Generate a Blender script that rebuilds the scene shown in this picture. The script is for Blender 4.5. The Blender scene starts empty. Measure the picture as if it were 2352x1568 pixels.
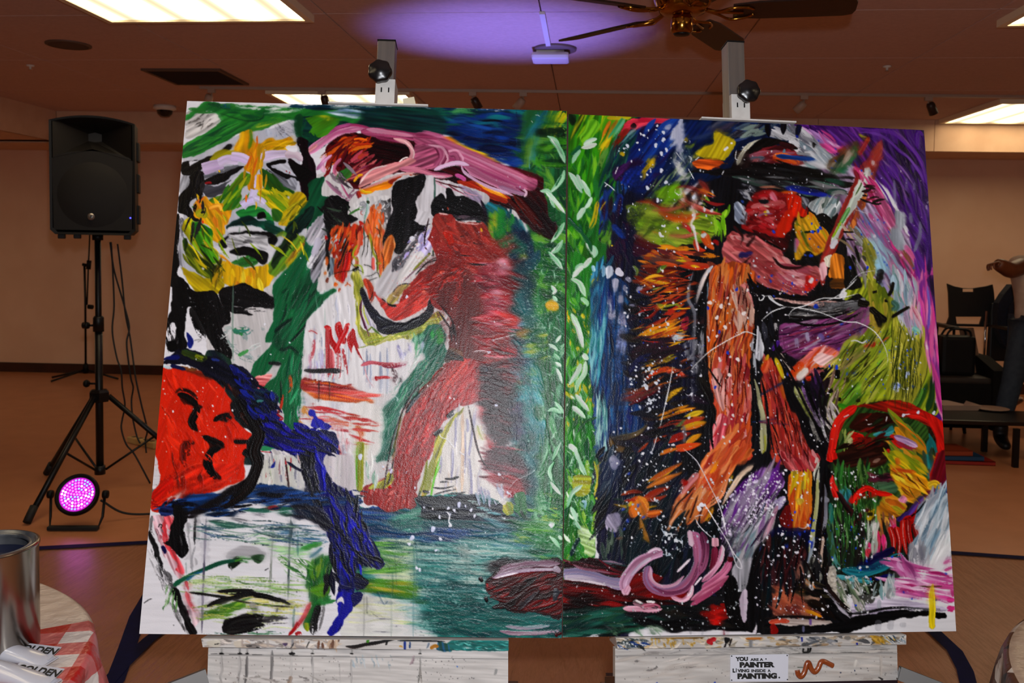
import bpy,bmesh,math,random
import numpy as np
from mathutils import Vector,Matrix
random.seed(4)
scene=bpy.context.scene
COL=scene.collection
# ---------------------------------------------------------------- camera, world, lamps, exposure
EYE=1.455
FPX,YAW,PITCH,ROLL,RISE=2066.69,-0.0834,-0.0547,0.0151,98.92
def _axes():
    cy,sy,cp,sp=math.cos(YAW),math.sin(YAW),math.cos(PITCH),math.sin(PITCH)
    f=Vector((sy*cp,cy*cp,sp));r=Vector((cy,-sy,0));u=r.cross(f);c,s=math.cos(ROLL),math.sin(ROLL)
    return r*c+u*s,u*c-r*s,f
AX_R,AX_U,AX_F=_axes()
cam=bpy.data.cameras.new('camera');cam_o=bpy.data.objects.new('camera',cam);COL.objects.link(cam_o)
cam.sensor_width=36;cam.lens=FPX/2352*36;cam.shift_y=-RISE/2352;cam.clip_start=.05;cam.clip_end=60
cam_o.matrix_world=Matrix(((AX_R.x,AX_U.x,-AX_F.x,0),(AX_R.y,AX_U.y,-AX_F.y,0),(AX_R.z,AX_U.z,-AX_F.z,EYE),(0,0,0,1)))
cam.dof.use_dof=True;cam.dof.focus_distance=1.95;cam.dof.aperture_fstop=9
scene.camera=cam_o
w=bpy.data.worlds.new('room_air');scene.world=w;w.use_nodes=True
w.node_tree.nodes['Background'].inputs[0].default_value=(.02,.012,.008,1);w.node_tree.nodes['Background'].inputs[1].default_value=1
def lamp(name,kind,loc,energy,color,target=None,**kw):
    l=bpy.data.lights.new(name,kind);l.energy=energy;l.color=color
    for k,v in kw.items():setattr(l,k,v)
    o=bpy.data.objects.new(name,l);COL.objects.link(o);o.location=loc
    if target is not None:o.rotation_euler=(Vector(target)-Vector(loc)).to_track_quat('-Z','Y').to_euler()
    return o
FLASH_W,TUBE_E=182,5.3
lamp('camera_flash','SPOT',(.05,-.05,EYE+.16),FLASH_W,(.93,.95,1),(.02,1.95,EYE-.18),spot_size=2.1,spot_blend=.6,shadow_soft_size=.03)
lamp('blue_uplight','SPOT',(-.5,5.3,.25),520,(.2,.2,1),(-.52,5.5,2.7),spot_size=.74,spot_blend=1.0,shadow_soft_size=.06)
scene.view_settings.view_transform='Standard';scene.view_settings.look='None';scene.view_settings.gamma=1
scene.view_settings.exposure=0.0;scene.view_settings.use_curve_mapping=False
# ---------------------------------------------------------------- helpers
def ray(px,py):return AX_R*((px-1176)/FPX)+AX_U*(-(py-784+RISE)/FPX)+AX_F
def at(px,py,y):d=ray(px,py);q=d*(y/d.y);return Vector((q.x,q.y,q.z+EYE))
def atz(px,py,z):d=ray(px,py);q=d*((z-EYE)/d.z);return Vector((q.x,q.y,z))
def lin(h):
    c=[int(h[k:k+2],16)/255 for k in(0,2,4)]
    return tuple(x/12.92 if x<=.04045 else((x+.055)/1.055)**2.4 for x in c)+(1,)
MATS={}
def mat(name,c,rough=.5,metal=0.,c2=None,scale=8.,bump=0.,stretch=(1,1,1),spec=.5,coat=0.,emit=None,mixlo=.35,mixhi=.65,detail=4):
    if name in MATS:return MATS[name]
    m=bpy.data.materials.new(name);m.use_nodes=True;nt=m.node_tree;b=nt.nodes['Principled BSDF']
    b.inputs['Base Color'].default_value=lin(c);b.inputs['Roughness'].default_value=rough;b.inputs['Metallic'].default_value=metal
    b.inputs['Specular IOR Level'].default_value=spec;b.inputs['Coat Weight'].default_value=coat
    if c2 or bump:
        tc=nt.nodes.new('ShaderNodeTexCoord');mp=nt.nodes.new('ShaderNodeMapping');nz=nt.nodes.new('ShaderNodeTexNoise')
        mp.inputs['Scale'].default_value=stretch;nz.inputs['Scale'].default_value=scale;nz.inputs['Detail'].default_value=detail
        nt.links.new(tc.outputs['Object'],mp.inputs[0]);nt.links.new(mp.outputs[0],nz.inputs['Vector'])
        if c2:
            r=nt.nodes.new('ShaderNodeValToRGB');r.color_ramp.elements[0].color=lin(c);r.color_ramp.elements[1].color=lin(c2)
            r.color_ramp.elements[0].position=mixlo;r.color_ramp.elements[1].position=mixhi
            nt.links.new(nz.outputs[0],r.inputs[0]);nt.links.new(r.outputs[0],b.inputs['Base Color'])
        if bump:
            bp=nt.nodes.new('ShaderNodeBump');bp.inputs['Strength'].default_value=bump;bp.inputs['Distance'].default_value=.01
            nt.links.new(nz.outputs[0],bp.inputs['Height']);nt.links.new(bp.outputs[0],b.inputs['Normal'])
    if emit:b.inputs['Emission Color'].default_value=lin(emit[0]);b.inputs['Emission Strength'].default_value=emit[1]
    MATS[name]=m;return m
class MB:
    """collects boxes, tubes and surfaces of revolution; build() links them as one mesh object"""
    def __init__(s):s.v=[];s.f=[];s.sm=[]
    def add(s,vs,fs,smooth=False):
        o=len(s.v);s.v+=[tuple(v) for v in vs];s.f+=[tuple(i+o for i in f) for f in fs];s.sm+=[smooth]*len(fs);return s
    def box(s,c,d,M=None,bev=0.):
        cx,cy,cz=c;x,y,z=d[0]/2,d[1]/2,d[2]/2
        if bev:
            bm=bmesh.new();bmesh.ops.create_cube(bm,size=1);bmesh.ops.scale(bm,vec=d,verts=bm.verts)
            bmesh.ops.bevel(bm,geom=bm.edges[:],offset=bev,segments=2,profile=.6,affect='EDGES');bm.verts.ensure_lookup_table()
            vs=[v.co+Vector(c) for v in bm.verts];fs=[[v.index for v in f.verts] for f in bm.faces];bm.free()
        else:
            vs=[Vector((cx+a*x,cy+b*y,cz+e*z)) for a in(-1,1) for b in(-1,1) for e in(-1,1)]
            fs=[(0,1,3,2),(4,6,7,5),(0,4,5,1),(2,3,7,6),(0,2,6,4),(1,5,7,3)]
        if M:vs=[M@Vector(v) for v in vs]
        return s.add(vs,fs)
    def tube(s,pts,r,n=10,caps=True,smooth=True):
        P=[Vector(p) for p in pts];R=r if isinstance(r,(list,tuple)) else[r]*len(P);vs=[];up=None
        for i,p in enumerate(P):
            d=(P[min(i+1,len(P)-1)]-P[max(i-1,0)]).normalized()
            if up is None:up=Vector((0,0,1)) if abs(d.z)<.9 else Vector((1,0,0))
            a=d.cross(up).normalized();b=a.cross(d).normalized();up=b
            vs+=[p+(a*math.cos(2*math.pi*k/n)+b*math.sin(2*math.pi*k/n))*R[i] for k in range(n)]
        fs=[(i*n+k,i*n+(k+1)%n,(i+1)*n+(k+1)%n,(i+1)*n+k) for i in range(len(P)-1) for k in range(n)]
        s.add(vs,fs,smooth)
        if caps:s.add(vs[:n],[tuple(range(n))]);s.add(vs[-n:],[tuple(range(n))])
        return s
    def lathe(s,prof,n=32,M=None,smooth=True,a0=0.,a1=2*math.pi):
        full=abs(a1-a0-2*math.pi)<1e-6;m=n if full else n+1;vs=[]
        for r,z in prof:vs+=[Vector((r*math.cos(a0+(a1-a0)*k/n),r*math.sin(a0+(a1-a0)*k/n),z)) for k in range(m)]
        fs=[(i*m+k,i*m+(k+1)%m,(i+1)*m+(k+1)%m,(i+1)*m+k) for i in range(len(prof)-1) for k in range(n)]
        if M:vs=[M@v for v in vs]
        return s.add(vs,fs,smooth)
    def prism(s,out,y0,y1,M=None,front=True,back=True,sc=1.):
        """outline in x,z pushed along y"""
        n=len(out);cx=sum(p[0] for p in out)/n;cz=sum(p[1] for p in out)/n
        vs=[Vector((x,y0,z)) for x,z in out]+[Vector((cx+(x-cx)*sc,y1,cz+(z-cz)*sc)) for x,z in out]
        fs=[(k,(k+1)%n,n+(k+1)%n,n+k) for k in range(n)]
        if front:fs.append(tuple(range(n)))
        if back:fs.append(tuple(range(2*n-1,n-1,-1)))
        if M:vs=[M@v for v in vs]
        return s.add(vs,fs)
    def grid(s,fn,nu,nv,smooth=True,close_u=False):
        vs=[fn(i/(nu if close_u else nu-1),j/(nv-1)) for j in range(nv) for i in range(nu)];e=nu if close_u else nu-1
        return s.add(vs,[(j*nu+i,j*nu+(i+1)%nu,(j+1)*nu+(i+1)%nu,(j+1)*nu+i) for j in range(nv-1) for i in range(e)],smooth)
    def build(s,name,m,parent=None,loc=None,fix=True):
        me=bpy.data.meshes.new(name);me.from_pydata(s.v,[],s.f);me.polygons.foreach_set('use_smooth',s.sm)
        if fix:
            bm=bmesh.new();bm.from_mesh(me);bmesh.ops.remove_doubles(bm,verts=bm.verts,dist=1e-5);bmesh.ops.recalc_face_normals(bm,faces=bm.faces);bm.to_mesh(me);bm.free()
        me.materials.append(m);o=bpy.data.objects.new(name,me);COL.objects.link(o)
        if parent:o.parent=parent
        if loc is not None:o.location=loc
        return o
def tag(o,label,cat,group=None):
    o['label']=label;o['category']=cat
    if group:o['group']=group
    return o
def thing(name,label,cat,loc=(0,0,0),rz=0,group=None,M=None):
    o=bpy.data.objects.new(name,None);COL.objects.link(o);o.empty_display_size=.1
    if M is not None:o.matrix_world=M
    else:o.location=loc;o.rotation_euler=(0,0,rz)
    return tag(o,label,cat,group)
def struct(o):o['kind']='structure';return o
def curve_pts(p,n=10):
    p=[Vector(q) for q in p];q=[2*p[0]-p[1]]+p+[2*p[-1]-p[-2]];out=[]
    for k in range(1,len(q)-2):
        a,b,c,d=q[k-1:k+3]
        for i in range(n):
            t=i/n;out.append(.5*(2*b+(c-a)*t+(2*a-5*b+4*c-d)*t*t+(3*b-a-3*c+d)*t**3))
    return out+[p[-1]]
def copy_tree(o,parent=None):
    c=o.copy();COL.objects.link(c)
    if parent:c.parent=parent
    for ch in list(o.children):copy_tree(ch,c)
    return c
def skinned(name,verts,edges,radii,m,parent=None,sub=2):
    """a limb or body grown as one continuous skin round its joints"""
    me=bpy.data.meshes.new(name);me.from_pydata(verts,edges,[]);o=bpy.data.objects.new(name,me);COL.objects.link(o)
    sk=o.modifiers.new('skin','SKIN')
    for i,r in enumerate(radii):
        r=r if isinstance(r,tuple) else(r,r);me.skin_vertices[0].data[i].radius=r
    me.skin_vertices[0].data[0].use_root=True
    ss=o.modifiers.new('sub','SUBSURF');ss.levels=sub;ss.render_levels=sub
    dg=bpy.context.evaluated_depsgraph_get();ev=bpy.data.meshes.new_from_object(o.evaluated_get(dg));o.modifiers.clear();o.data=ev
    ev.polygons.foreach_set('use_smooth',[True]*len(ev.polygons));ev.materials.clear();ev.materials.append(m);ev.name=name
    if parent:o.parent=parent
    return o
# ---------------------------------------------------------------- the room
CEIL=2.7655
m_wall=mat('wall_paint','dcb69a',.75,0,'d6ae92',3.,.05)
m_soff=mat('soffit_board','d2ae90',.7,0,'caa486',6.,.05)
m_ceil=mat('ceiling_board','c8aaa0',.85,0,'c0a298',40.,.12,spec=.2)
m_floor=mat('vinyl_floor','b87a54',.34,0,'ae724c',5.,.02)
m_base=mat('brown_baseboard','2c120a',.45,0,'3a190e',6.)
m_black=mat('black_plastic','0a090a',.5,spec=.18);m_blackmetal=mat('black_metal','080809',.42,spec=.3);m_rubber=mat('black_rubber','090909',.7)
m_white=mat('white_plastic','d8d2c8',.45);m_chrome=mat('chrome','c8c8cc',.12,1.);m_brass=mat('brass','a8742c',.16,1.)
m_alu=mat('brushed_aluminium','7e7a78',.4,.85,'949088',30.,.08,(1,1,.06))
struct(MB().box((-1,3,-.05),(17,15,.1)).build('floor',m_floor))
ceiling=struct(MB().box((-1,3,CEIL+.09),(17,15,.1)).build('ceiling',m_ceil))
me0=None
for i in range(-7,8):
    for j in range(-6,5):
        c=(-1.504+1.2192*(i+.5),5.051+1.2192*(j+.5),CEIL+.012)
        if c[0]<-8.9 or c[0]>6.9:continue
        if me0 is None:
            p=MB().box((0,0,0),(1.2125,1.2125,.024),bev=.003).build('panel',m_ceil,ceiling);me0=p.data
        else:p=bpy.data.objects.new('panel',me0);COL.objects.link(p);p.parent=ceiling
        p.location=c
def wallbox(name,a,b,z0,z1,th,m,away):
    a,b=Vector((*a,0)),Vector((*b,0));n=Vector((-(b-a).y,(b-a).x,0)).normalized()*(th*away);vs=[]
    for z in(z0,z1):vs+=[(p.x,p.y,z) for p in(a,b,b+n,a+n)]
    return MB().add(vs,[(0,1,2,3),(4,5,6,7),(0,1,5,4),(1,2,6,5),(2,3,7,6),(3,0,4,7)]).build(name,m)
WY=lambda x:9.58+(x+4.84)*.0345
SY=lambda x:8.68+(x+5.33)*.0495
struct(wallbox('wall_back',(-9.3,WY(-9.3)),(7.2,WY(7.2)),0,CEIL,.15,m_wall,1))
struct(wallbox('wall_left',(-9,-4.4),(-9,10.3),0,CEIL,.15,m_wall,1));struct(wallbox('wall_right',(7,-4.4),(7,10.3),0,CEIL,.15,m_wall,-1))
struct(wallbox('wall_front',(-9.1,-4.2),(7.1,-4.2),0,CEIL,.15,m_wall,-1))
struct(wallbox('baseboard_back',(-9,WY(-9)-.001),(7,WY(7)-.001),0,.105,.016,m_base,-1))
SB=2.465
trim1=struct(wallbox('trim_1',(-5.33,SY(-5.33)+.032),(6.98,SY(6.98)+.032),SB+.001,CEIL,.05,m_soff,1))
for a,b in((-5.33,-2.915),(-2.91,-.235),(-.23,2.205),(2.21,3.322),(3.327,5.4),(5.405,6.98)):
    wallbox('panel',(a,SY(a)),(b,SY(b)),SB,CEIL,.03,m_soff,1).parent=trim1
vs=[(-9,SY(-5.33),SB),(7,SY(7),SB),(7,WY(7),SB),(-9,WY(-9),SB)]
struct(MB().add(vs+[(x,y,SB+.012) for x,y,z in vs],[(0,1,2,3),(4,5,6,7),(0,1,5,4),(1,2,6,5),(2,3,7,6),(3,0,4,7)]).build('trim_2',m_soff))
struct(wallbox('trim_3',(-5.335,-4),(-5.335,SY(-5.335)),SB,CEIL,.03,m_soff,1))
struct(MB().box((-7.17,2.25,SB+.006),(3.64,12.6,.012)).build('trim_4',m_soff))
# ---- fluorescent ceiling lights
def light_mat(k):
    m=bpy.data.materials.new('lit_diffuser');m.use_nodes=True;nt=m.node_tree;nt.nodes.clear()
    out=nt.nodes.new('ShaderNodeOutputMaterial');em=nt.nodes.new('ShaderNodeEmission');tc=nt.nodes.new('ShaderNodeTexCoord');sx=nt.nodes.new('ShaderNodeSeparateXYZ')
    nt.links.new(tc.outputs['Object'],sx.inputs[0])
    m1=nt.nodes.new('ShaderNodeMath');m1.operation='MULTIPLY';m1.inputs[1].default_value=2*math.pi/.3;nt.links.new(sx.outputs['X'],m1.inputs[0])
    m2=nt.nodes.new('ShaderNodeMath');m2.operation='COSINE';nt.links.new(m1.outputs[0],m2.inputs[0])
    mr=nt.nodes.new('ShaderNodeMapRange');mr.inputs['From Min'].default_value=-1;mr.inputs['From Max'].default_value=1;mr.inputs['To Min'].default_value=.2;mr.inputs['To Max'].default_value=1.5
    nt.links.new(m2.outputs[0],mr.inputs['Value']);ms=nt.nodes.new('ShaderNodeMath');ms.operation='MULTIPLY';ms.inputs[1].default_value=k;nt.links.new(mr.outputs[0],ms.inputs[0])
    em.inputs[0].default_value=(1,.8,.5,1);nt.links.new(ms.outputs[0],em.inputs[1]);nt.links.new(em.outputs[0],out.inputs[0]);return m
m_tube=light_mat(TUBE_E);m_lframe=mat('light_frame','e8d8b8',.5)
for lb,x,y,rz in(('lit fluorescent ceiling light above the black loudspeaker',-2.19,4.48,0),('lit fluorescent ceiling light behind the left easel mast',-2.135,8.06,.03),('lit fluorescent ceiling light beside the pale soffit board',3.98,8.5,.03),('lit fluorescent ceiling light cut by the corner beyond the fan blade',2.85,4.68,0),('lit fluorescent ceiling light over the red checked table',-2.19,.85,0),('lit fluorescent ceiling light over the brown checked table',2.85,1.05,0),('added unseen fluorescent ceiling light low in the alcove beyond the loudspeaker',-7.2,6.6,0)):  # table and alcove fixtures are added out of view to raise the room light
    t=thing('ceiling_light',lb,'ceiling light',(x,y,(CEIL if x>-6 else SB)-.02),rz,'ceiling lights');f=MB()
    for s in(-1,1):f.box((s*.59,0,0),(.04,1.22,.04));f.box((0,s*.59,0),(1.14,.04,.04))
    f.build('frame',m_lframe,t);MB().box((0,0,.002),(1.14,1.14,.02)).build('diffuser',m_tube,t)
# ---- vents, detectors, sprinklers, rail lights
m_vent=mat('dark_vent','3a2a22',.6);m_beige=mat('beige_fitting','a88a74',.55)
t=thing('return_vent','dark square air return vent in the ceiling near the loudspeaker','vent',(-3.07,6.88,CEIL-.008),.02)
f=MB()
for s in(-1,1):f.box((s*.29,0,0),(.03,.61,.016));f.box((0,s*.29,0),(.55,.03,.016))
f.build('frame',mat('vent_frame','5c4436',.6),t);MB().box((0,0,.012),(.56,.56,.004)).build('backing',m_vent,t)
sl=None
for k in range(14):
    M=Matrix.Translation((0,-.26+k*.04,0))@Matrix.Rotation(.7,4,'X')
    if sl is None:sl=MB().box((0,0,0),(.55,.03,.003)).build('slat',m_vent,t)
    else:q=sl.copy();COL.objects.link(q);sl_=q;q.matrix_local=M;continue
    sl.matrix_local=M
t=thing('ceiling_speaker','round flush ceiling loudspeaker grille near the left light','speaker',(-3.46,5.78,CEIL-.006))
MB().lathe([(.0,-.006),(.1,-.004),(.125,-.002),(.125,.006)],40).build('grille',mat('speaker_mesh','4c372c',.7,0,'3c2b22',300.),t);MB().lathe([(.124,-.004),(.142,-.002),(.142,.006)],40).build('rim',mat('speaker_rim','5e4638',.6),t)
t=thing('security_camera','small white dome security camera near the back left corner','camera',(-4.04,8.34,CEIL))
MB().lathe([(0,0),(.1,0),(.105,-.03),(.075,-.045)],28).build('base',m_white,t);MB().lathe([(.072,-.045),(.066,-.075),(.04,-.1),(0,-.108)],28).build('dome',mat('smoked_dome','0c0a0a',.1),t)
t=thing('smoke_detector','white slab shaped detector under the ceiling lit blue','detector',(-.27,5.98,CEIL-.055),.0)
MB().box((0,0,0),(.245,.2,.045),bev=.02).build('body',m_white,t);MB().lathe([(0,.055),(.14,.055),(.14,.04),(.13,.036),(0,.036)],36,Matrix.Translation((.03,-.04,0))).build('mounting_plate',mat('grey_plate','6a5a52',.6),t);MB().box((0,0,.03),(.18,.14,.025)).build('neck',m_white,t)
tag(MB().box((-.278,5.49,CEIL-.009),(.03,.92,.016)).build('cable_cover',m_white),'straight white cable cover leading along the ceiling to the detector','cable cover')
for lb,x,y in(('small white sprinkler in the ceiling left of the loudspeaker',-4.16,6.45),('small white sprinkler in the ceiling right of the fan blades',2.05,6.54)):
    t=thing('sprinkler',lb,'sprinkler',(x,y,CEIL),0,'ceiling sprinklers');MB().lathe([(0,0),(.03,0),(.026,-.008),(.008,-.012),(.007,-.03),(0,-.03)],16).build('body',m_white,t);MB().lathe([(0,-.03),(.016,-.031),(.016,-.033),(0,-.034)],12).build('deflector',m_chrome,t)
RY=lambda x:7.33+(x+3.2)*.06
tr=MB();M=Matrix.Translation((.3,RY(.3),CEIL-.011))@Matrix.Rotation(.06,4,'Z');tr.box((0,0,0),(7.1,.036,.022),M)
tag(tr.build('track_rail',mat('pale_rail','a89484',.45)),'long pale lighting track running across the ceiling behind the easels','track')
for lb,px,py,kind,aim in(('white track spotlight left end hidden behind the canvas corner',505,222,0,-.4),('dark track spotlight in front of the lit panel',748,222,1,.2),('dark track spotlight hanging right of the left easel mast',1087,222,1,.5),('pale track spotlight aimed left with a bright lens',1202,226,0,-.7),('pale track spotlight right of the right easel mast',1855,232,0,-.8),('dark track spotlight above the painted purple corner',2152,238,1,.5)):
    x=at(px,py,7.5).x;y=RY(x);t=thing('track_spotlight',lb,'spotlight',(x,y,CEIL-.022),0,'track spotlights');mm=m_white if kind==0 else mat('dark_spot','3a2c26',.4,.3);ms=mat('pale_spot','b09884',.5)
    MB().box((0,0,-.015),(.06,.03,.03)).build('adapter',ms,t);MB().tube([(0,0,-.03),(0,0,-.075)],.007,8).build('stem',ms,t)
    M=Matrix.Translation((math.copysign(.03,aim),0,-.09))@Matrix.Rotation(-aim,4,'Y')@Matrix.Rotation(.3,4,'X')
    MB().lathe([(0,.05),(.026,.05),(.034,.03),(.036,-.05),(.032,-.05),(.028,-.03),(0,-.03)],18,M).build('head',mm if kind else ms,t);MB().lathe([(0,-.034),(.028,-.034),(.03,-.036)],16,M).build('lens',m_chrome,t)
# ---- ceiling fan
fz=2.43;fc=at(1567,30,3.73);t=thing('ceiling_fan','dark wooden bladed ceiling fan with a brass hub','fan',(fc.x,fc.y,fc.z))
m_blade=mat('dark_walnut','1c0c06',.4,0,'2c140a',20.,.03,(1,12,1));dz=CEIL-fc.z
MB().lathe([(0,.12),(.085,.12),(.11,.1),(.115,.05),(.1,.02),(.09,0),(.06,-.01),(0,-.01)],36).build('motor_housing',m_brass,t)
MB().lathe([(0,-.005),(.028,-.005),(.04,-.015),(.044,-.03),(.044,-.075),(.036,-.082),(0,-.084)],30).build('switch_cup',m_brass,t);MB().lathe([(0,-.083),(.034,-.083),(.03,-.088),(0,-.09)],24).build('cap',m_blackmetal,t)
MB().tube([(0,0,.1),(0,0,dz-.03)],.015,12).build('down_rod',m_brass,t);MB().lathe([(.02,dz-.09),(.06,dz-.05),(.075,dz),(0,dz)],24).build('canopy',m_brass,t)
for k in range(5):
    A=Matrix.Rotation(math.radians(-8+72*k),4,'Z')@Matrix.Rotation(math.radians(-13),4,'X')
    out=[(.2,-.05),(.3,-.066),(.62,-.07),(.655,-.06),(.665,-.03),(.665,.03),(.655,.06),(.62,.07),(.3,.066),(.2,.05)]
    b=MB();n=len(out);b.add([A@Vector((x,y,.004)) for x,y in out]+[A@Vector((x,y,-.004)) for x,y in out],[tuple(range(n)),tuple(range(n,2*n))]+[(i,(i+1)%n,n+(i+1)%n,n+i) for i in range(n)]);bl_=b.build('blade',m_blade,t)
    br=MB()
    for sgn in(-1,1):br.tube([A@Vector(p) for p in curve_pts([(.08,0,.012),(.14,sgn*.012,-.006),(.19,sgn*.045,-.012),(.25,sgn*.04,-.008),(.28,sgn*.02,-.006)],5)],.006,8)
    br.tube([A@Vector(p) for p in((.07,0,.02),(.13,0,0),(.24,0,-.008))],.008,8);br.build('bracket',m_brass,bl_)
# ---------------------------------------------------------------- loudspeaker on its tripod
SX,SYY=-2.83,5.0
t=thing('loudspeaker','big black loudspeaker with a round grille up on a tripod','speaker',(SX,SYY,1.5),.4)
def arch(w,z0,z1,rise,r=.025,n=12):
    pts=[(-w+r,z0),(w-r,z0),(w,z0+r)]
    pts+=[(w*(1-2*k/n),z1+rise*(1-(1-2*k/n)**2)) for k in range(n+1)]
    return pts+[(-w,z0+r)]
m_grille=mat('black_grille','0f0c0b',.6,0,'14110f',400.,.1,spec=.2);m_horn=mat('horn_plastic','0e0b0a',.5,spec=.25)
out=arch(.218,.0,.625,.035)
MB().prism(out,-.19,.02,front=False,back=False).prism(out,.02,.19,front=False,sc=.72).build('cabinet',m_black,t)
b=MB();zr=.36
hf=[(-.2,.42),(-.2,.63),(0,.655),(.2,.63),(.2,.42),(0,.475)];hb=[(-.035,.53),(-.035,.57),(0,.58),(.035,.57),(.035,.53),(0,.525)]
b.add([(x,-.188,z) for x,z in hf]+[(x,-.07,z) for x,z in hb],[(k,(k+1)%6,6+(k+1)%6,6+k) for k in range(6)]+[tuple(range(6,12))]);b.build('horn',m_horn,t)
gp=[(-.2,.025),(.2,.025),(.205,.415)]+[(.205*math.cos(a),.415+.05*math.sin(a)) for a in(.4,.9,1.57,2.2,2.7)]+[(-.205,.415)]
g=MB();g.prism(gp,-.186,-.17);g.lathe([(0,.016),(.1,.013),(.15,.006),(.182,.0)],48,Matrix.Translation((0,-.186,.222))@Matrix.Rotation(math.pi/2,4,'X'));g.build('grille',m_grille,t)
fr=MB();o2=arch(.205,.012,.618,.03);n=len(out)
fr.add([(x,-.19,z) for x,z in out]+[(x,-.187,z) for x,z in o2],[(k,(k+1)%n,n+(k+1)%n,n+k) for k in range(n)]);fr.build('front_rim',m_black,t)
MB().lathe([(0,.004),(.016,.004),(.019,0)],24,Matrix.Translation((-.01,-.2,.1))@Matrix.Rotation(math.pi/2,4,'X')).build('badge',mat('badge_silver','8a8480',.3,.8),t)
st_=MB();st_.prism([(-.006,.092),(.002,.094),(.006,.102),(.003,.109),(-.004,.106),(-.001,.1)],-.2055,-.2035,Matrix.Translation((-.01,0,0)));st_.build('logo',m_black,t)
MB().lathe([(0,.004),(.004,.003),(.004,0)],10,Matrix.Translation((.192,-.19,.098))@Matrix.Rotation(math.pi/2,4,'X')).build('power_led',mat('blue_led','2020ff',.4,emit=('4040ff',6)),t)
for x,z in((-.17,-.012),(-.09,-.01),(.17,-.012)):MB().box((x,-.12,z),(.036,.05,.026),bev=.006).build('foot',m_rubber,t)
for z in(.12,.3,.48):MB().box((.222,-.02,z),(.016,.12,.11),bev=.006).build('side_grip',m_black,t)
MB().lathe([(0,-.03),(.03,-.03),(.03,.005),(0,.005)],18).build('pole_socket',m_black,t)
s=thing('speaker_stand','black tripod stand carrying the loudspeaker','stand',(SX,SYY,0))
MB().tube([(0,0,.66),(0,0,1.475)],.0175,16).build('upper_pole',m_blackmetal,s);MB().tube([(0,0,.1),(0,0,.98)],.0215,16).build('lower_pole',m_blackmetal,s)
MB().lathe([(.0,.94),(.03,.94),(.03,1.02),(.024,1.03),(0,1.03)],20).build('collar',m_blackmetal,s)
MB().tube([(-.03,-.005,.975),(-.055,-.01,.975)],.006,8).lathe([(0,-.012),(.018,-.012),(.021,0),(.018,.012),(0,.012)],16,Matrix.Translation((-.065,-.012,.975))@Matrix.Rotation(math.pi/2,4,'Y')).build('knob',m_black,s)
MB().tube([(-.02,-.005,.635),(-.055,-.01,.635)],.006,8).lathe([(0,-.012),(.018,-.012),(.023,0),(.018,.012),(0,.012)],16,Matrix.Translation((-.07,-.012,.635))@Matrix.Rotation(math.pi/2,4,'Y')).build('knob',m_black,s)
MB().lathe([(0,.53),(.055,.53),(.06,.545),(.06,.585),(.045,.6),(0,.6)],6,smooth=False).build('hub',m_blackmetal,s)
MB().lathe([(0,.1),(.03,.1),(.03,.15),(0,.15)],12).build('brace_hub',m_blackmetal,s)
for ang,L in((-92,.66),(150,.6),(30,.6)):
    d=Vector((math.cos(math.radians(ang)),math.sin(math.radians(ang)),0));lg=MB().tube([d*.05+Vector((0,0,.56)),d*(L-.02)+Vector((0,0,.03))],.0155,10).build('leg',m_blackmetal,s)
    MB().tube([d*(L-.06)+Vector((0,0,.078)),d*L+Vector((0,0,.012))],.021,12).build('foot',m_rubber,lg)
    MB().tube([d*.03+Vector((0,0,.125)),d*(L*.52)+Vector((0,0,.31))],.007,8).build('brace',m_blackmetal,s)
for lb,pp in(('black speaker cable hanging nearest the pole with a bulge to the left',[(255,556),(258,600),(262,700),(258,760),(268,820),(278,850),(281,890),(287,930),(281,962),(279,985),(290,1020),(310,1045),(345,1110)]),('middle black speaker cable crossing over the outer one',[(253,556),(262,620),(285,700),(297,750),(291,785),(295,830),(301,870),(306,890),(302,920),(305,960),(314,1000),(322,1018)]),('outer black speaker cable falling straight to the floor',[(270,560),(280,640),(288,720),(298,770),(305,820),(312,870),(325,930),(338,985),(334,1010),(336,1040)])):
    z0=at(pp[0][0],pp[0][1],5.12);P=[at(x,y,5.12+.03*math.sin(i)) for i,(x,y) in enumerate(pp)];P=[p if p.z>.008 else Vector((p.x,p.y,.008)) for p in P]
    tag(MB().tube(curve_pts(P,6),.0052,8).build('speaker_cable',m_rubber),lb,'cable','cables hanging from the loudspeaker')
# ---- microphone stand by the wall
mp=atz(197,862,0);mp.y=9.15;mp.x=at(197,850,9.15).x
t=thing('microphone_stand','thin black microphone stand by the back wall behind the tripod','stand',(mp.x,mp.y,0))
P=lambda x,y:at(x,y,9.15)-Vector((mp.x,mp.y,0))
MB().tube([(0,0,.07),P(196,690),P(194,608)],.012,10).build('pole',m_blackmetal,t);MB().tube([P(200,700),P(203,610),P(206,545),P(207,480)],.008,8).build('boom',m_blackmetal,t)
MB().tube([P(203,618),P(205,598)],.024,10).build('clutch',m_black,t);MB().tube([P(190,607),P(199,609)],.016,8).build('tip',m_black,t);MB().tube([P(203,704),P(213,705)],.024,10).build('counterweight',m_black,t);MB().tube([P(191,747),P(202,747)],.035,10).build('knob',m_black,t);MB().lathe([(0,.06),(.03,.06),(.03,.15),(.014,.17),(0,.17)],12).build('hub',m_black,t)
for a in(185,0,235):MB().tube([(0,0,.1),(.36*math.cos(math.radians(a)),.36*math.sin(math.radians(a)),.012)],.011,8).build('leg',m_blackmetal,t)
# ---- power strip
q=atz(330,1022,0);t=thing('power_strip','cream power strip on the floor behind the tripod leg','power strip',(q.x,q.y,0),-.55)
MB().box((0,0,.022),(.34,.06,.044),bev=.008).build('body',mat('cream_plastic','c8a86a',.5),t)
for k in range(4):MB().box((-.12+k*.075,0,.045),(.032,.03,.004)).build('socket',mat('socket_brown','5a4630',.6),t)
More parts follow.
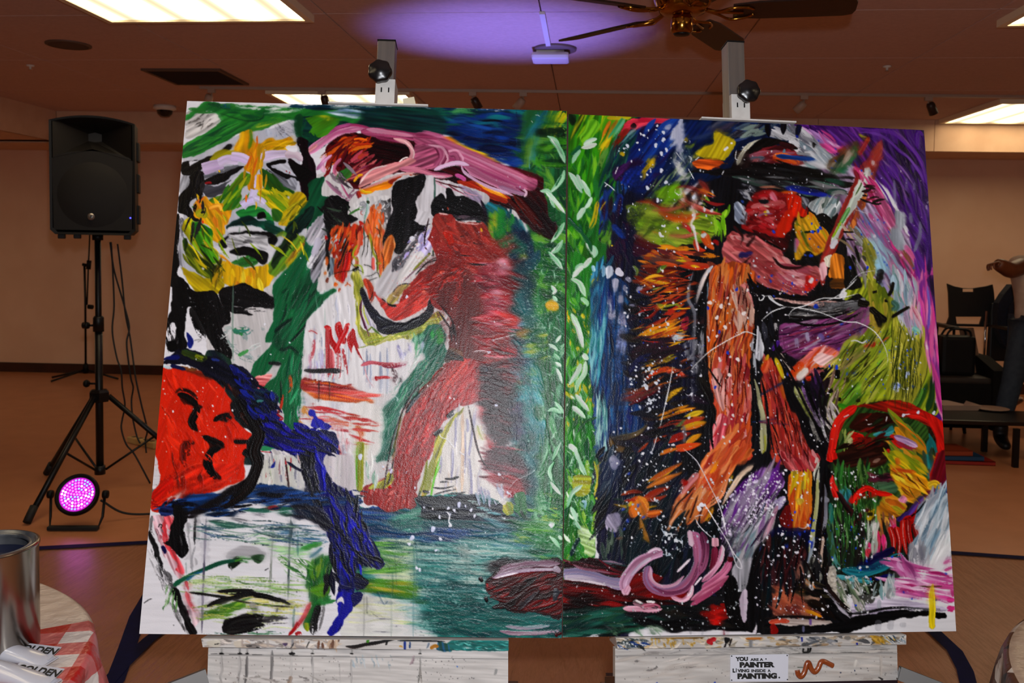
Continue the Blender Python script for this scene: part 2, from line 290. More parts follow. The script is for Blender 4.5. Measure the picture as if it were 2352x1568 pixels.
# ---- round stage light
t=thing('stage_light','small round black stage light glowing magenta on the floor','stage light',(-2.575,4.34,0),.13)
T=Matrix.Translation((0,0,.165))@Matrix.Rotation(math.radians(58),4,'X')
MB().lathe([(0,-.06),(.07,-.06),(.095,-.03),(.108,.0),(.108,.02),(.1,.026),(.088,.012),(0,.012)],40,T).build('housing',m_black,t)
MB().lathe([(0,.0135),(.088,.0135)],40,T).build('lens',mat('magenta_lens','601060',.3,emit=('c020c0',1.1)),t)
leds={}
for k in range(6):
    for i in range(max(1,6*k)):
        r=.0152*k;a=2*math.pi*i/max(1,6*k)+k;leds.setdefault(random.choice('mmmbbrp'),MB()).lathe([(0,.003),(.004,.002),(.0052,0)],6,T@Matrix.Translation((r*math.cos(a),r*math.sin(a),.0136)))
for q_,c,e in(('m','ff40f0',9),('b','4060ff',9),('r','ff4080',8),('p','ffb0ff',14)):
    if q_ in leds:o=leds[q_].build('led_cluster',mat('led_'+q_,c,.4,emit=(c,e)),t,fix=False);o['kind']='stuff'
MB().tube([(-.135,.0,.17),(-.13,-.02,.06),(-.12,-.05,.015),(.12,-.05,.015),(.13,-.02,.06),(.135,0,.17)],.007,8).build('bracket',m_blackmetal,t);MB().box((0,-.06,.014),(.25,.035,.02),bev=.005).build('floor_foot',m_rubber,t)
for sg in(-1,1):MB().lathe([(0,-.012),(.02,-.012),(.022,0),(.02,.012),(0,.012)],14,Matrix.Translation((sg*.138,0,.17))@Matrix.Rotation(math.pi/2,4,'Y')).build('knob',m_black,t)
P=[(-2.5,4.42,.12),(-2.4,4.5,.03),(-2.2,4.62,.008),(-1.9,4.7,.008),(-1.6,4.9,.008)];tag(MB().tube(curve_pts(P,8),.006,8).build('power_cable',m_rubber),'thin black cable lying behind the magenta stage light','cable')
# ---------------------------------------------------------------- floor: plastic sheet and blue tape
m_sheet=bpy.data.materials.new('clear_plastic');m_sheet.use_nodes=True;nt=m_sheet.node_tree;nt.nodes.clear()
out_=nt.nodes.new('ShaderNodeOutputMaterial');mx=nt.nodes.new('ShaderNodeMixShader');tr_=nt.nodes.new('ShaderNodeBsdfTransparent');gl=nt.nodes.new('ShaderNodeBsdfPrincipled');lw=nt.nodes.new('ShaderNodeLayerWeight');lw.inputs[0].default_value=.25
tc=nt.nodes.new('ShaderNodeTexCoord');mp_=nt.nodes.new('ShaderNodeMapping');mp_.inputs['Rotation'].default_value=(0,0,-.75);mp_.inputs['Scale'].default_value=(5,.7,1);nz=nt.nodes.new('ShaderNodeTexNoise');nz.inputs['Scale'].default_value=8;nz.inputs['Detail'].default_value=5;bp=nt.nodes.new('ShaderNodeBump');bp.inputs['Strength'].default_value=1.;bp.inputs['Distance'].default_value=.06
tr_.inputs[0].default_value=(.97,.97,.97,1);gl.inputs['Base Color'].default_value=(.16,.12,.1,1);gl.inputs['Roughness'].default_value=.12;gl.inputs['Specular IOR Level'].default_value=1.
ma=nt.nodes.new('ShaderNodeMapRange');ma.inputs['To Min'].default_value=.05;ma.inputs['To Max'].default_value=.5
for a,b_ in((tc.outputs['Object'],mp_.inputs[0]),(mp_.outputs[0],nz.inputs['Vector']),(nz.outputs[0],bp.inputs['Height']),(bp.outputs[0],gl.inputs['Normal']),(bp.outputs[0],lw.inputs['Normal']),(lw.outputs['Facing'],ma.inputs[0]),(ma.outputs[0],mx.inputs[0]),(tr_.outputs[0],mx.inputs[1]),(gl.outputs[0],mx.inputs[2]),(mx.outputs[0],out_.inputs[0])):nt.links.new(a,b_)
TL_=[Vector((-4.6,3.36,0)),Vector((-2.567,3.996,0)),Vector((-.5,4.642,0)),Vector((1.82,4.493,0)),Vector((3.9,4.29,0))]
def tape_y(x):
    for a,b in zip(TL_,TL_[1:]):
        if x<=b.x:return a.y+(b.y-a.y)*(x-a.x)/(b.x-a.x)
    return TL_[-1].y
def shf(u,v):x=-4.5+8.3*u;y=-.5+(tape_y(x)+.5)*v;return(x,y,.0035+.0018*math.sin(9*(x+y)+3*math.sin(2*x))*math.sin(1.3*(x-y)) if 0<v<1 else .002)
tag(MB().grid(shf,70,46).build('plastic_sheet',m_sheet,fix=False),'clear crinkled plastic sheet taped over the brown floor','plastic sheet')
m_tape=mat('navy_tape','0a0e30',.7,0,'0d1238',30.,spec=.08)
def strip(pts,wd,lb,z=.007):
    b=MB();P=[Vector((x,y,z)) for x,y in pts];vs=[]
    for i,p in enumerate(P):
        d=(P[min(i+1,len(P)-1)]-P[max(i-1,0)]).normalized();n_=Vector((-d.y,d.x,0))*wd/2;vs+=[p-n_,p+n_,p+n_-Vector((0,0,.0006)),p-n_-Vector((0,0,.0006))]
    b.add(vs,[(4*i+k,4*i+(k+1)%4,4*i+4+(k+1)%4,4*i+4+k) for i in range(len(P)-1) for k in range(4)]+[(0,1,2,3),tuple(range(len(vs)-4,len(vs)))])
    return tag(b.build('floor_tape',m_tape),lb,'tape','navy tape strips on the floor')
strip([(-4.5,3.39),(-2.567,3.996),(-.5,4.642)],.05,'navy tape line on the floor in front of the stage light');strip([(-.52,4.642),(1.82,4.493),(3.8,4.3)],.05,'navy tape line on the floor in front of the low table')
strip([(-1.49,2.4),(-1.535,2.79),(-1.62,3.03),(-1.72,3.3),(-1.8,3.6)],.062,'navy tape strip running from the red checked table to behind the canvas');strip([(-1.535,2.62),(-1.565,2.9),(-1.575,3.1),(-1.56,3.3),(-1.5,3.6)],.05,'navy tape strip branching right of the wider tape by the canvas corner',.0085)
strip([(1.3,4.1),(1.345,3.75),(1.36,3.53),(1.372,3.36),(1.345,3.2),(1.3,3.05),(1.2,2.8)],.055,'curving navy tape strip under the lower right canvas corner')
# ---------------------------------------------------------------- the two round tables in front
TZ=.72
def checks(name,cols,size,ang,hem,hemc,bare):
    """woven checks: three tones where two sets of stripes cross, ending at a straight hem"""
    m=bpy.data.materials.new(name);m.use_nodes=True;nt=m.node_tree;L=nt.links.new;b=nt.nodes['Principled BSDF'];b.inputs['Roughness'].default_value=.42;b.inputs['Specular IOR Level'].default_value=.25;b.inputs['Coat Weight'].default_value=.15;b.inputs['Coat Roughness'].default_value=.12
    def ma(op,x,y=None):
        n=nt.nodes.new('ShaderNodeMath');n.operation=op
        for k,q in enumerate((x,y)):
            if q is None:continue
            if isinstance(q,(int,float)):n.inputs[k].default_value=q
            else:L(q,n.inputs[k])
        return n.outputs[0]
    at_=nt.nodes.new('ShaderNodeAttribute');at_.attribute_name='cloth';sx=nt.nodes.new('ShaderNodeSeparateXYZ');L(at_.outputs['Vector'],sx.inputs[0]);x,y=sx.outputs[0],sx.outputs[1];c,s_=math.cos(ang)/size,math.sin(ang)/size
    u=ma('ADD',ma('MULTIPLY',x,c),ma('MULTIPLY',y,s_));v=ma('SUBTRACT',ma('MULTIPLY',y,c),ma('MULTIPLY',x,s_))
    t=ma('ADD',ma('GREATER_THAN',ma('FLOORED_MODULO',u,2.),1.),ma('GREATER_THAN',ma('FLOORED_MODULO',v,2.),1.))
    r=nt.nodes.new('ShaderNodeValToRGB');r.color_ramp.interpolation='CONSTANT';e=r.color_ramp.elements;e[0].color=lin(cols[0]);e[1].position=.25;e[1].color=lin(cols[1]);k=e.new(.75);k.color=lin(cols[2]);L(ma('MULTIPLY',t,.5),r.inputs[0])
    h=ma('GREATER_THAN',ma('ADD',ma('ADD',ma('MULTIPLY',x,hem[0]),ma('MULTIPLY',y,hem[1])),hem[2]),0.)
    if bare:h=ma('MAXIMUM',h,ma('LESS_THAN',ma('ADD',ma('MULTIPLY',x,x),ma('MULTIPLY',y,y)),bare*bare))
    mx=nt.nodes.new('ShaderNodeMixRGB');L(h,mx.inputs[0]);L(r.outputs[0],mx.inputs[1]);mx.inputs[2].default_value=lin(hemc);L(mx.outputs[0],b.inputs['Base Color'])
    tc=nt.nodes.new('ShaderNodeTexCoord');nz=nt.nodes.new('ShaderNodeTexNoise');nz.inputs['Scale'].default_value=14;nz.inputs['Detail'].default_value=6;bp=nt.nodes.new('ShaderNodeBump');bp.inputs['Strength'].default_value=.5;bp.inputs['Distance'].default_value=.02
    L(tc.outputs['Object'],nz.inputs['Vector']);L(nz.outputs[0],bp.inputs['Height']);L(bp.outputs[0],b.inputs['Normal']);L(bp.outputs[0],b.inputs['Coat Normal']);return m
def round_table(name,lb,cx,cy,R,chk,drop,cloth_lb,top_m):
    t=thing(name,lb,'table',(cx,cy,0));MB().lathe([(0,TZ-.03),(R,TZ-.03),(R+.004,TZ-.015),(R,TZ),(0,TZ)],72).build('tabletop',top_m,t);MB().lathe([(0,.02),(.26,.02),(.26,.035),(.06,.06),(.045,.12),(.045,TZ-.05),(.2,TZ-.03),(0,TZ-.03)],32).build('pedestal',m_blackmetal,t)
    n=150;rr=[0,.1,.2,.3,.37,.42,.46,.49,.515,.53,.54,.55,.56,R+.004,R+.012,R+.016];rings=[(r,TZ+.0022) for r in rr[:-2]]+[(rr[-2],TZ-.004),(rr[-1],TZ-.02)]+[(R+.018+.01*k/10,TZ-.02-drop*k/10) for k in range(1,11)]
    fine=[]
    for(r0,z0),(r1,z1) in zip(rings,rings[1:]):
        st_n=max(1,int(math.hypot(r1-r0,z1-z0)/.02))
        fine+=[(r0+(r1-r0)*k/st_n,z0+(z1-z0)*k/st_n) for k in range(st_n)]
    fine.append(rings[-1]);vs=[];cols=[];arc=0;pr=None
    for r,z in fine:
        if pr:arc+=math.hypot(r-pr[0],z-pr[1])
        pr=(r,z)
        for k in range(n):
            a=2*math.pi*k/n;fold=0
            if z<TZ-.01:q=min(1,(TZ-z)/.12);fold=q*(.022*math.sin(a*15+1.3*math.sin(3*a))+.012*math.sin(a*31+2))
            vs.append((((r+fold)*math.cos(a)),(r+fold)*math.sin(a),z));cols.append((arc*math.cos(a),arc*math.sin(a),0))
    me=bpy.data.meshes.new('table_cover');fs=[(i*n+k,i*n+(k+1)%n,(i+1)*n+(k+1)%n,(i+1)*n+k) for i in range(len(fine)-1) for k in range(n)];me.from_pydata(vs,[],fs);me.polygons.foreach_set('use_smooth',[True]*len(fs))
    ca=me.attributes.new('cloth','FLOAT_VECTOR','POINT');ca.data.foreach_set('vector',np.array(cols,np.float32).ravel());me.materials.append(chk);o=bpy.data.objects.new('table_cover',me);COL.objects.link(o);o.location=(cx,cy,0);tag(o,cloth_lb,'tablecloth');return t
m_topl=mat('beige_tabletop','b8a898',.4)
round_table('round_table','round table with a red checked cloth holding the paint can',-1.405,1.3,.56,checks('gingham',('c4bab4','b05454','9c0e0a'),.05,.28,(-.72,1,-.012),'b3a294',0),.3,'red and white checked tablecloth under clear plastic on the round table',m_topl)
round_table('round_table','round table at the right edge under wrinkled plastic',1.32,1.475,.572,checks('brown_checks',('b0a498','4a2c1c','100c0b'),.075,.42,(1.4,1,.14),'9c8674',.575),.34,'dark brown checked tablecloth wrapped in wrinkled clear plastic',m_topl)
# ---- paint can
m_tin=mat('bare_tin','8e8880',.22,1.,'a49c90',6.,.02,(1,1,.1));m_navy=mat('navy_paint','060c24',.35,0,'0a1434',20.)
t=thing('paint_can','open tin paint can filled with dark navy paint','can',(-1.056,1.49,TZ+.003));RC=.0835
MB().lathe([(0,.002),(RC-.004,.002),(RC,.006),(RC,.186),(RC+.0022,.19),(RC+.0018,.194),(RC-.002,.195)],72).build('body',m_tin,t);MB().lathe([(RC-.002,.195),(RC-.005,.194),(RC-.006,.189),(RC-.011,.188),(RC-.0125,.192),(RC-.0155,.192),(RC-.017,.186),(RC-.004,.18),(RC-.004,.1)],72).build('rim',mat('painted_rim','16202c',.3,.4,'6a6a6c',12.),t)
MB().lathe([(0,.168),(RC-.0045,.168)],48).build('paint',m_navy,t);MB().lathe([(0,.006),(.004,.005),(.006,0)],12,Matrix.Translation((.006,-.02,.169))).build('paint_drop',mat('orange_paint','c8641c',.35),t)
pass
# ---- paint tubes
m_tubew=mat('white_tube','a8a8b0',.3,coat=.4);m_ink=mat('black_ink','0a0a0a',.6)
def lettering(txt,size,M,m,parent,name='lettering',fat=.0,align='LEFT',ext=.0003):
    cu=bpy.data.curves.new(name,'FONT');cu.body=txt;cu.size=size;cu.offset=fat;cu.extrude=ext;cu.align_x=align;o=bpy.data.objects.new(name,cu);COL.objects.link(o)
    dg=bpy.context.evaluated_depsgraph_get();me=bpy.data.meshes.new_from_object(o.evaluated_get(dg));bpy.data.objects.remove(o);o=bpy.data.objects.new(name,me);me.materials.clear();me.materials.append(m);COL.objects.link(o);o.parent=parent;o.matrix_local=M;return o
for lb,px,py,rz in(('white paint tube lying nearest the can',112,1510,-.12),('white paint tube cut by the lower edge of the picture',116,1562,-.16)):
    q=atz(px,py,TZ+.02);t=thing('paint_tube',lb,'paint tube',(q.x,q.y,TZ+.0035),rz,'white paint tubes');L=.17
    def tb(u,v):
        f=min(1.,max(0.,(1-u)/.62));ry=.02+.001*(1-f);rz_=.0012+.0165*f**.6;a=2*math.pi*v;return(-L*(1-u),ry*math.cos(a),.0178+rz_*math.sin(a)-(.0165-.0165*f**.6)*.6)
    b=MB();b.grid(lambda v,u:tb(u,v),28,24,close_u=True);b.build('body',m_tubew,t)
    MB().box((-.004,0,.0075),(.012,.046,.0022)).build('crimp',m_tubew,t);MB().lathe([(0,0),(.013,0),(.013,.02),(0,.02)],16,Matrix.Translation((-L,0,.018))@Matrix.Rotation(-math.pi/2,4,'Y')).build('cap',m_black,t)
    MB().box((-.045,.02,.0115),(.088,.034,.0012),Matrix.Rotation(.25,4,'X')).build('label_flap',m_tubew,t)
    lettering('GOLDEN',.021,Matrix.Translation((-.084,.012,.0172))@Matrix.Rotation(.25,4,'X'),m_ink,t,fat=.0006)
# ---------------------------------------------------------------- seats, table and person at the right
m_fab=mat('black_upholstery','090707',.85,0,'0f0b0a',30.,.1,spec=.15);m_seatp=mat('black_chair_plastic','0b0908',.5);m_denimj=mat('dark_denim','0d1220',.85,0,'151b2c',40.)
def S(px,py,y,o=(0,0,0)):return at(px,py,y)-Vector(o)
y=8.15;bx=at(2229,700,y);t=thing('armchair','black plastic armchair with a handle slot in its curved back','chair',(bx.x,y,0));O=Vector((bx.x,y,0))
def bp_(px,py):q=at(px,py,y);return(q.x-O.x,q.z)
outl=[(2175,651),(2190,657),(2210,661),(2229,662),(2250,661),(2265,657),(2279,653),(2283,680),(2284,700),(2281,730),(2279,756)]
b=MB()
def quadrow(L):b.add(L,[tuple(range(len(L)))])
slot=[bp_(2210,663),bp_(2236,663),bp_(2236,670),bp_(2212,670)]
def face(poly,y0,y1):b.prism(poly,y0,y1)
P2=[bp_(*q) for q in outl]
face([bp_(2175,651),bp_(2190,657),bp_(2210,661),bp_(2210,672),bp_(2178,672)],-.012,.012);face([bp_(2210,661),bp_(2229,662),bp_(2236,661.5),bp_(2236,663),bp_(2210,663)],-.012,.012);face([bp_(2236,661.5),bp_(2265,657),bp_(2279,653),bp_(2282,672),bp_(2236,672)],-.012,.012)
face([bp_(2178,672),bp_(2210,672),bp_(2236,672),bp_(2282,672),bp_(2284,700),bp_(2283,727),bp_(2180,727),bp_(2179,700)],-.012,.012);face([bp_(2210,670),bp_(2236,670),bp_(2236,672),bp_(2210,672)],-.012,.012)
face([bp_(2180,727),bp_(2194,727),bp_(2197,746),bp_(2173,746)],-.012,.012);face([bp_(2255,727),bp_(2283,727),bp_(2279,750),bp_(2249,746)],-.012,.012)
b.build('backrest',m_seatp,t)
a0,a1=S(2166,749,y-.25,O),S(2312,757,y-.25,O);sw=(a1.x-a0.x)/2;xc=(a1.x+a0.x)/2
MB().box((xc,-.22,.45),(.5,.48,.05),bev=.02).build('seat',m_seatp,t)
for sg in(-1,1):MB().box((xc+sg*(sw-.03),-.2,a0.z),(.06,.5,.03),bev=.01).build('armrest',m_seatp,t)
MB().box((xc,-.0,a0.z-.005),(2*sw-.06,.03,.022)).build('rear_rail',m_seatp,t)
for sg in(-1,1):
    MB().tube([(xc+sg*(sw-.04),-.4,.0),(xc+sg*(sw-.04),-.38,a0.z)],.012,8).build('leg',m_blackmetal,t);MB().tube([(xc+sg*(sw-.04),.03,0),(xc+sg*(sw-.04),-.02,a0.z)],.012,8).build('leg',m_blackmetal,t)
y=7.15;e0=at(2130,860,y);e1=at(2305,862,y);t=thing('tub_chair','black padded armchair with a deep front holding a bag','chair',((e0.x+e1.x)/2,y,0));hw=(e1.x-e0.x)/2
MB().box((0,.26,.3),(2*hw-.02,.5,.36),bev=.04).build('base',m_fab,t);MB().box((0,.23,.49),(2*hw-.14,.42,.06),bev=.025).build('seat_cushion',mat('brown_black_cushion','1c120c',.7,0,'251810',20.),t)
for sg in(-1,1):MB().prism([(-.02,.12),(.5,.12),(.5,.66),(.3,.66),(-.02,.58)],-.05,.05,Matrix.Translation((sg*(hw-.03),0,0))@Matrix.Rotation(math.pi/2,4,'Z')).build('arm',m_fab,t)
MB().box((0,.49,.5),(2*hw,.08,.4),bev=.04).build('backrest',m_fab,t)
for sx in(-1,1):
    for yy in(.06,.46):MB().tube([(sx*(hw-.08),yy,0),(sx*(hw-.1),yy,.14)],[.014,.02],8).build('leg',m_blackmetal,t)
SEAT=.52
q=at(2192,800,7.35);t=thing('tote_bag','black bag with handles standing on the padded chair','bag',(q.x,7.33,SEAT))
bh=at(2192,770,7.32).z-SEAT;bw=(at(2229,800,7.32).x-at(2150,800,7.32).x)/2
MB().box((0,0,bh/2),(2*bw,.16,bh),bev=.03).build('body',mat('black_bag','070607',.6,0,'0c0a0b',20.,.1,spec=.2),t)
for yy in(-.05,.05):MB().tube(curve_pts([(-.1,yy,bh-.02),(-.06,yy,bh+.045),(.0,yy*1.3,bh+.055),(.08,yy,bh+.04),(.1,yy,bh-.02)],6),.009,8).build('handle',m_black,t)
q0,q1=at(2228,757,7.4),at(2262,840,7.4);t=MB()
def dr(u,v):x=q0.x+(q1.x-q0.x)*(u+.12*v)*.9;z=q0.z+(SEAT+.003-q0.z)*v;return(x,7.6-.16*v+.012*math.sin(u*9)*(1-v),z)
t.grid(dr,14,12);t.grid(lambda u,v:(dr(u,v)[0],dr(u,v)[1]+.02,dr(u,v)[2]),14,12);tag(t.build('folded_jacket',mat('beige_cloth','6a4c38',.85,0,'5c4232',18.,.1)),'folded beige garment hanging beside the black bag','garment')
y=8.0;q=at(2310,700,y);O=Vector((q.x,y,0));o_=[bp for bp in((2318,653),(2334,653),(2333,690),(2328,730),(2326,748),(2322,760),(2320,800),(2312,803),(2300,790),(2286,755),(2285,715),(2288,695),(2300,675))]
pr=[(at(px,py,y).x-O.x,at(px,py,y).z) for px,py in o_];t=thing('hanging_jacket','dark navy jacket draped over a chair back by the person','jacket',tuple(O));MB().prism(pr,-.05,.05).build('body',m_denimj,t);MB().prism([(x*.5+pr[3][0]*.5,z*.6+pr[3][1]*.4) for x,z in pr],-.075,-.05).build('sleeve',m_denimj,t)
t=thing('side_chair','dark chair with thin metal legs under the navy jacket','chair',tuple(O));zs=at(2310,770,y).z
MB().box((.06,.07,zs+.02),(.3,.03,.5),bev=.01).build('backrest',m_seatp,t);MB().box((.08,-.15,.45),(.44,.44,.04),bev=.015).build('seat',m_seatp,t)
for sx in(-.12,.28):
    for yy in(-.34,.06):MB().tube([(sx,yy,0),(sx,yy,.45)],.011,8).build('leg',m_chrome,t)
MB().tube([(-.12,.09,.45),(-.12,.09,zs+.2)],.011,8).build('back_post',m_chrome,t)
TT=.30;fl=at(2331,1073,6.43);t=thing('low_table','low black table with food plates in front of the chairs','table',(2.95,6.75,0))
lp=atz(2140,965,TT);fe=atz(2345,968,TT);be=atz(2200,928,TT)
y0,y1=fe.y-.02,7.0;x0,x1=lp.x-.1,fe.x+.7
MB().box(((x0+x1)/2-2.95,(y0+y1)/2-6.75,TT-.015),(x1-x0,y1-y0,.03),bev=.006).build('tabletop',mat('black_laminate','120c0a',.35),t)
for x in(fl.x,x0+.08,x1-.08):
    for yy in(fl.y,y1-.08):MB().box((x-2.95,yy-6.75,(TT-.03)/2),(.035,.035,TT-.03)).build('leg',m_blackmetal,t)
m_foam=mat('white_foam','b0927e',.6);m_paper=mat('white_paper','b89a86',.8,0,'a88a76',14.,.1)
q=atz(2278,942,TT);t=thing('paper_plate','round white paper plate on the low black table','plate',(q.x,q.y,TT));MB().lathe([(0,.004),(.075,.004),(.085,.008),(.118,.016),(.12,.018),(.117,.019),(.084,.011),(0,.006)],40).build('plate',m_foam,t)
q=atz(2200,938,TT);t=thing('foam_tray','rectangular white foam tray on the low black table','tray',(q.x-.02,q.y+.02,TT),.12)
b=MB();wv=[(-.13,-.1,0),(.13,-.1,0),(.13,.1,0),(-.13,.1,0),(-.15,-.12,.04),(.15,-.12,.04),(.15,.12,.04),(-.15,.12,.04),(-.145,-.115,.04),(.145,-.115,.04),(.145,.115,.04),(-.145,.115,.04),(-.125,-.095,.005),(.125,-.095,.005),(.125,.095,.005),(-.125,.095,.005)]
b.add(wv,[(0,1,2,3),(12,13,14,15)]+[(s*4+k,s*4+(k+1)%4,s*4+4+(k+1)%4,s*4+4+k) for s in(0,1,2) for k in range(4)]);b.build('tray',m_foam,t)
q=atz(2260,930,TT);b=MB();rnd=np.random.RandomState(3)
def nap(u,v):a=2*math.pi*u;r=(.02+.085*math.sin(math.pi*v*.5))*(1+.35*math.sin(3*a+5*v)+.2*math.sin(7*a));return(q.x+r*math.cos(a),q.y+.02+.6*r*math.sin(a),TT+.002+.11*(1-v)*(1+.4*math.sin(2*a+1)))
b.grid(nap,26,10,smooth=False,close_u=True);tag(b.build('paper_napkin',m_paper),'crumpled white paper napkin on the low black table','napkin')
q=atz(2312,932,TT);t=thing('serving_bowl','brown bowl lined with white paper on the low black table','bowl',(q.x,q.y,TT));MB().lathe([(0,.004),(.06,.004),(.105,.04),(.115,.055),(.108,.055),(.06,.014),(0,.014)],36).build('bowl',mat('brown_bowl','6a3a20',.5),t);MB().lathe([(.02,.03),(.085,.05),(.112,.072),(.108,.074),(.08,.055),(.02,.036)],14,smooth=False).build('paper_liner',m_paper,t)
q=atz(2205,1066,0)
for k,(lb,c,dx,w_,h_,z_) in enumerate((('red covered book lying at the bottom of the floor pile','8a1c14',.06,.34,.03,0),('blue covered book lying in the middle of the floor pile','123a5c',.0,.3,.03,.031),('orange red book lying on top of the floor pile','8a3418',-.08,.3,.035,.062))):
    t=thing('book',lb,'book',(q.x+dx,q.y+.1,z_),.05*k,'books piled on the floor');MB().box((0,0,.002),(w_,.24,.004)).box((0,0,h_-.002),(w_,.24,.004)).box((0,-.118,h_/2),(w_,.004,h_)).build('cover',mat('book_'+c,c,.5),t);MB().box((0,.004,h_/2),(w_-.01,.222,h_-.008)).build('page_block',mat('book_pages','9a7a62',.8),t)
# ---- person
y=7.14;t=thing('person','person in a white t-shirt, jeans and dark boots, one arm raised','person',(3.41,7.14,0));O=Vector((3.41,7.14,0))
m_skin=mat('brown_skin','6a3418',.5,0,'5c2c14',10.);m_tee=mat('white_tshirt','b09888',.85,0,'a08878',12.,.1);m_jean=mat('blue_jeans','1c2634',.85,0,'28323e',30.,.1);m_boot=mat('dark_boot','0d0a09',.5)
sh=S(2338,600,7.14,O);hd=S(2288,604,6.84,O);el=S(2322,622,6.95,O)
ank=S(2298,990,7.12,O);kn=Vector((ank.x+.06,-.04,.5));hp=Vector((-.1,0,.9))
V=[(0,0,1.3),(0,.01,1.47),(0,-.01,1.53),(0,-.03,1.62),(0,-.01,1.72),(0,.0,1.76),(-.1,0,1.4),tuple(sh+Vector((.06,0,-.02))),tuple(el),tuple((el*.35+hd*.65)),tuple(hd),(.12,0,1.4),(.2,0,1.38),(.25,.02,1.1),(.22,-.1,.88),(.21,-.13,.8)]
skinned('body',V,[(0,1),(1,2),(2,3),(3,4),(4,5),(0,6),(6,7),(7,8),(8,9),(9,10),(0,11),(11,12),(12,13),(13,14),(14,15)],[.1,.055,.06,.078,.085,.05,.07,.068,.066,.056,.046,.06,.055,.043,.032,.036],m_skin,t)
for c_,dv in((hd,Vector((-1,-.6,-.15)).normalized()),(Vector((.21,-.13,.8)),Vector((-.05,-.2,-1)).normalized())):
    sd_=dv.cross(Vector((0,.3,1))).normalized();dn=dv.cross(sd_).normalized()
    for k,(L_,of) in enumerate(((.075,-.03),(.085,-.01),(.08,.01),(.062,.028))):
        r0=c_+sd_*of;P_=[r0,r0+dv*(.03+L_*.35),r0+dv*(.03+L_*.62)+dn*.018,r0+dv*(.03+L_*.6)+dn*.045];skinned('finger',[tuple(p) for p in P_],[(0,1),(1,2),(2,3)],[.011,.01,.009,.007],m_skin,t,1)
    P_=[c_-sd_*.02,c_-sd_*.042+dv*.02+dn*.01,c_-sd_*.04+dv*.05+dn*.025];skinned('thumb',[tuple(p) for p in P_],[(0,1),(1,2)],[.013,.011,.008],m_skin,t,1)
for sg in(-1,1):MB().lathe([(0,-.01),(.012,-.006),(.014,0),(.012,.006),(0,.01)],10,Matrix.Translation((sg*.032,-.1,1.635))).build('eye',m_white,t);MB().box((sg*.083,-.01,1.62),(.014,.03,.055),bev=.006).build('ear',m_skin,t)
MB().prism([(-.014,1.595),(.014,1.595),(.006,1.64),(-.006,1.64)],-.125,-.09).build('nose',m_skin,t);MB().box((0,-.1,1.565),(.05,.02,.012),bev=.004).build('mouth',mat('lips','4a1c14',.5),t)
MB().lathe([(.083,1.66),(.093,1.7),(.085,1.75),(.05,1.785),(0,1.795)],24,Matrix.Translation((0,.005,0))).build('hair',m_black,t)
skinned('tshirt',[(0,0,.86),(0,0,1.0),(0,.0,1.18),(0,.0,1.34),(-.13,0,1.4),tuple(sh+Vector((.03,0,0))),tuple(sh*.55+el*.45),(.13,0,1.4),(.22,0,1.36),(.25,.01,1.2),(0,.0,1.44)],[(0,1),(1,2),(2,3),(3,4),(4,5),(5,6),(3,7),(7,8),(8,9),(3,10)],[(.17,.12),(.165,.115),(.175,.12),(.17,.11),(.09,.09),.085,.078,(.09,.09),.085,.078,.075],m_tee,t)
MB().box((-.03,-.128,1.3),(.12,.004,.1)).build('shirt_print',m_black,t)
skinned('jeans',[(0,0,.9),tuple(hp),tuple(kn),tuple(ank+Vector((0,0,.06))),(.1,0,.88),(.12,-.03,.5),(.13,.02,.14)],[(0,1),(1,2),(2,3),(0,4),(4,5),(5,6)],[(.16,.115),.1,.08,.07,.1,.08,.07],m_jean,t)
for a_ in(ank,Vector((.13,.02,.1))):skinned('boot',[(a_.x,a_.y,.2),(a_.x,a_.y,.07),(a_.x-.02,a_.y-.12,.04),(a_.x-.03,a_.y-.19,.035)],[(0,1),(1,2),(2,3)],[.06,.055,(.045,.04),(.035,.03)],m_boot,t,2)
# ---------------------------------------------------------------- paint engine (numpy): brush strokes laid on a sheet of paint
SX0,SY0,SW,SH=300,215,1920,1353
rng=np.random.RandomState(7)
IMG=np.zeros((SH,SW,3),np.float32);HGT=np.zeros((SH,SW),np.float32)
def _noise(n,blur):
    a=rng.rand(n,n).astype(np.float32)
    for _ in range(blur):
        a=(a+np.roll(a,1,0)+np.roll(a,1,1)+np.roll(a,(1,1),(0,1)))/4
    r=np.empty(n*n,np.float32);r[np.argsort(a.ravel())]=np.linspace(0,1,n*n,dtype=np.float32)
    return r.reshape(n,n)
NF=_noise(1024,1);NS=_noise(1024,2);NG=_noise(1024,2)
def samp(N,u,v):
    u=np.asarray(u,np.float32);v=np.asarray(v,np.float32)
    i=np.floor(u).astype(np.int32);j=np.floor(v).astype(np.int32);fu=u-i;fv=v-j
    i&=1023;j&=1023;i1=(i+1)&1023;j1=(j+1)&1023
    return(N[i,j]*(1-fu)+N[i1,j]*fu)*(1-fv)+(N[i,j1]*(1-fu)+N[i1,j1]*fu)*fv
def rgb(h):
    return np.array([int(h[k:k+2],16)/255 for k in(0,2,4)],np.float32)
T=[320,230,3.734]
def tl(ox,oy,s=3.734):T[:]=[ox,oy,s]
def pts(s):
    a=np.array([float(q) for q in s.replace(',',' ').split()],np.float32).reshape(-1,2)
    return a/T[2]+np.array([T[0]-SX0,T[1]-SY0],np.float32)
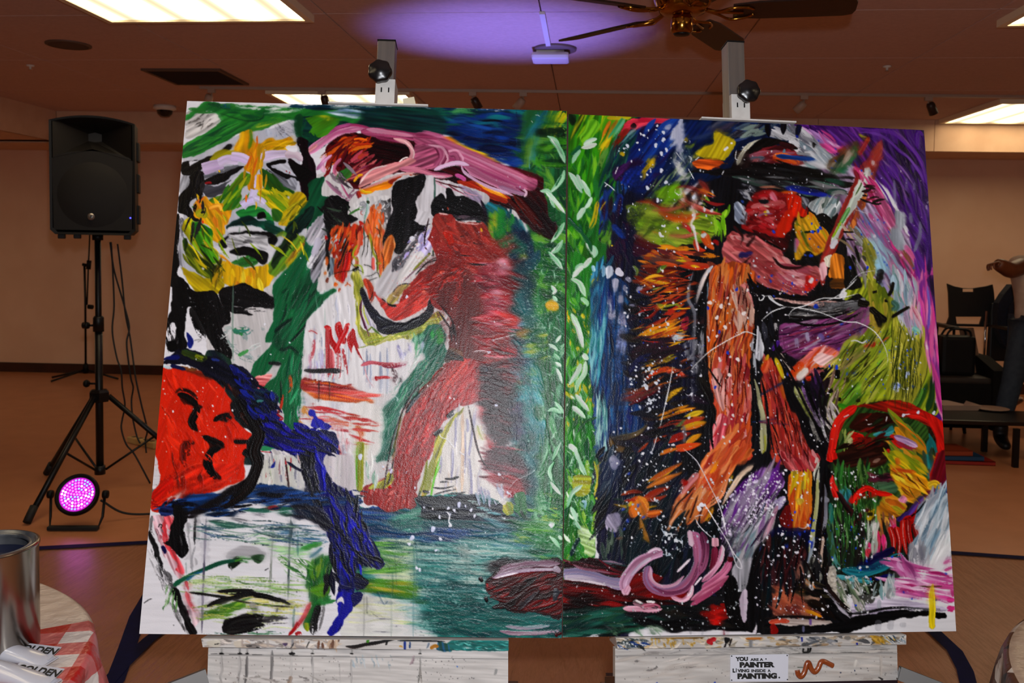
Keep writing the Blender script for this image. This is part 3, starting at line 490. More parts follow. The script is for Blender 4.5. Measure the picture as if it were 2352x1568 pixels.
def crom(p,closed=False,step=1.0):
    n=len(p)
    if n<3 and not closed:
        L=max(2,int(np.hypot(*(p[-1]-p[0]))/step));t=np.linspace(0,1,L)[:,None];return p[0]*(1-t)+p[-1]*t
    q=np.vstack([p[-1:],p,p[:2]]) if closed else np.vstack([2*p[0]-p[1],p,2*p[-1]-p[-2]])
    out=[]
    for k in range(n if closed else n-1):
        a,b,c,d=q[k],q[k+1],q[k+2],q[k+3]
        t=np.linspace(0,1,max(2,int(np.hypot(*(c-b))/step)),endpoint=False)[:,None]
        out.append(.5*(2*b+(c-a)*t+(2*a-5*b+4*c-d)*t*t+(3*b-a-3*c+d)*t**3))
    if not closed:out.append(p[-1:])
    return np.vstack(out)
def _mix(c,c2,n,k):
    A=rgb(c);B=rgb(c2) if c2 else A
    return A*(1-n[...,None])+B*n[...,None]
def _put(iy,ix,col,al,h):
    a=al[...,None]
    IMG[iy,ix]=IMG[iy,ix]*(1-a)+col*a
    HGT[iy,ix]=HGT[iy,ix]*(1-al*.85)+h*al
def pl(c,s,c2=None,ang=0.,k=.1,rough=3.,a=1.,d=0.,h=.25,sm=1,sl=30.,sw=2.2,soft=1):
    """a painted patch: outline, two colours mixed in brush streaks along ang, ragged edge, dry brushing"""
    dry=d;p=pts(s);p=crom(p,True,4.) if sm else p
    r=rough+2
    x0=max(0,int(p[:,0].min()-r));x1=min(SW,int(p[:,0].max()+r+1));y0=max(0,int(p[:,1].min()-r));y1=min(SH,int(p[:,1].max()+r+1))
    if x1<=x0 or y1<=y0:return
    X,Y=np.meshgrid(np.arange(x0,x1,dtype=np.float32),np.arange(y0,y1,dtype=np.float32))
    o=rng.rand(6)*900
    Xw=X+rough*(samp(NS,X/9+o[0],Y/9+o[1])+.5*samp(NS,X/3+o[0],Y/3+o[1])-.75)
    Yw=Y+rough*(samp(NS,X/9+o[2],Y/9+o[3])+.5*samp(NS,X/3+o[2],Y/3+o[3])-.75)
    ins=np.zeros(X.shape,bool)
    q=np.roll(p,-1,0)
    for(ax,ay),(bx,by) in zip(p,q):
        if ay==by:continue
        lo,hi=min(ay,by),max(ay,by)
        j0=max(0,int(lo-y0-r));j1=min(X.shape[0],int(hi-y0+r+2))
        if j1<=j0:continue
        yy=Yw[j0:j1]
        ins[j0:j1]^=(yy>=lo)&(yy<hi)&(Xw[j0:j1]<(bx-ax)*(yy-ay)/(by-ay)+ax)
    m=ins.astype(np.float32)
    for _ in range(soft):
        e=np.pad(m,1,mode='edge');m=(e[:-2,1:-1]+e[2:,1:-1]+e[1:-1,:-2]+e[1:-1,2:]+2*m)/6
    ca,sa=np.cos(np.radians(ang)),np.sin(np.radians(ang))
    wob=6*samp(NS,X/60+o[4],Y/60+o[5])
    U=X*ca+Y*sa;V=-X*sa+Y*ca+wob
    n1=samp(NF,U/sl+o[0],V/sw+o[1]);n2=samp(NF,U/sl/2+o[2],V/sw/4+o[3]);n3=samp(NF,U/sl*2+o[4],V/sw*1.7+o[5])
    col=_mix(c,c2,np.clip((.45*n2+.35*n1+.2*n3-.5)*1.9+.5,0,1),k)*(1+k*(n1-.5)*2)[...,None]
    al=m*a
    if dry>0:
        g=.62*n1+.38*samp(NG,X/1.6+o[3],Y/1.6+o[2]);al=al*np.clip((g-dry)/.16+.5,0,1)
    sl_=(slice(y0,y1),slice(x0,x1));aa=al[...,None]
    IMG[sl_]=IMG[sl_]*(1-aa)+np.clip(col,0,1)*aa
    HGT[sl_]=HGT[sl_]*(1-al*.85)+h*(.55+.9*(n1-.5))*al
def _stroke(w,c,p,c2=None,d=0.,a=1.,h=.5,tp=(.15,.15),k=.12,sl=26.,fade=0.):
    """one brush stroke along the centre line p (sheet units): bristle streaks, ridged edges, running dry at the end"""
    n=len(p);dry=d
    if n<2:return
    d=np.gradient(p,axis=0);L=np.hypot(d[:,0],d[:,1])+1e-6;nx,ny=-d[:,1]/L,d[:,0]/L
    S=np.cumsum(L);f=S/S[-1];o=rng.rand(4)*900
    W=np.full(n,w/2,np.float32)
    if tp[0]>0:W*=np.sqrt(np.clip(f/tp[0],.02,1))
    if tp[1]>0:W*=np.sqrt(np.clip((1-f)/tp[1],.02,1))
    W*=1+.16*(samp(NS,S/12+o[0],np.zeros(n)+o[1])-.5)*2
    nt=max(3,int(w/.6)+1)
    t=np.linspace(-1,1,nt)[None]
    X=p[:,0][:,None]+nx[:,None]*t*W[:,None];Y=p[:,1][:,None]+ny[:,None]*t*W[:,None]
    ix=np.round(X).astype(np.int32);iy=np.round(Y).astype(np.int32)
    tw=t*w/2
    n1=samp(NF,S[:,None]/sl+o[2],tw/1.7+o[3]);n2=samp(NF,S[:,None]/sl/1.5+o[1],tw/4.5+o[0])
    edge=np.abs(t)*np.ones((n,1))
    col=_mix(c,c2,np.clip((.5*n2+.5*n1-.5)*2+.5,0,1),k)*(1+k*(n1-.5)*2)[...,None]
    al=np.clip((1-edge)*W[:,None]/.9+.25,0,1)*a
    if fade:al=al*np.clip((1-f)/fade,0,1)[:,None]
    dd=dry+(.45*np.clip((f-.55)/.45,0,1) if dry>0 else 0)
    if dry>0:
        g=.65*n1+.35*samp(NG,X/1.5,Y/1.5);al=al*np.clip((g-np.asarray(dd)[...,None])/.16+.5,0,1)
    hh=h*(.5+.5*edge**3+.7*(n1-.5))
    ok=(ix>=0)&(ix<SW)&(iy>=0)&(iy<SH)
    _put(iy[ok],ix[ok],np.clip(col[ok],0,1),al[ok],hh[ok])
def st(w,c,s,c2=None,**kw):
    for part in s.split(';'):
        _stroke(w/T[2]*1.,c,crom(pts(part),False,.6),c2,**kw)
def _inside(p,x,y):
    r=False;q=np.roll(p,-1,0)
    for(ax,ay),(bx,by) in zip(p,q):
        if(ay>y)!=(by>y) and x<(bx-ax)*(y-ay)/(by-ay)+ax:r=not r
    return r
def _spots(n,s):
    p=pts(s);lo,hi=p.min(0),p.max(0);out=[]
    for _ in range(n*12):
        if len(out)>=n:break
        x,y=lo+rng.rand(2)*(hi-lo)
        if _inside(p,x,y):out.append((x,y))
    return out
def fl(n,s,cols,ang,l,w,da=9.,bend=.05,**kw):
    """n brush strokes scattered over the patch s, along ang (degrees, or a centre x,y to circle round), colours from cols"""
    cols=cols.split()
    ctr=pts(ang)[0] if isinstance(ang,str) else None
    for x,y in _spots(n,s):
        a=np.degrees(np.arctan2(y-ctr[1],x-ctr[0]))+90 if ctr is not None else ang
        a=np.radians(a+rng.randn()*da);L=l/T[2]*(.5+rng.rand());q=rng.randn()*bend*L
        e=np.array([np.cos(a),np.sin(a)]);m=np.array([-e[1],e[0]]);o=np.array([x,y])
        p=crom(np.array([o-e*L/2,o+m*q,o+e*L/2],np.float32),False,.6)
        c=cols[rng.randint(len(cols))];c2=cols[rng.randint(len(cols))];kw.setdefault('tp',(.4,.65))
        _stroke(max(1.2,w/T[2]*(.55+.9*rng.rand())),c,p,c2 if rng.rand()<.6 else None,**kw)
def dots(n,s,cols,r0,r1,tail=.25,h=.8,pw=3.):
    """splashed drops, some with a tail"""
    cols=cols.split()
    for x,y in _spots(n,s):
        r=(r0+(r1-r0)*rng.rand()**pw)/T[2];c=cols[rng.randint(len(cols))]
        blob(x,y,r,c,h)
        if rng.rand()<tail:
            a=rng.rand()*6.3;L=r*(2+4*rng.rand())
            _stroke(max(1.,r*.8),c,crom(np.array([[x,y],[x+np.cos(a)*L*.6,y+np.sin(a)*L*.5],[x+np.cos(a+.5)*L,y+np.sin(a+.5)*L]],np.float32),False,.6),None,h=h,tp=(0,.8))
def blob(x,y,r,c,h=.8):
    R=int(r*1.7+2);x0,x1,y0,y1=max(0,int(x)-R),min(SW,int(x)+R+1),max(0,int(y)-R),min(SH,int(y)+R+1)
    if x1<=x0 or y1<=y0:return
    X,Y=np.meshgrid(np.arange(x0,x1),np.arange(y0,y1));a=np.arctan2(Y-y,X-x);ph=rng.rand(2)*6.3;e=1+rng.rand()*.35
    rr=r*(1+.18*np.sin(2*a+ph[0])+.1*np.sin(3*a+ph[1]));d=np.hypot((X-x)*e,Y-y)
    al=np.clip(rr-d+.5,0,1);sl_=(slice(y0,y1),slice(x0,x1))
    IMG[sl_]=IMG[sl_]*(1-al[...,None])+rgb(c)*al[...,None];HGT[sl_]=HGT[sl_]*(1-al)+al*h*np.clip(1.2-(d/(rr+.1))**2,0,1)
def bl(r,c,s,h=.8):
    for x,y in pts(s):blob(x,y,r/T[2],c,h)
def _mask(s,feather=6):
    p=pts(s);x0,y0=np.maximum(p.min(0).astype(int)-feather,0);x1,y1=np.minimum(p.max(0).astype(int)+feather+1,[SW,SH])
    X,Y=np.meshgrid(np.arange(x0,x1),np.arange(y0,y1));m=np.zeros(X.shape,bool)
    for(ax,ay),(bx,by) in zip(p,np.roll(p,-1,0)):
        if ay!=by:m^=((ay>Y)!=(by>Y))&(X<(bx-ax)*(Y-ay)/(by-ay)+ax)
    m=m.astype(np.float32)
    for _ in range(2):
        for ax in(0,1):
            c=np.cumsum(np.pad(m,[(feather,feather) if k==ax else(0,0) for k in(0,1)],mode='edge'),ax)
            w=2*feather;n=m.shape[ax]
            m=(np.take(c,np.arange(w,w+n)-(1 if w+n>c.shape[ax] else 0),ax)-np.take(c,np.arange(0,n),ax))/w
    return m,(slice(y0,y1),slice(x0,x1)),X,Y
def smu(s,ang,n,a=.8,feather=6):
    """wet paint dragged along ang inside the patch"""
    m,sl_,X,Y=_mask(s,feather);dx,dy=np.cos(np.radians(ang)),np.sin(np.radians(ang));acc=0;k=9
    wob=(samp(NF,X/40,Y/3+77)-.5)*n
    for q in np.linspace(-1,1,k):
        ix=np.clip(np.round(X+dx*(n*q+wob)).astype(int),0,SW-1);iy=np.clip(np.round(Y+dy*(n*q+wob)).astype(int),0,SH-1)
        acc=acc+IMG[iy,ix]
    m=(m*a)[...,None];IMG[sl_]=IMG[sl_]*(1-m)+acc/k*m
def hz(c,s,a=.5,feather=14,grit=.35):
    """thin dry scumble with a soft edge"""
    m,sl_,X,Y=_mask(s,feather);o=rng.rand(2)*900
    g=.6*samp(NG,X/1.4+o[0],Y/1.4)+.4*samp(NF,X/14,Y/3+o[1])
    m=(np.clip(m*a*2-1+g*(1+grit*2)+(1-grit)*.0,0,1)*np.clip(m*a*1.3,0,1))[...,None]
    IMG[sl_]=IMG[sl_]*(1-m)+rgb(c)*m
def gr(c,s,thr=.8,a=.8,feather=8,sx=1.3,sy=1.3):
    """paint caught on the tooth of the canvas, and flash sparkle painted in as pale specks"""
    m,sl_,X,Y=_mask(s,feather);o=rng.rand(2)*900
    g=samp(NG,X/sx+o[0],Y/sy+o[1]);m=m*np.clip((g-thr)/.08,0,1)*a
    HGT[sl_]+=m*.15;m=m[...,None];IMG[sl_]=IMG[sl_]*(1-m)+rgb(c)*m
# ---------------------------------------------------------------- the left canvas, stroke by stroke
K='0c0b0d';WH='e4e2e6'
tl(0,0,1)
pl('e0dee3','290,200 1320,200 1320,1490 290,1490','e4e2e7',0,.012,0,h=.05,sm=0)
pl('cbc6c6','690,420 760,700 700,900 720,1130 850,1150 1200,1150 1200,500 1010,410','d2cece',90,.03,6,h=.1)
pl('c4c0c0','530,640 700,600 720,900 600,960 480,820','cecacb',80,.04,8,h=.1)
fl(40,'700,640 830,640 850,1000 820,1100 700,1100','aeb3c4 c9c5cb 9ca4b4 e0dde0',88,90,7,5,d=.35)
# ---- top band and the night behind the boat
tl(810,230)
pl('0a3b52','-560,60 -200,40 300,45 800,60 1250,85 1840,95 1840,560 1560,640 1400,560 1000,380 600,250 200,220 -120,200 -400,180','0c2f3f',4,.25,6,sl=50,sw=4)
pl('143f8f','800,180 1400,110 1560,200 1480,580 1250,520 900,360','0a1c4d',5,.25,8,d=.3,sl=40,sw=5)
fl(36,'760,250 1480,170 1460,540 1230,500','0b1a44 123c86 0d2a5e 0a1530 1b4d94',8,220,60,10,d=.22)
fl(26,'250,70 1100,90 1080,200 700,240 250,180','0d4d4a 12634f 0b2f38 1d6a58 0e3d5c',4,240,42,9,d=.25)
fl(16,'820,60 1500,95 1480,250 850,200','11406c 1c5b8e 0b2b55 14707a',12,200,40,14,d=.3)
fl(18,'-350,30 700,50 640,95 -340,70','b5b4b6 8f9698 d0cfd0 6f8a86',3,190,30,5,d=.42)
fl(12,'30,150 650,130 600,210 200,200','0a2124 0d2c2c 123f3a',6,220,40,8,d=.2)
st(46,'2a7a55','850,110 980,90 1090,110','5da05e',d=.35);st(50,'2b5f9c','830,190 950,170 1080,240','17467c',d=.25)
st(20,'060d1c','1110,180 1220,175 1320,185',d=.2);st(14,'2a5f95','1400,300 1405,420 1390,540',d=.3);st(12,'245486','1105,250 1110,330 1100,400',d=.3)
st(24,'18233c','1400,100 1440,240 1420,300',d=.3)
# ---- green column by the seam
tl(0,0,1)
pl('2f6e3f','1200,270 1302,258 1296,1000 1290,1330 1215,1330 1205,1200 1190,1000 1195,760 1210,540','1c5a35',92,.3,5,sl=24)
fl(120,'1205,290 1302,260 1297,700 1225,720','2f7d2c 15502d 4d9a2f 0f3d2a 6aa43c 1b6b3a',12,60,13,25,d=.3)
fl(130,'1195,700 1297,700 1290,1320 1190,1290','2c7a4a 1b5f40 3f8f55 16553c 5aa06a 8fbf9a 237048',88,60,12,22,d=.34)
fl(60,'1215,600 1297,600 1290,1300 1210,1280','a9cdb4 cfe3d3 6fae83',80,26,4,40,d=.5)
tl(810,230)
fl(14,'1620,110 1830,100 1830,240 1560,330','5f9a1c 8fb820 d9c51c 245f1e 0c3328',118,190,26,8,d=.12)
fl(10,'1560,110 1700,100 1540,420 1490,380','14506a 1d6d7a 0e3c52 2c7f8c',112,220,26,8,d=.25)
st(34,'d5c418','1815,110 1790,200','a8b51c');st(30,'c9b91e','1770,190 1830,130')
pl('15301c','1580,250 1830,240 1830,330 1700,300 1600,320','0c2016',30,.3,6,d=.3)
fl(22,'1520,380 1830,340 1830,560 1560,600','3f8a1e 1d5c1e 5d9f2b 0b2f1a',168,170,34,10,d=.25)
st(70,'7f9d3d','1530,330 1500,460 1480,580','4f8a20',d=.25);st(30,'9fc0c8','1580,340 1530,480 1520,600','4f90a8',d=.3)
st(44,'3a86a6','1600,300 1560,400 1540,560','2c7a6a',d=.42)
# ---- teal haze right of the dancer
tl(0,0,1)
pl('1f5a55','1110,455 1200,520 1225,600 1225,900 1235,1100 1210,1200 1170,1180 1190,1000 1160,760 1100,600','163f4e',85,.3,10,d=.15,sl=20,sw=4)
fl(90,'1120,480 1210,540 1230,900 1220,1180 1170,1100 1150,700','1a4a4f 22645c 143a4c 2a7a80 1d5e48',75,60,15,35,d=.28)
fl(26,'1180,820 1240,820 1250,1050 1195,1000','2f8a94 4aa7b4 237a7c 1c6a70',70,55,12,25,d=.3)
tl(810,230)
pl('1f7a6d','1110,830 1250,900 1330,950 1300,1000 1150,960 1090,900','2d6fa0',30,.25,6,d=.2)
fl(20,'1160,950 1340,950 1400,1250 1250,1280 1170,1180','2b8a3a 1c6a34 9dab2c 114f3a 5f9a2a',86,200,52,8,d=.15)
pl('208a3c','1260,940 1310,960 1320,1100 1270,1190 1225,1140 1230,1000','2b7a30',86,.15);st(44,'c3b932','1225,950 1220,1050 1215,1130','5f9a2a',d=.1)
fl(20,'1320,1020 1480,1100 1560,1400 1400,1450 1330,1250','122c4a 16405c 0c2038 1d5060',100,160,60,18,d=.2)
fl(10,'1200,1150 1450,1150 1500,1350 1330,1300','2a7a3a 237a50 4a8a6a',140,150,46,15,d=.3)
tl(0,0,1)
fl(12,'1200,770 1250,760 1255,830 1215,830','b8b32c d6c832 6f9a3c',165,26,8,12,d=.35)
bl(7,'c8c13c','1205,590');st(12,'3f9ed0','1180,750 1196,742 1206,740','7fb0c8',d=.2);st(16,'6b6a2c','1186,770 1210,762 1216,752','9a7a3a',d=.2)
pl('e2b222','1252,699 1268,688 1284,702 1278,712 1260,710','d9a41c',0,.1,2)
# ---- the pink boat
tl(810,230)
pl('12303a','-480,100 0,80 700,80 760,330 400,300 0,260 -300,420 -480,420','0d3b33',5,.3,6)
pl('2b0710','-230,420 -130,300 60,280 560,300 900,420 1300,560 1600,640 1640,760 1700,1040 1760,1100 1700,1180 1600,1150 1480,1060 1350,930 1180,870 1050,790 900,720 560,640 300,640 60,760 -40,700 -160,560','4a0a12',25,.3,6,sl=40)
pl('1c060c','1420,800 1600,800 1680,980 1740,1080 1700,1180 1560,1110 1450,960 1330,880','3a0d10',50,.3,8,d=.15)
st(70,'3c0f0f','1400,830 1520,980 1640,1100','561612',d=.25);st(30,'7a2410','1380,810 1420,880 1500,960','3c0f0f',d=.3)
pl('150509','170,390 440,380 500,440 470,500 330,540 180,540 120,480','32060f',10,.3,4)
pl('8a2c1a','-180,430 -60,310 100,330 160,400 0,440 -100,520','c4571a',155,.35,5,d=.15)
fl(34,'-200,420 -60,330 150,350 140,420 -40,470 -180,560','d4641c a82f14 7a1612 e08a1e 4a0a10 c23a14',152,170,22,10)
fl(12,'-260,500 -150,430 -20,480 -100,640 -220,640','5a0d18 8a1c22 3a0812 b0401c',120,150,26,12)
st(24,'e7a91c','0,430 80,405 170,395','c9671a');st(20,'e0701a','10,340 60,330 130,345')
fl(14,'0,480 160,470 130,620 0,700','b3475a 8a2838 c96a6a 6a1a22',140,130,34,14,d=.2);st(40,'d65a2a','50,500 90,470 140,460','a83a3a',d=.2)
fl(10,'-30,640 120,560 220,560 60,700','a84a6a c97a5a 6a1226',150,160,26,8)
pl('e57a14','40,790 130,740 260,700 380,690 370,730 200,780 90,810','f0a018',165,.2,4);pl('c25a14','300,690 420,650 560,640 520,670 420,700 330,720','8a1c10',170,.25,4)
st(22,'f0c21c','60,760 110,790 170,790');st(40,'c9401c','40,780 60,830 80,880','7a2430');st(22,'e8b41c','10,700 50,650 90,640','d98a1c')
pl('c2401a','900,700 1080,700 1240,770 1350,840 1300,880 1150,830 1000,780','6a1410',25,.35,4);pl('e8891c','1050,700 1140,740 1290,800 1330,840 1230,810 1110,750','f2a41c',25,.2,3)
st(14,'f2b01e','1080,715 1180,760 1300,820');st(34,'7a1a10','1330,850 1400,920 1450,990','3a0a0c',d=.15)
pl('d9b31c','760,330 850,320 960,390 1100,450 1260,530 1200,520 1040,460 900,390','c9701c',25,.3,3);st(18,'e8c81c','880,370 980,410 1090,450 1160,470',d=.15);st(20,'e59a1c','760,330 820,350 880,370')
P1,P2,P3,P4='b0557a','8a2f58','d391ad','c87a92'
st(70,'c06f96','-420,480 -300,390 -150,290 0,240 120,250','d79ab8',h=.8);st(30,'d9a8bd','-400,470 -260,360 -120,280 40,270','b5608a',h=.8);st(30,'c9808a','-430,490 -380,440 -300,380','d8989c',h=.9)
st(28,'9a3560','-160,240 0,215 150,240','c05a8a',h=.8);st(30,'8a2858','-230,300 -130,240 0,205','b85a90',h=.7)
st(80,P2,'70,270 250,280 420,300 620,330',P1,h=.8);st(40,P3,'120,250 320,280 520,310',P4,h=.9);st(34,'7a2348','200,320 350,345 480,370',P1,h=.7)
pl('a34a6e','530,290 700,280 830,340 1000,420 1250,540 1500,650 1580,690 1560,770 1400,760 1200,700 1000,560 900,460 760,380 560,380','c67a98',24,.3,3,h=.7,sl=60)
for q in range(5):
    st(40,[P1,P3,'b85a80',P4,'8a3560'][q],f'{720 - q * 10},{330 + q * 34} {940},{430 + q * 32} {1230},{560 + q * 30} {1540 - q * 20},{690 + q * 26}',[P4,P1,P3,'9a4570',P1][q],h=.9,sl=60)
st(46,'8a3058','540,300 640,310 740,330','b5607f',h=.9);st(34,'a0456e','600,270 680,290 760,320','cf8aa8',h=.9)
pl('9a4266','530,390 700,380 800,440 830,520 780,560 640,600 420,600 380,570 520,520','b96a86',160,.3,4,h=.7)
for q,c in enumerate(['7a2a4c','b5678a','8a3a5c','c98aa2','6a2040']):
    st(26,c,f'{590 + q * 34},{380 + q * 4} {700 + q * 26},{400 + q * 6} {745 + q * 14},{490} {690 + q * 16},{570}','a8587a',h=.9)
st(20,'d7a3b6','650,385 770,410 815,500 790,550',h=1.);st(18,'d49db4','820,440 890,430 940,490 945,530',h=1.);st(40,'7a2c50','830,470 880,470 910,530','a85a7c',h=.7)
st(36,'c98a92','350,330 470,370 510,450 480,520 380,560','dba6aa',h=1.);st(12,'e8c4c4','440,350 520,430 515,500 460,540 400,560',h=1.)
pl('c98086','390,530 480,500 540,520 440,580 300,650 180,700 100,740 50,740 90,650 170,590','d99c98',155,.2,3,h=.9);st(16,'ecd2d0','60,720 110,650 180,590 300,560',h=1.);st(14,'f0dcd8','400,530 440,500 480,490',h=1.)
st(20,'e8b8b4','60,770 140,740 280,690 420,640 560,620','c47c80',h=1.)
st(50,'a34a6c','400,590 560,600 700,640 860,650','c67a90',h=.8);st(36,'bb4f92','880,640 930,660 970,690','d46aa6',h=.9);st(20,'e2b8c8','620,660 700,655 800,660',h=.9)
st(36,'ead6e6','700,600 800,560 900,540 1000,560','d3b0cc',h=1.);st(26,'dcc4da','930,560 960,620 1060,690 1180,750 1300,790 1380,820','b88aa8',h=1.)
st(70,'b5688a','960,570 1100,650 1250,720 1440,790','d09ab4',h=.9,sl=60);st(40,'caa0bc','1250,740 1400,790 1490,810','8a5a7a',h=1.);st(22,'e0bfd0','1440,750 1490,790 1470,830',h=1.)
st(26,'3c1626','1400,745 1470,760','a85a80',h=.8)
st(40,'c88aa8','-240,620 -260,560 -240,470','e0bccc',h=1.);st(30,'b0649a','-180,470 -240,520 -310,600','d9a4c4',h=1.);st(30,'d48a9c','-160,590 -140,650 -150,680','e6b4bc',h=1.)
st(26,'b5587a','-100,500 -150,560 -160,640','d08aa4',h=.9);st(20,'b85a84','-100,720 -60,790 -20,850','d8a8b8',h=.9);st(30,'9a6a84','-230,690 -150,770 -60,840','c49ab0',h=.9,d=.1)
st(40,'8a5c74','-60,870 10,790 60,740','caa2b4',h=.9,d=.15)
tl(320,230)
pl('4f8a38','1700,640 1800,570 1820,640 1740,700 1690,700','2f6a2c',130,.2);fl(8,'1640,700 1867,560 1867,900 1750,880','8a7a84 2f2a30 b9b2b4 5a4a54',45,120,34,14,d=.25)
# ---- the big face
pl('c9c8cf','400,480 700,370 940,270 1150,240 1340,180 1380,500 1400,900 1420,1200 1300,1500 1000,1570 500,1570 360,1450 350,1150 420,800 380,560','b2b3bf',80,.06,4,h=.12)
pl('a9a5a3','400,110 560,90 700,150 640,240 420,330 395,250','cfcbc8',150,.12,5,d=.15);fl(16,'410,140 640,120 600,240 430,250','1a1817 55504c 8a8582',140,60,14,20,d=.35)
pl('1f6e35','372,500 372,390 500,310 620,250 690,190 690,150 620,105 500,110 410,180 398,130 480,85 560,20 760,25 950,50 1200,62 1500,80 1867,85 1867,195 1700,165 1520,130 1340,150 1200,200 1060,250 930,270 820,300 700,370 560,440 430,490','2c7c30',152,.22,5,sl=50,sw=4)
fl(16,'390,430 640,280 900,220 1100,160 850,260 600,400','257a34 1a5c33 3f8f3a 14502e',150,330,48,5,d=.2)
st(60,'6f9c2c','960,250 1060,215 1180,170 1280,150','3c8030',d=.2);st(40,'8fae34','1000,230 1090,205 1150,190',d=.35)
fl(14,'480,90 900,60 1250,80 1300,150 900,170 650,120','1d6a30 2f7f34 155030',8,240,40,9,d=.2);st(12,'123f26','700,115 800,150 940,180 1050,160 1075,80');st(40,'1f5a82','700,50 770,55 830,80','1b6a3c',d=.3)
fl(14,'900,50 1500,75 1480,130 950,110','9fb8a4 5f9a70 cfd4cf',4,150,24,6,d=.45)
st(80,'174f2d','1375,120 1365,220 1390,340','0f3a24',d=.1);pl('4f8a1c','1430,160 1560,130 1720,170 1640,280 1540,320 1440,300 1480,230','2c7020',150,.25,5);st(30,'9aa51e','1550,140 1620,150 1600,180',d=.2)
st(50,'0f4a3c','1400,330 1440,300 1520,320','123c2c',d=.2);pl('12563a','1440,170 1400,300 1500,320 1490,280 1530,340 1420,360 1390,250','0e3a2a',90,.2)
pl('35597c','1600,95 1867,80 1867,160 1700,130','c2cdd0',6,.3,6,d=.35)
fl(14,'1150,230 1330,180 1330,320 1220,300','2a2a30 4a4a52 8e8e98',38,160,7,8,d=.4)
fl(10,'820,290 1320,250 1250,380 850,420','a9b0c4 c8ccd8 8e95a8',92,80,24,6,d=.4)
pl(K,'355,545 450,515 560,500 640,470 700,430 770,380 805,395 780,430 700,470 640,520 560,570 520,610 440,650 370,645','1a181a',160,.15,4)
pl('d5d4da','425,525 515,515 430,570',None,0,.03,2,sm=0)
pl(K,'430,650 550,610 560,690 545,770 520,830 440,880 470,970 590,1050 480,1040 380,980 330,950 340,830 400,740','17151a',100,.15,4,d=.04)
pl('8e8e94','350,640 430,670 420,720 360,790 340,760','c8c8ce',110,.2,4,d=.1)
pl(K,'320,980 350,1000 350,1100 335,1250 350,1380 335,1500 420,1590 250,1590 265,1350 290,1150','171518',95,.12,4)
st(50,'77767f','360,1010 370,1110 385,1180','9a99a2',d=.12);st(34,'85848c','350,1180 355,1330 375,1440 440,1540','b5b4bc',d=.15);st(10,'b0b0b6','330,1200 325,1300 325,1420',d=.5)
pl(K,'1350,330 1440,350 1440,420 1500,540 1520,650 1500,840 1470,960 1420,880 1380,760 1350,640 1290,560 1280,500 1400,550','1c0a14',80,.2,4)
pl('5b5b64','550,720 640,740 780,690 800,720 740,790 640,830 570,820 540,770','3c3c44',165,.15,4);pl('8e8f97','560,620 700,580 870,560 880,590 700,640 560,660','55565e',165,.2,4,d=.1)
pl(K,'555,690 640,650 740,610 900,565 850,610 780,650 740,700 640,720 570,715','19181c',160,.12,3);pl('c9c8d4','790,680 860,650 800,720 740,740',None,140,.05,3);st(24,'8a1c22','565,715 600,708 620,715')
pl(K,'1085,540 1180,520 1260,510 1240,550 1150,560 1130,580 1200,600 1300,640 1400,680 1290,690 1210,650 1130,600','1a191d',25,.12,3);pl('a9aab4','1130,570 1290,540 1340,620 1280,640 1180,590','c6c6d0',30,.1,3)
pl(K,'1280,520 1400,560 1500,640 1400,690 1340,640',None,30,.1,3);pl('8c8d97','1230,680 1350,680 1340,780 1260,740','b9bac4',60,.15,4,d=.1);pl('50515a','1090,600 1220,660 1290,720 1340,760 1240,780 1140,720','8a8b92',40,.2,4,d=.2)
bl(7,'a0242c','1262,610 1290,622');bl(10,'f0c410','686,608')
pl('d6a316','900,270 930,250 970,260 975,340 1050,370 1130,320 1200,350 1300,320 1345,380 1300,400 1150,430 1060,440 1060,560 1010,610 1000,760 940,770 920,700 960,620 900,580 940,480 820,430 860,330','c0820f',95,.2,4,sl=24)
st(26,'8aa51c','950,250 960,330 940,420','2f6e1c');st(50,'d9940f','890,270 880,350 840,440','e0b01a',d=.05);pl('c9a916','610,500 700,430 820,440 900,460 760,500 640,550','8d8a14',155,.2,4,d=.1)
fl(12,'1040,360 1330,330 1300,420 1050,440','d4a414 e2b61a a8860e c2920f',168,150,34,10);st(30,'dd8a1c','1000,420 980,520 990,600','e6b01c');st(40,'cf761a','940,440 970,540 930,600','e2a41a',d=.1)
pl('6c8a1c','960,640 880,620 790,720 740,790 560,870 450,910 600,910 740,850 700,960 720,1010 800,940 870,860 880,760 930,720','3f7a1f',128,.28,4);fl(16,'700,780 930,620 900,860 720,990','8fa81c 4f8a1e c0b31c 2f7022',122,180,30,6,d=.1)
pl('4f7a1a','1040,590 1130,620 1250,740 1330,790 1240,830 1140,790 1060,700','1f4a1c',50,.3,4);pl('7f9a1c','1010,790 1100,760 1240,820 1280,880 1240,1000 1180,960 1060,860','c2ac1a',35,.3,5);st(36,'2f6e1c','1060,700 1120,780 1230,830',d=.15)
fl(18,'1080,780 1300,800 1300,960 1200,1000','b8b01c 6f961c d2bb1c 8a9a1a',40,160,36,10,d=.05)
st(66,'ead9d0','1028,640 1030,700 1025,770','dfa61f',h=1.,tp=(.03,.03));st(30,'e8a81a','1035,640 1040,760','d98020',h=1.);st(20,'cfc3e6','1000,640 995,700 990,760',h=1.)
pl('d6a41a','480,870 560,830 620,880 720,890 700,960 790,940 770,1030 730,1080 740,1130 690,1210 600,1180 620,1100 540,1040 470,990','c98a14',60,.25,5);fl(18,'490,870 700,900 720,1100 620,1160 520,1010','e0b81f c9a018 df8a22 b59a1a d9c02a',60,140,36,14);st(60,'c9bb20','490,990 540,960 570,1010','8f9a1c');bl(12,K,'540,960')
st(34,'e07a24','500,880 540,840 560,830',d=.2);st(40,'e69a2c','600,930 680,910 700,950','e8c05a',d=.1);bl(12,'d9481c','545,1045')
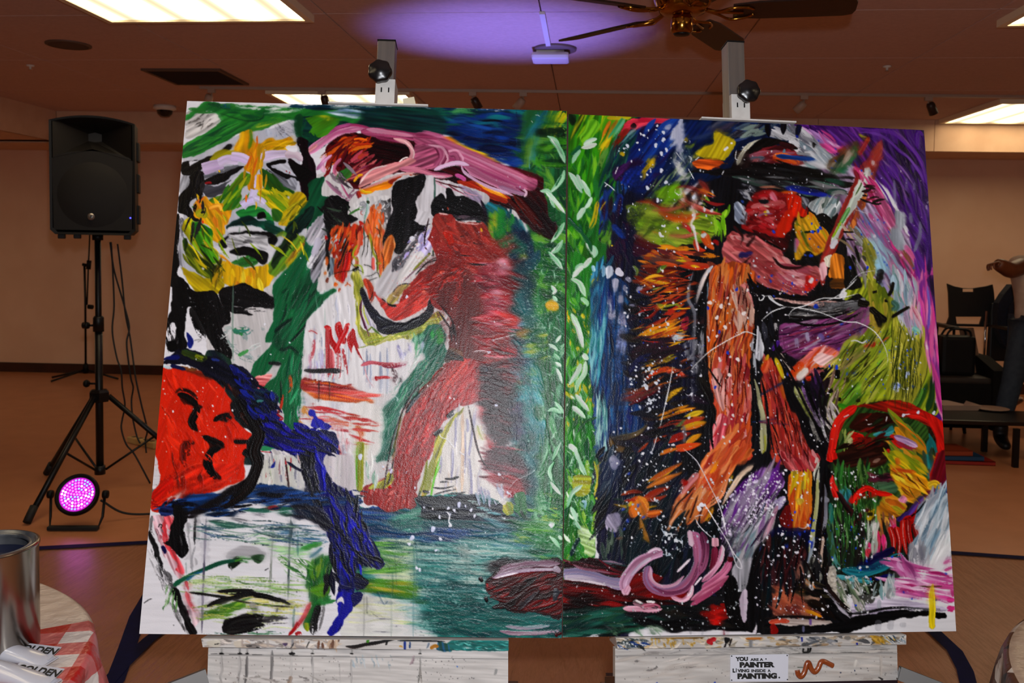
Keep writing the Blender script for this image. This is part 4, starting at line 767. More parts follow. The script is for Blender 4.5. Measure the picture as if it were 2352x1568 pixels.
pl('d2ac16','1300,830 1380,790 1430,850 1420,960 1310,1090 1240,1080 1190,1060 1260,960','a89414',130,.25,4);fl(14,'1240,960 1400,850 1410,950 1300,1080','d9c21a c2ab14 e2cf2a 6a6a14',132,170,30,6);st(8,'4a4a10','1260,1000 1360,880;1290,1030 1330,990;1380,900 1400,930')
pl('e0c61c','1430,1050 1490,1005 1470,1040 1440,1070',None,0,.1,2)
pl('d3b516','370,1080 430,1010 480,1060 620,1140 640,1250 680,1380 600,1400 500,1290 400,1170','7fa01c',60,.25,4);pl('3f8f1f','440,1050 500,1040 620,1130 610,1250 670,1370 640,1400 560,1330 480,1200','6aa01e',62,.25,4);st(60,'2f8a22','470,1060 560,1110 630,1150','1c6a20',d=.05)
pl('3a4a14','370,1210 430,1230 520,1330 620,1400 740,1410 720,1500 640,1540 500,1480 420,1360','6d7a16',45,.3,4);fl(16,'390,1240 520,1320 700,1420 680,1520 500,1450','8a8f18 22300f c6ae1a 4a5c14',45,180,26,8,d=.1);st(14,'d9c41c','420,1230 470,1280 540,1400 600,1440')
pl('1c2a10','370,1200 400,1190 410,1260 390,1300','3a6a1c',90,.2,4)
pl('d2b414','370,1430 450,1470 560,1520 720,1530 700,1640 600,1680 500,1640 400,1540','a89a16',40,.25,5);fl(14,'600,1380 760,1380 740,1560 620,1540','e0b21a 2f2a12 c9a016 8a7a14',110,110,24,12)
pl('dcb016','720,1430 780,1380 850,1440 1000,1430 1130,1400 1160,1480 1090,1600 940,1640 820,1630 730,1560','c09a12',92,.2,5);fl(14,'760,1440 1100,1420 1060,1600 800,1610','e2bd1c cfa014 d9901c b58a12 e8cf3a',90,140,44,6);st(30,'e0941c','690,1330 760,1370 790,1420','eab84a')
pl('1f7a3c','820,960 890,930 970,900 1060,930 1100,960 1140,1010 1150,1050 1020,1000 880,1010 830,980','2c8a3c',170,.2,4);pl('0c2f2c','740,1080 820,1030 930,990 1020,1030 1140,1030 1150,1080 1100,1120 960,1080 850,1080 760,1110','12503c',165,.3,4);pl('155a34','1080,1050 1180,1080 1260,1130 1180,1150 1090,1110','0f3a30',20,.3,4);pl(K,'1020,970 1070,960 1090,1010 1020,1020')
pl('2f7a34','1140,930 1230,980 1190,1050 1140,1020','3c6a1f',60,.2,4)
pl('7f9a2c','1160,1160 1260,1120 1300,1180 1200,1300 1120,1400 1110,1480 1180,1500 1300,1380 1400,1260 1420,1180 1360,1160','4a7a24',128,.3,5)
pl('152418','1300,1100 1370,1130 1290,1260 1190,1400 1140,1440 1130,1380 1230,1220','2a4a1c',125,.3,5);fl(14,'1180,1440 1420,1220 1400,1330 1220,1480','b5a81c 6a9a24 d4b81a 3a6a20 8a5a2c',128,190,32,6,d=.1)
pl('d9d7dc','760,1090 960,1075 1080,1120 1160,1200 1150,1300 1100,1400 900,1430 780,1390 700,1300 760,1180','c9c8ce',10,.05,4)
pl(K,'680,1220 760,1160 790,1140 960,1120 1100,1130 1180,1180 1160,1240 1110,1230 1090,1170 950,1150 800,1160 740,1210 760,1260 720,1275','1a191b',10,.12,3);pl('77767a','750,1200 830,1170 960,1150 1080,1165 1110,1220 1100,1290 1030,1270 960,1220 860,1240 770,1265','b5b4b6',12,.25,4);fl(8,'780,1170 1080,1170 1080,1230 800,1240','4a494c 9a999c c9c8ca',8,120,22,8,d=.2)
pl(K,'775,1305 830,1270 890,1255 960,1270 1100,1300 1095,1390 1050,1415 1000,1370 920,1330 830,1330','181719',10,.1,3);pl('3c7a3c','790,1390 880,1350 960,1340 1020,1380 980,1420 880,1425','2f7a2c',168,.3,4,d=.1);st(40,'c9c8d2','640,1260 700,1290 740,1280',d=.1)
st(14,'7a9a82','860,1090 858,1140;845,1330 843,1380',a=.6)
st(92,'cfc0da','545,595 640,565 720,545','b9a3c4',h=1.,tp=(.03,.03));st(80,'dccfe4','680,540 760,510 850,520','c9b6d6',h=1.,tp=(.03,.03));st(76,'d6c9e2','790,480 870,490 935,520','c4b0d4',h=1.,tp=(.03,.03))
st(80,'d9cbe0','1030,500 1140,470 1270,460','c4b2cf',h=1.,tp=(.03,.03));st(60,'dccdd6','1250,470 1340,470 1400,520','b59aac',h=1.)
st(66,'d9d0ea','985,770 965,850','c9bede',h=1.,tp=(.03,.03));st(80,'d6cce8','980,860 920,880 880,910','c4b8dc',h=1.,tp=(.03,.03));st(66,'dbd2ea','990,840 1040,860 1075,890','c6badc',h=1.,tp=(.03,.03))
pl('e2e0e6','1260,400 1345,390 1350,440 1290,440',None,0,.04,3);pl('dddbe2','540,1440 560,1440 550,1460',None)
# ---- collar, shoulders
tl(320,640)
pl(K,'700,90 820,60 900,40 960,70 1050,100 1160,150 1230,90 1170,200 1140,260 1000,240 900,260 980,310 860,300 760,280 690,180','1b191b',8,.12,4);fl(8,'760,240 1130,240 1100,290 800,300','4a484a 8a888a 1a181a',8,130,16,6,d=.42)
pl(K,'290,0 370,0 480,110 640,110 720,230 780,290 770,380 720,440 800,640 760,720 690,690 620,560 560,460 470,320 430,240 400,260 390,450 410,590 330,620 300,560 310,440 290,370 220,470 205,400 260,320 280,150','181618',80,.12,5,d=.03)
st(60,K,'440,250 490,380 560,520','2a2829',d=.15);fl(18,'215,380 310,370 330,560 210,620','1a181a 5a585a',75,110,20,10,d=.5);pl(K,'245,540 310,530 320,610 250,620');fl(16,'640,480 780,520 800,640 700,680','c9c6c6 1a181a 8a8888',55,50,6,14,d=.5)
pl('2330a0','410,460 450,500 470,560 440,605 415,560','14206c',60,.2,3);st(12,'9a989a','470,530 530,520 500,545',d=.3)
st(60,'4a8a5a','800,440 900,450 960,430','2c7a7a',d=.3);st(40,'3a8a50','860,470 940,490',d=.4);fl(16,'730,420 1080,400 1050,700 800,720','aab4b4 8a9a98 c8cac8',20,120,34,30,d=.45);st(30,'4f9a58','850,660 940,610',d=.2)
st(16,'6f8f7f','805,40 800,400 805,720',a=.55);st(14,'8aa595','1590,60 1580,300;1690,120 1680,340',a=.5)
# ---- the green banner between face and hands
pl('1a7244','1570,-560 1490,-420 1480,-300 1300,-130 1150,60 1160,200 1140,380 1090,480 1090,550 1140,560 960,770 1010,900 1110,790 1160,710 1210,720 1170,820 1020,980 1200,1060 1240,1200 1240,1290 1310,1310 1360,1220 1390,1080 1400,700 1440,350 1580,190 1690,110 1660,80 1540,130 1600,-60 1450,-80 1440,-200 1510,-320 1590,-420','14603c',110,.14,4,sl=40)
pl('134c33','1450,-80 1560,20 1540,130 1570,210 1430,360 1290,530 1260,640 1180,590 1150,530 1200,460 1330,300 1300,200','1d6a45',118,.25,5,d=.05);fl(22,'1200,100 1500,0 1560,160 1300,480 1150,560','0f3c2a 1c6a44 17553a 0c2f24',118,170,24,8,d=.25)
st(30,'0d2a22','1160,460 1200,420 1320,330',d=.15);st(26,'0e2f25','1180,590 1240,610 1300,590 1400,680',d=.15);st(20,'0c2620','1490,300 1400,430 1280,560',d=.15);st(34,'17603e','1180,480 1210,540 1190,590 1160,540 1200,460','0b3324')
fl(26,'1240,760 1400,700 1380,1180 1270,1280','176040 1f7a50 2a8a5c 124c36',95,200,26,4,d=.25);st(22,'3a9a6a','1290,1080 1370,940',d=.4)
st(12,K,'1210,870 1215,960 1215,1080','2a3a2c');st(8,'8fb5a0','1510,130 1520,210 1540,320','1d5a3c')
tl(320,230)
pl('12583a','1580,650 1560,760 1570,830 1640,830 1600,960 1500,1050 1460,1170 1420,1200 1430,1080 1330,1100 1240,1120 1440,860 1450,720','0f4c30',120,.2,5);pl('0b1c1a','1260,1110 1380,980 1480,900 1500,960 1420,1100 1310,1160','0f3028',130,.25,5)
pl('186a40','1440,1160 1540,1130 1500,1280 1420,1420 1330,1567 1200,1640 1260,1480 1400,1290','14583a',120,.15,4)
pl('8e8a94','1420,1150 1560,980 1600,1000 1590,1180 1520,1290 1540,1200 1460,1250','b9b5bc',120,.2,6,d=.2);st(60,'c9c5d2','1540,1180 1520,1260 1490,1340','a9a4b4',d=.15);pl('55525c','1470,1500 1520,1360 1610,1260 1600,1480 1500,1560','8a8890',120,.25,6,d=.25)
fl(20,'1480,1320 1640,1250 1620,1540 1480,1567','2a282c 6a686e 9a989e',118,170,14,8,d=.35)
# ---- washed ground between banner and dancer: drips, red scribbles
tl(320,640)
pl('d6d2d4','1690,110 1867,40 2000,600 1950,1300 1400,1450 1390,1080 1410,700 1440,380 1580,200','e2dfe1',85,.05,6,h=.12);fl(30,'1420,450 1860,100 1900,900 1420,900','bfc0cc e6e2e4 c8c4c8 aab0c0',87,170,26,5,d=.4)
fl(20,'1440,640 1640,640 1600,900 1440,860','b8b4d2 c9a8b8 d8d2de',92,140,24,6,d=.35);fl(18,'1400,960 1867,1060 1867,1560 1640,1560 1390,1240','c9c4c8 dcd9da b0b4c0',88,170,34,5,d=.3)
for q,y in enumerate([(1500,400,900),(1590,250,800),(1700,200,620),(1790,420,820),(1640,560,1060),(1530,600,1050)]):
    st(12,['a9aec8','9fb3ac','b9bcd0'][q%3],f'{y[0]},{y[1]} {y[0] + 6},{(y[1] + y[2]) / 2} {y[0] - 4},{y[2]}',a=.6)
R1,R2='b3161a','8a1018'
st(50,R1,'1590,410 1620,430 1640,520 1720,640','c9242a',h=.8);st(60,R1,'1715,370 1710,430 1760,560','c92a30',h=.8);st(40,'a81418','1780,385 1770,450 1720,540 1680,640','c4242a',h=.8);st(34,R1,'1830,440 1800,520 1830,620 1867,660','b5202a',h=.8);st(50,R1,'1790,500 1850,560 1867,640')
st(40,R2,'1610,420 1615,560 1620,700 1615,850','b8484c',d=.1);st(60,'a83038','1640,600 1645,740 1640,880','d48a8e',d=.28);st(70,'b84a50','1700,640 1700,760 1690,870','c8888c',d=.4);st(30,'b5484e','1745,600 1770,740 1780,860',d=.42);st(26,'b8555c','1820,640 1840,760 1867,800',d=.4);st(30,'c0606a','1500,520 1490,620 1460,720',d=.35);st(10,'a81c20','1450,450 1490,450 1530,475')
bl(16,'d4504e','1712,385 1790,395 1628,425');st(40,'1c1a1c','1410,785 1500,792 1620,790 1750,790','3a383a',d=.08);pl('1a181a','1110,712 1200,715 1215,742 1120,738',None,0,.1,2)
pl('c84a50','1010,830 1140,815 1100,880 1010,960 990,900','e0a4a0',0,.3,4,d=.15)
pl('9a2a26','1400,860 1560,870 1720,900 1900,930 2030,960 2060,1010 1900,1030 1700,1000 1540,990 1400,960','c25a52',6,.3,5,d=.12,sl=60);pl('c4561c','1400,950 1560,990 1750,1000 1990,1030 1960,1090 1800,1060 1640,1050 1500,1020','d4803c',6,.25,4,d=.08)
fl(14,'1400,870 1990,950 2000,1060 1500,1010','b0343a d07a74 8a1c1c c9681c',6,260,18,6,d=.25)
fl(24,'1480,1110 1867,1150 2060,1200 2060,1360 1700,1330 1380,1200','b02a30 c96a70 a03038 d49498',8,240,20,6,d=.42);st(40,'b3161c','1490,1105 1600,1120 1800,1170','c8444a',d=.25);fl(10,'1640,1200 2050,1250 2050,1400 1720,1370','c05a3c b8444c d08a7c',12,220,34,6,d=.38)
fl(16,'1690,1340 1867,1360 1867,1567 1700,1567','c24048 e0b8bc b03038 d8a0a4',82,120,16,8,d=.35);st(12,'b0141c','1860,1400 1840,1480 1850,1520');fl(8,'1400,1020 1490,1000 1480,1240 1330,1260','c98a3c d8c8c4 b84a3c c0b8c8',80,110,30,8,d=.3)
st(18,'2a1a1c','1540,880 1540,1000 1535,1060',a=.7);st(14,'2a1a1c','1630,880 1630,1040',a=.7);st(9,'4a3a5c','1870,1290 1900,1260 1940,1210',d=.2)
st(26,'d4481c','1190,1160 1220,1080 1235,990','a8301c',d=.1);st(30,'d0481c','1290,830 1300,930 1250,990','e07a3c',d=.3)
# ---- hands
tl(640,440,4.6125)
pl('c8c4c4','760,180 900,60 1200,60 1220,200 1180,420 1250,650 1180,760 1160,1000 1000,1020 900,900 760,880 440,1060 430,900 540,560 560,400 780,330','d9d6d6',80,.06,5);pl('8e8a8c','1060,120 1220,90 1210,260 1150,440 1090,260','2a282a',80,.35,8,d=.25)
fl(12,'780,160 1180,80 1120,260 860,260','b8b8bc d8d4d4 9a9ca0',130,120,40,8,d=.35);st(26,'5a8a3a','750,240 820,200 900,165','3f7a3a',d=.15);st(22,'6a9a8a','945,60 940,180 910,300','a0b8b0');st(14,'2f5a4c','910,300 900,400 910,480');bl(20,'3c4a30','948,112');st(8,'b0463a','890,205 872,215 875,240 895,245')
pl(K,'500,60 600,30 700,80 760,160 740,240 830,290 760,340 700,380 590,360 540,480 500,440 470,300 460,180','1c1a1c',60,.2,8,d=.05);fl(20,'460,120 800,120 820,360 560,420 480,440','141214 2a282a 3a4a3c',40,150,22,16,d=.3)
pl(K,'510,420 560,420 550,600 545,820 515,840 505,650','2a2628',90,.2,5);pl('3a4650','540,700 600,720 600,850 520,900 540,800','8a98a2',75,.3,6,d=.2)
pl('c8551c','560,420 640,370 740,380 800,340 880,400 880,500 840,640 790,700 740,830 690,960 600,920 590,830 620,690 550,660 540,580','a8301a',100,.3,8);fl(34,'560,400 880,370 860,560 740,860 600,900 600,680 550,640','d4661c b5321a e08038 8a1c14 d8501c',108,130,26,9,d=.05)
fl(14,'560,420 740,380 660,660 550,640','b8d0d8 c9d8dc a8c0cc 3a2a22',110,60,18,20);fl(10,'650,480 800,460 760,700 640,800','1c1412 3a1a12 2a1210',112,200,20,7,d=.15)
st(60,'b0121a','740,640 720,760 690,860','d02a1c');st(50,'a0101a','690,850 685,910 680,960','c01c20',h=.9);bl(20,'b81c1c','775,560 620,540 590,660 505,490 870,330');bl(30,'9a2a1a','590,670');bl(26,'de6a1a','605,985');bl(24,'7a3a28','515,940');st(12,'d0541c','700,1000 735,980 770,1005;735,980 725,960');bl(18,'b85a3c','645,1040');st(30,'d8702a','505,690 515,740 505,780','c0501c');st(34,'d4661c','490,850 500,880','c88a5c')
pl('d4702a','980,160 1000,130 1010,200 1070,120 1080,160 1060,260 1110,300 1130,420 1115,560 1130,700 1120,900 1100,980 1070,960 1060,800 1010,600 960,480 900,360 920,280','c96a48',92,.28,8);fl(40,'930,220 1090,150 1130,420 1120,900 1060,900 1000,560 910,380','d8601c e08a4c c04a30 d87a3a c9806a',88,110,26,9,d=.1);fl(9,'1000,180 1130,200 1140,420 1060,500','c4b4a8 d8c4b4 a8a09c',70,70,24,14,d=.3)
pl('c8641c','1120,570 1160,510 1215,470 1225,580 1200,700 1170,780 1130,860 1115,760','d8893c',105,.2,5);fl(7,'1130,760 1200,760 1190,870 1130,870','c05a3c a83a24 d8784c',100,70,26,9,d=.15);bl(22,'c0342a','880,345');bl(16,'b0201c','1120,885 1130,1005')
pl('cbc6c8','900,600 990,600 1000,860 920,900 880,800','dad6d6',90,.06,5);st(34,'c0405a','1000,700 1000,780 1005,840','d8705c',d=.1);st(40,'c9553a','860,420 850,560 820,680','e08858',d=.1);st(40,'b86a4c','820,690 830,760 800,800','c4743c')
st(24,'a8a42c','960,440 980,520 1000,640 1040,720 1050,860','7a8a24');st(20,'8fae2a','1070,880 1090,980 1110,1060','b8c038');st(18,'9aa82c','840,560 800,620 790,680 850,740');st(16,'a0b82c','790,780 870,790 900,880');pl('7aaa22','1100,1010 1135,1060 1120,1130 1095,1090','a8c030',90,.2,3);st(20,'9aa030','1030,760 1090,760')
pl('a4a43a','760,880 840,840 880,920 900,1000 860,1060 880,1150 850,1350 900,1440 1000,1500 1140,1540 1300,1500 1500,1430 1650,1290 1700,1280 1740,1340 1600,1460 1400,1560 1200,1640 1080,1700 940,1640 850,1480 820,1300 830,1150 800,1000','c4c06a',70,.3,5);fl(28,'800,900 870,920 870,1380 840,1400 820,1150','8a8f2c c8c258 a8ac3c 6a7a24',86,210,20,6,d=.05);fl(34,'860,1420 1100,1500 1660,1320 1700,1340 1200,1620 960,1620','b8b850 8a9a30 d0ca80 7a8a2c 9aa83c',160,230,20,8,d=.05)
st(26,'4a1c40','880,1150 865,1260 900,1380 940,1500 960,1567','6a2a50',d=.1);st(22,'5a7a2a','930,1150 950,1300 1000,1440 1080,1520');st(20,'7ac0d4','1490,1420 1510,1400');pl('a8a4b8','890,1160 940,1180 980,1330 1030,1440 960,1400 900,1260','c8c4c8',75,.2,4);st(14,'b0b83c','900,1200 910,1300 960,1420')
st(30,'8a6a3a','980,1180 1000,1100 960,980 920,920','a83a2a');pl('a8341c','900,930 960,930 1000,1020 1000,1110 970,1160 930,1060','c04a2c',70,.2,4)
pl(K,'860,1080 880,1015 920,1060 990,1200 1100,1320 1200,1370 1320,1380 1480,1320 1560,1240 1610,1120 1730,1040 1720,1060 1640,1140 1640,1260 1560,1380 1400,1460 1200,1510 1060,1480 1040,1420 980,1330 920,1220','1c1a2a',30,.15,3);fl(8,'1050,1440 1500,1340 1560,1380 1200,1500','24223a 0c0b14',160,160,20,8,d=.3);st(8,'8a98a0','1040,1320 1120,1370;1110,1330 1230,1370;980,1180 1000,1100',d=.1)
pl('b0302a','1000,1080 1040,1060 1130,1170 1260,1200 1280,1140 1340,1030 1480,900 1640,790 1780,720 2050,850 2000,1010 1640,1080 1560,1220 1400,1320 1250,1375 1170,1330 1080,1200','c8463c',140,.2,4,sl=14)
st(30,K,'1150,1160 1180,1200 1250,1215','1c1a1c');st(14,K,'1160,1150 1240,1030 1310,985 1390,975;1030,1060 1090,1130 1140,1170;1450,880 1560,770 1640,735 1720,710');pl('b8846c','1140,1130 1280,990 1400,980 1330,1040 1260,1160 1190,1180','a8a850',130,.35,5,d=.1);st(12,'d8d4d4','1210,1100 1260,1120',d=.2)
for a_ in['950,1165 985,1120 1000,1060','780,590 770,700 780,770 850,830 905,860','820,400 830,520','940,290 960,340','1020,380 1060,410 1085,500','920,690 940,640 945,560 950,470 900,500','990,520 990,600 985,700','1005,600 1040,680 1040,850','1090,640 1110,720 1110,850','910,900 980,890 1050,860 1080,970 1095,1100','950,945 1050,910','900,775 950,785 990,805','560,880 660,850 760,840 850,820','880,690 905,600 910,470']:
    st(9,'14130f',a_)
bl(22,'16180c','830,815 800,830');bl(12,'cfd4ee','1355,1115')
# ---- grey strip and black shape under the boat
tl(810,230)
pl('bdb8ba','340,720 640,650 700,700 700,900 660,1100 620,1300 400,1567 250,1700 200,1567 350,1300','d0ccd0',120,.06,5);pl('c0bbbe','640,670 1100,780 1130,900 700,960 560,900','d2ced2',90,.05,4)
pl('b8aec0','900,740 1050,780 1110,850 1020,900 980,820','8a7a94',50,.3,5,d=.15);fl(8,'720,690 1080,800 1060,860 800,760','d4a8b8 c9a0b4 7a2438',25,130,12,5,d=.2);st(10,'4a0c14','700,690 800,720 960,760;820,720 900,750')
pl(K,'350,730 520,650 620,640 620,720 590,800 540,880 550,960 500,1010 560,1060 640,1090 620,1130 540,1180 470,1240 430,1310 370,1310 350,1260 350,1180 320,1190 270,1250 270,1190 290,1060 340,960','1c1a1d',100,.15,4);pl(K,'530,880 555,950 530,1030 490,1020 495,960',None,90,.1,3)
fl(10,'560,1060 640,1090 560,1190 500,1200','18161a 3a383c',150,90,16,8,d=.4);pl('3a3840','340,1380 440,1290 560,1170 580,1200 480,1340 420,1440 330,1470','78767c',130,.3,6,d=.22);pl('cdb9a0','270,1250 300,1180 345,1165 355,1280 300,1330','c8641c',100,.3,4);pl('c8641c','270,1260 330,1180 350,1170 355,1270 310,1400 270,1380','d8894c',105,.25,5)
pl('a89cd0','600,1130 680,1180 690,1260 600,1380 540,1460 530,1380 560,1250','c8c0dc',120,.25,6,d=.12);fl(16,'480,1180 700,1130 680,1300 440,1500','b4a8d8 dcd8e2 9a90c0 e4e0e6',125,130,26,9,d=.3);bl(20,'e2e0e8','505,1185 580,1320 560,1240');pl('cfcbc8','400,1480 560,1300 620,1330 560,1440 420,1567','dedada',125,.1,4,d=.1)
st(22,'9a9f3a','520,1460 600,1380 680,1300 750,1290','6a7a2a',d=.1);st(14,'8a6a7a','430,1560 560,1440 680,1370','b08a90',d=.15);st(14,'2f4a3c','690,1290 690,1340');st(8,K,'570,1460 640,1390 720,1350 750,1345');st(16,'2f5c4c','700,660 705,760 700,850',a=.8)
pl(K,'680,880 720,820 770,800 800,850 810,760 850,760 880,820 960,820 1060,880 1120,940 1160,1000 1170,1050 1100,1030 900,1030 860,1000 760,970 700,1000 680,940','1c1b1d',20,.15,4);fl(14,'880,940 1150,980 1160,1060 920,1020','141315 3a343c 5a4a54',10,170,16,7,d=.3);st(12,'a83a24','815,920 820,945')
st(30,K,'1100,860 1130,940 1150,1080 1150,1160','2a1a2c',d=.15);st(20,'4a2250','1135,1100 1155,1180')
# ---- the red dancer
RD,RB='a8322c','6a2422'
pl(RD,'690,1010 740,970 850,990 900,1040 1010,1060 1130,1045 1140,1110 1220,1240 1300,1310 1380,1400 1330,1567 1380,1700 1320,1950 1380,2150 1300,2300 1350,2500 1200,2700 1100,2640 1080,2550 880,2600 700,2800 620,3020 560,3240 520,3300 530,3420 300,3460 80,3390 110,3310 340,3200 360,3000 420,2780 480,2600 700,2350 830,2230 870,2130 830,2010 850,1850 700,1770 660,1720 680,1650 500,1600 560,1500 700,1390 720,1340 660,1230 640,1180 680,1090','8a2a28',100,.14,5,sl=16)
pl('7a3230','700,1700 800,1500 1000,1450 1150,1520 1180,1800 1150,2100 1100,2250 840,2250 850,1850 720,1740','5c2624',95,.22,10,d=.1,sl=16);pl('8a302a','690,1010 780,985 880,1050 1120,1060 1200,1240 1100,1300 900,1240 760,1200','96382f',60,.15,6)
fl(50,'860,1060 1180,1100 1320,1350 1330,1500 900,1500 760,1250','b03a30 8a2a28 a0342e 742826 c04a40',40,110,40,20,d=.28);fl(36,'540,1560 900,1400 960,1500 700,1700 500,1700','c2302a d04438 a02824 e06a58',150,90,26,14,d=.34);pl('d02a12','770,1130 850,1150 870,1220 820,1230','b8281c',80,.15,5,d=.1);st(30,'c62a1c','830,1560 900,1490 960,1440',d=.3);st(26,'b02018','840,1280 850,1380',d=.3);st(12,'1c1a1c','925,1170 960,1165;1030,1220 1090,1245','5a2a2c',d=.2);st(20,'d0a02c','1100,1100 1110,1130',d=.2);st(14,'d8a8a4','740,970 830,985;900,1045 1040,1060 1120,1050',d=.2)
pl('c4423c','860,1700 900,1500 940,1480 920,1700 860,1760','a02c2c',90,.15,6,d=.25)
pl('a83c4a','1080,1430 1240,1400 1340,1420 1360,1600 1300,1720 1360,1900 1240,1980 1120,1900 1100,1700','7a2a38',80,.3,10,d=.1);fl(60,'1060,1400 1340,1400 1400,1760 1340,2000 1080,2000','c05a6a 8a2a38 d48a98 a83040 5a1c28 b8404a',10,120,36,22,d=.28);pl('e0b8c4','1220,1400 1290,1350 1360,1400 1350,1480 1260,1500','c87a8c',30,.3,8,d=.2);pl('d89aa8','1190,1660 1290,1620 1300,1720 1230,1760','b84a5c',30,.3,8,d=.2);pl('d0707c','1180,1820 1280,1790 1300,1880 1230,1900','b8303c',30,.25,8,d=.2)
st(40,'8a2420','1200,1250 1330,1180 1440,1140','a83a30',d=.25);st(50,'a02c24','1260,1330 1360,1260 1440,1220','7a1c1c',d=.25);st(40,'8a1c1c','1330,1420 1430,1380 1520,1350','a82c24',d=.3);fl(9,'1300,1500 1440,1500 1420,1700 1300,1720','8a1c20 5a1418 b8302c',15,160,30,8,d=.25);pl('b8241c','1280,1820 1400,1850 1450,1880 1370,1960 1290,1930','c83a30',10,.2,5);st(12,'1a1820','1000,1400 1100,1410 1190,1400;925,1330 1020,1340;1020,1410 1140,1415',d=.2)
tl(810,640)
fl(60,'1060,330 1400,320 1420,500 1400,660 1100,640','b03036 c8505a 8a1c24 d8848c 74202a',12,120,30,14,d=.34);st(24,'c03a40','1120,660 1280,670 1400,660','d87a84',d=.25);pl('a83038','1340,560 1410,620 1390,660 1300,620','c04a50',10,.2,5,d=.2);st(16,'141a18','1210,600 1290,630 1390,650','2a4a40',d=.2);bl(10,'b8323a','1420,710 1440,690')
pl('3a1c22','1090,740 1200,720 1340,740 1390,860 1300,960 1340,1100 1360,1300 1330,1420 1240,1430 1150,1280 1080,1060 1060,960 1090,860','1c1418',80,.3,8,d=.06);fl(70,'1090,740 1370,740 1330,960 1360,1400 1240,1420 1120,1160 1070,960','181216 4a1c24 7a2028 2a1a20 8a3038 3a2028',20,110,24,14,d=.26);fl(14,'1300,720 1420,740 1420,900 1320,900','8a2024 5a1418 a02c2c',5,130,22,8,d=.25)
pl('a02a2c','870,700 1040,700 1090,800 1060,1050 960,1090 860,1130 720,1330 640,1567 380,1567 420,1360 500,1160 620,1020 760,860','b83c3c',118,.18,5,sl=14,sw=3);fl(90,'860,720 1020,720 1060,1000 860,1110 700,1330 600,1540 420,1540 500,1180','c04a4a 982428 b03434 d07a78 842226',120,80,22,18,d=.42);pl('b8322c','860,760 980,700 940,860 760,1000 700,1060 740,960','c84a40',128,.15,5,d=.12);st(40,'d8a0a0','740,830 830,740 870,710',d=.5)
st(26,'201418','420,1140 500,1060 600,960 700,860 800,740','6a3020',d=.1);st(22,'14100f','350,1560 370,1400 410,1220 430,1130','7a6a20');st(30,'17343a','460,1150 520,1050 620,960',d=.3);pl('16201c','830,590 920,610 960,700 870,690 800,720 790,660','7a4a2c',20,.3,5,d=.15);pl(K,'860,380 880,480 840,440');st(16,K,'735,280 790,360 835,430 850,540');st(16,'c8c4c8','790,440 815,540 810,600',d=.2)
pl('b8323a','1080,1080 1130,1120 1110,1240 1170,1380 1250,1440 1200,1490 1140,1420 1090,1240','c8585c',80,.2,5)
pl('2a7a5c','520,520 640,420 740,400 800,480 800,620 780,720 680,860 560,970 430,1110 390,1220 340,1500 250,1567 200,1567 240,1300 270,1130 330,1060 420,900 560,740 620,640','1f5c50',120,.25,8,sl=22,d=.04);fl(60,'560,540 760,460 760,720 560,960 400,1100 380,1240 260,1500 250,1300 350,1050 540,800','3a8f6c 1c5c4c 2a6f5c 6ab08c 17453f 4f9f80',122,110,16,12,d=.3);pl('2f9a4c','680,440 760,430 790,520 740,560 680,500','3aa04a',90,.2,8,d=.2);fl(20,'440,640 600,560 560,760 440,880 340,960','8ab0a4 c4ccc8 5a8a7c',120,80,26,10,d=.45)
fl(16,'200,1180 280,1180 250,1560 160,1567','9ab4a8 c8ccc8 6a9a84',95,130,26,8,d=.4);fl(10,'490,500 620,460 580,640 500,600','3a9a5a 8abaa0 a8b0c0',88,110,30,8,d=.3)
pl('d4d0d2','90,590 480,520 520,700 400,900 300,990 0,930 0,600','dedbdc',90,.04,6,h=.1)
for x,y0,y1 in[(120,600,930),(150,640,950),(235,620,980),(295,590,1000),(95,700,830),(245,740,990)]:st(20,'8a94ae',f'{x},{y0} {x + 5},{(y0 + y1) / 2} {x},{y1}','a8aec0',a=.75,d=.05)
st(36,'9a94c4','385,570 410,640 430,700','b8b4d4',a=.8,d=.1);fl(12,'380,580 500,540 520,700 440,720','b4b0d0 c8c6d4 8a8aa8',70,60,16,14,d=.35)
st(34,'a8303c','70,745 160,720 280,735 460,740','c86a78',d=.1);st(20,'8a2440','250,750 340,760 470,735',d=.25);st(26,'a8141c','190,855 230,850 270,845 320,850','c8343c');bl(18,'a8141c','205,855');st(20,'a81820','0,430 20,560 60,660 100,740','c84a44',d=.05);st(40,'b8181c','0,430 10,500 30,580',d=.05);st(8,'c88a90','100,750 130,860 190,940',d=.2)
fl(10,'320,790 460,780 440,900 340,900','4a2a30 8a7a7c 2a2a2c',60,70,20,12,d=.35);st(14,'e4e4e6','345,1000 380,1020 380,1055',h=1.)
pl('d8d4d0','0,1090 260,1120 230,1500 100,1567 0,1560','e0dcda',95,.05,6,h=.1);fl(8,'0,1140 200,1140 190,1440 0,1440','a8301c c85a4c b8202a',8,170,24,6,d=.28);st(40,'c4581c','30,1260 80,1330 70,1440','b03a1c',d=.3);st(24,'b02820','0,1240 100,1250 190,1240;0,1290 120,1300 230,1320','c85a4c',d=.2)
st(62,'8a8f24','70,1400 65,1500 60,1640 62,1780','a8aa38',tp=(.02,.05));st(14,'6ab81c','40,1440 34,1600 38,1720');st(20,'2a3410','45,1720 60,1800 55,1830')
pl('d2cdc9','900,1110 960,1100 1070,1110 1100,1240 1160,1420 1200,1500 1140,1567 1130,1700 1250,1720 1290,1860 1280,1960 760,1960 700,1800 760,1400','ddd8d4',90,.05,5,h=.12);fl(24,'860,1150 1090,1200 1100,1900 760,1900','b8b4bc e2dedb c8c2c4 d8c8b8',91,210,26,4,d=.35)
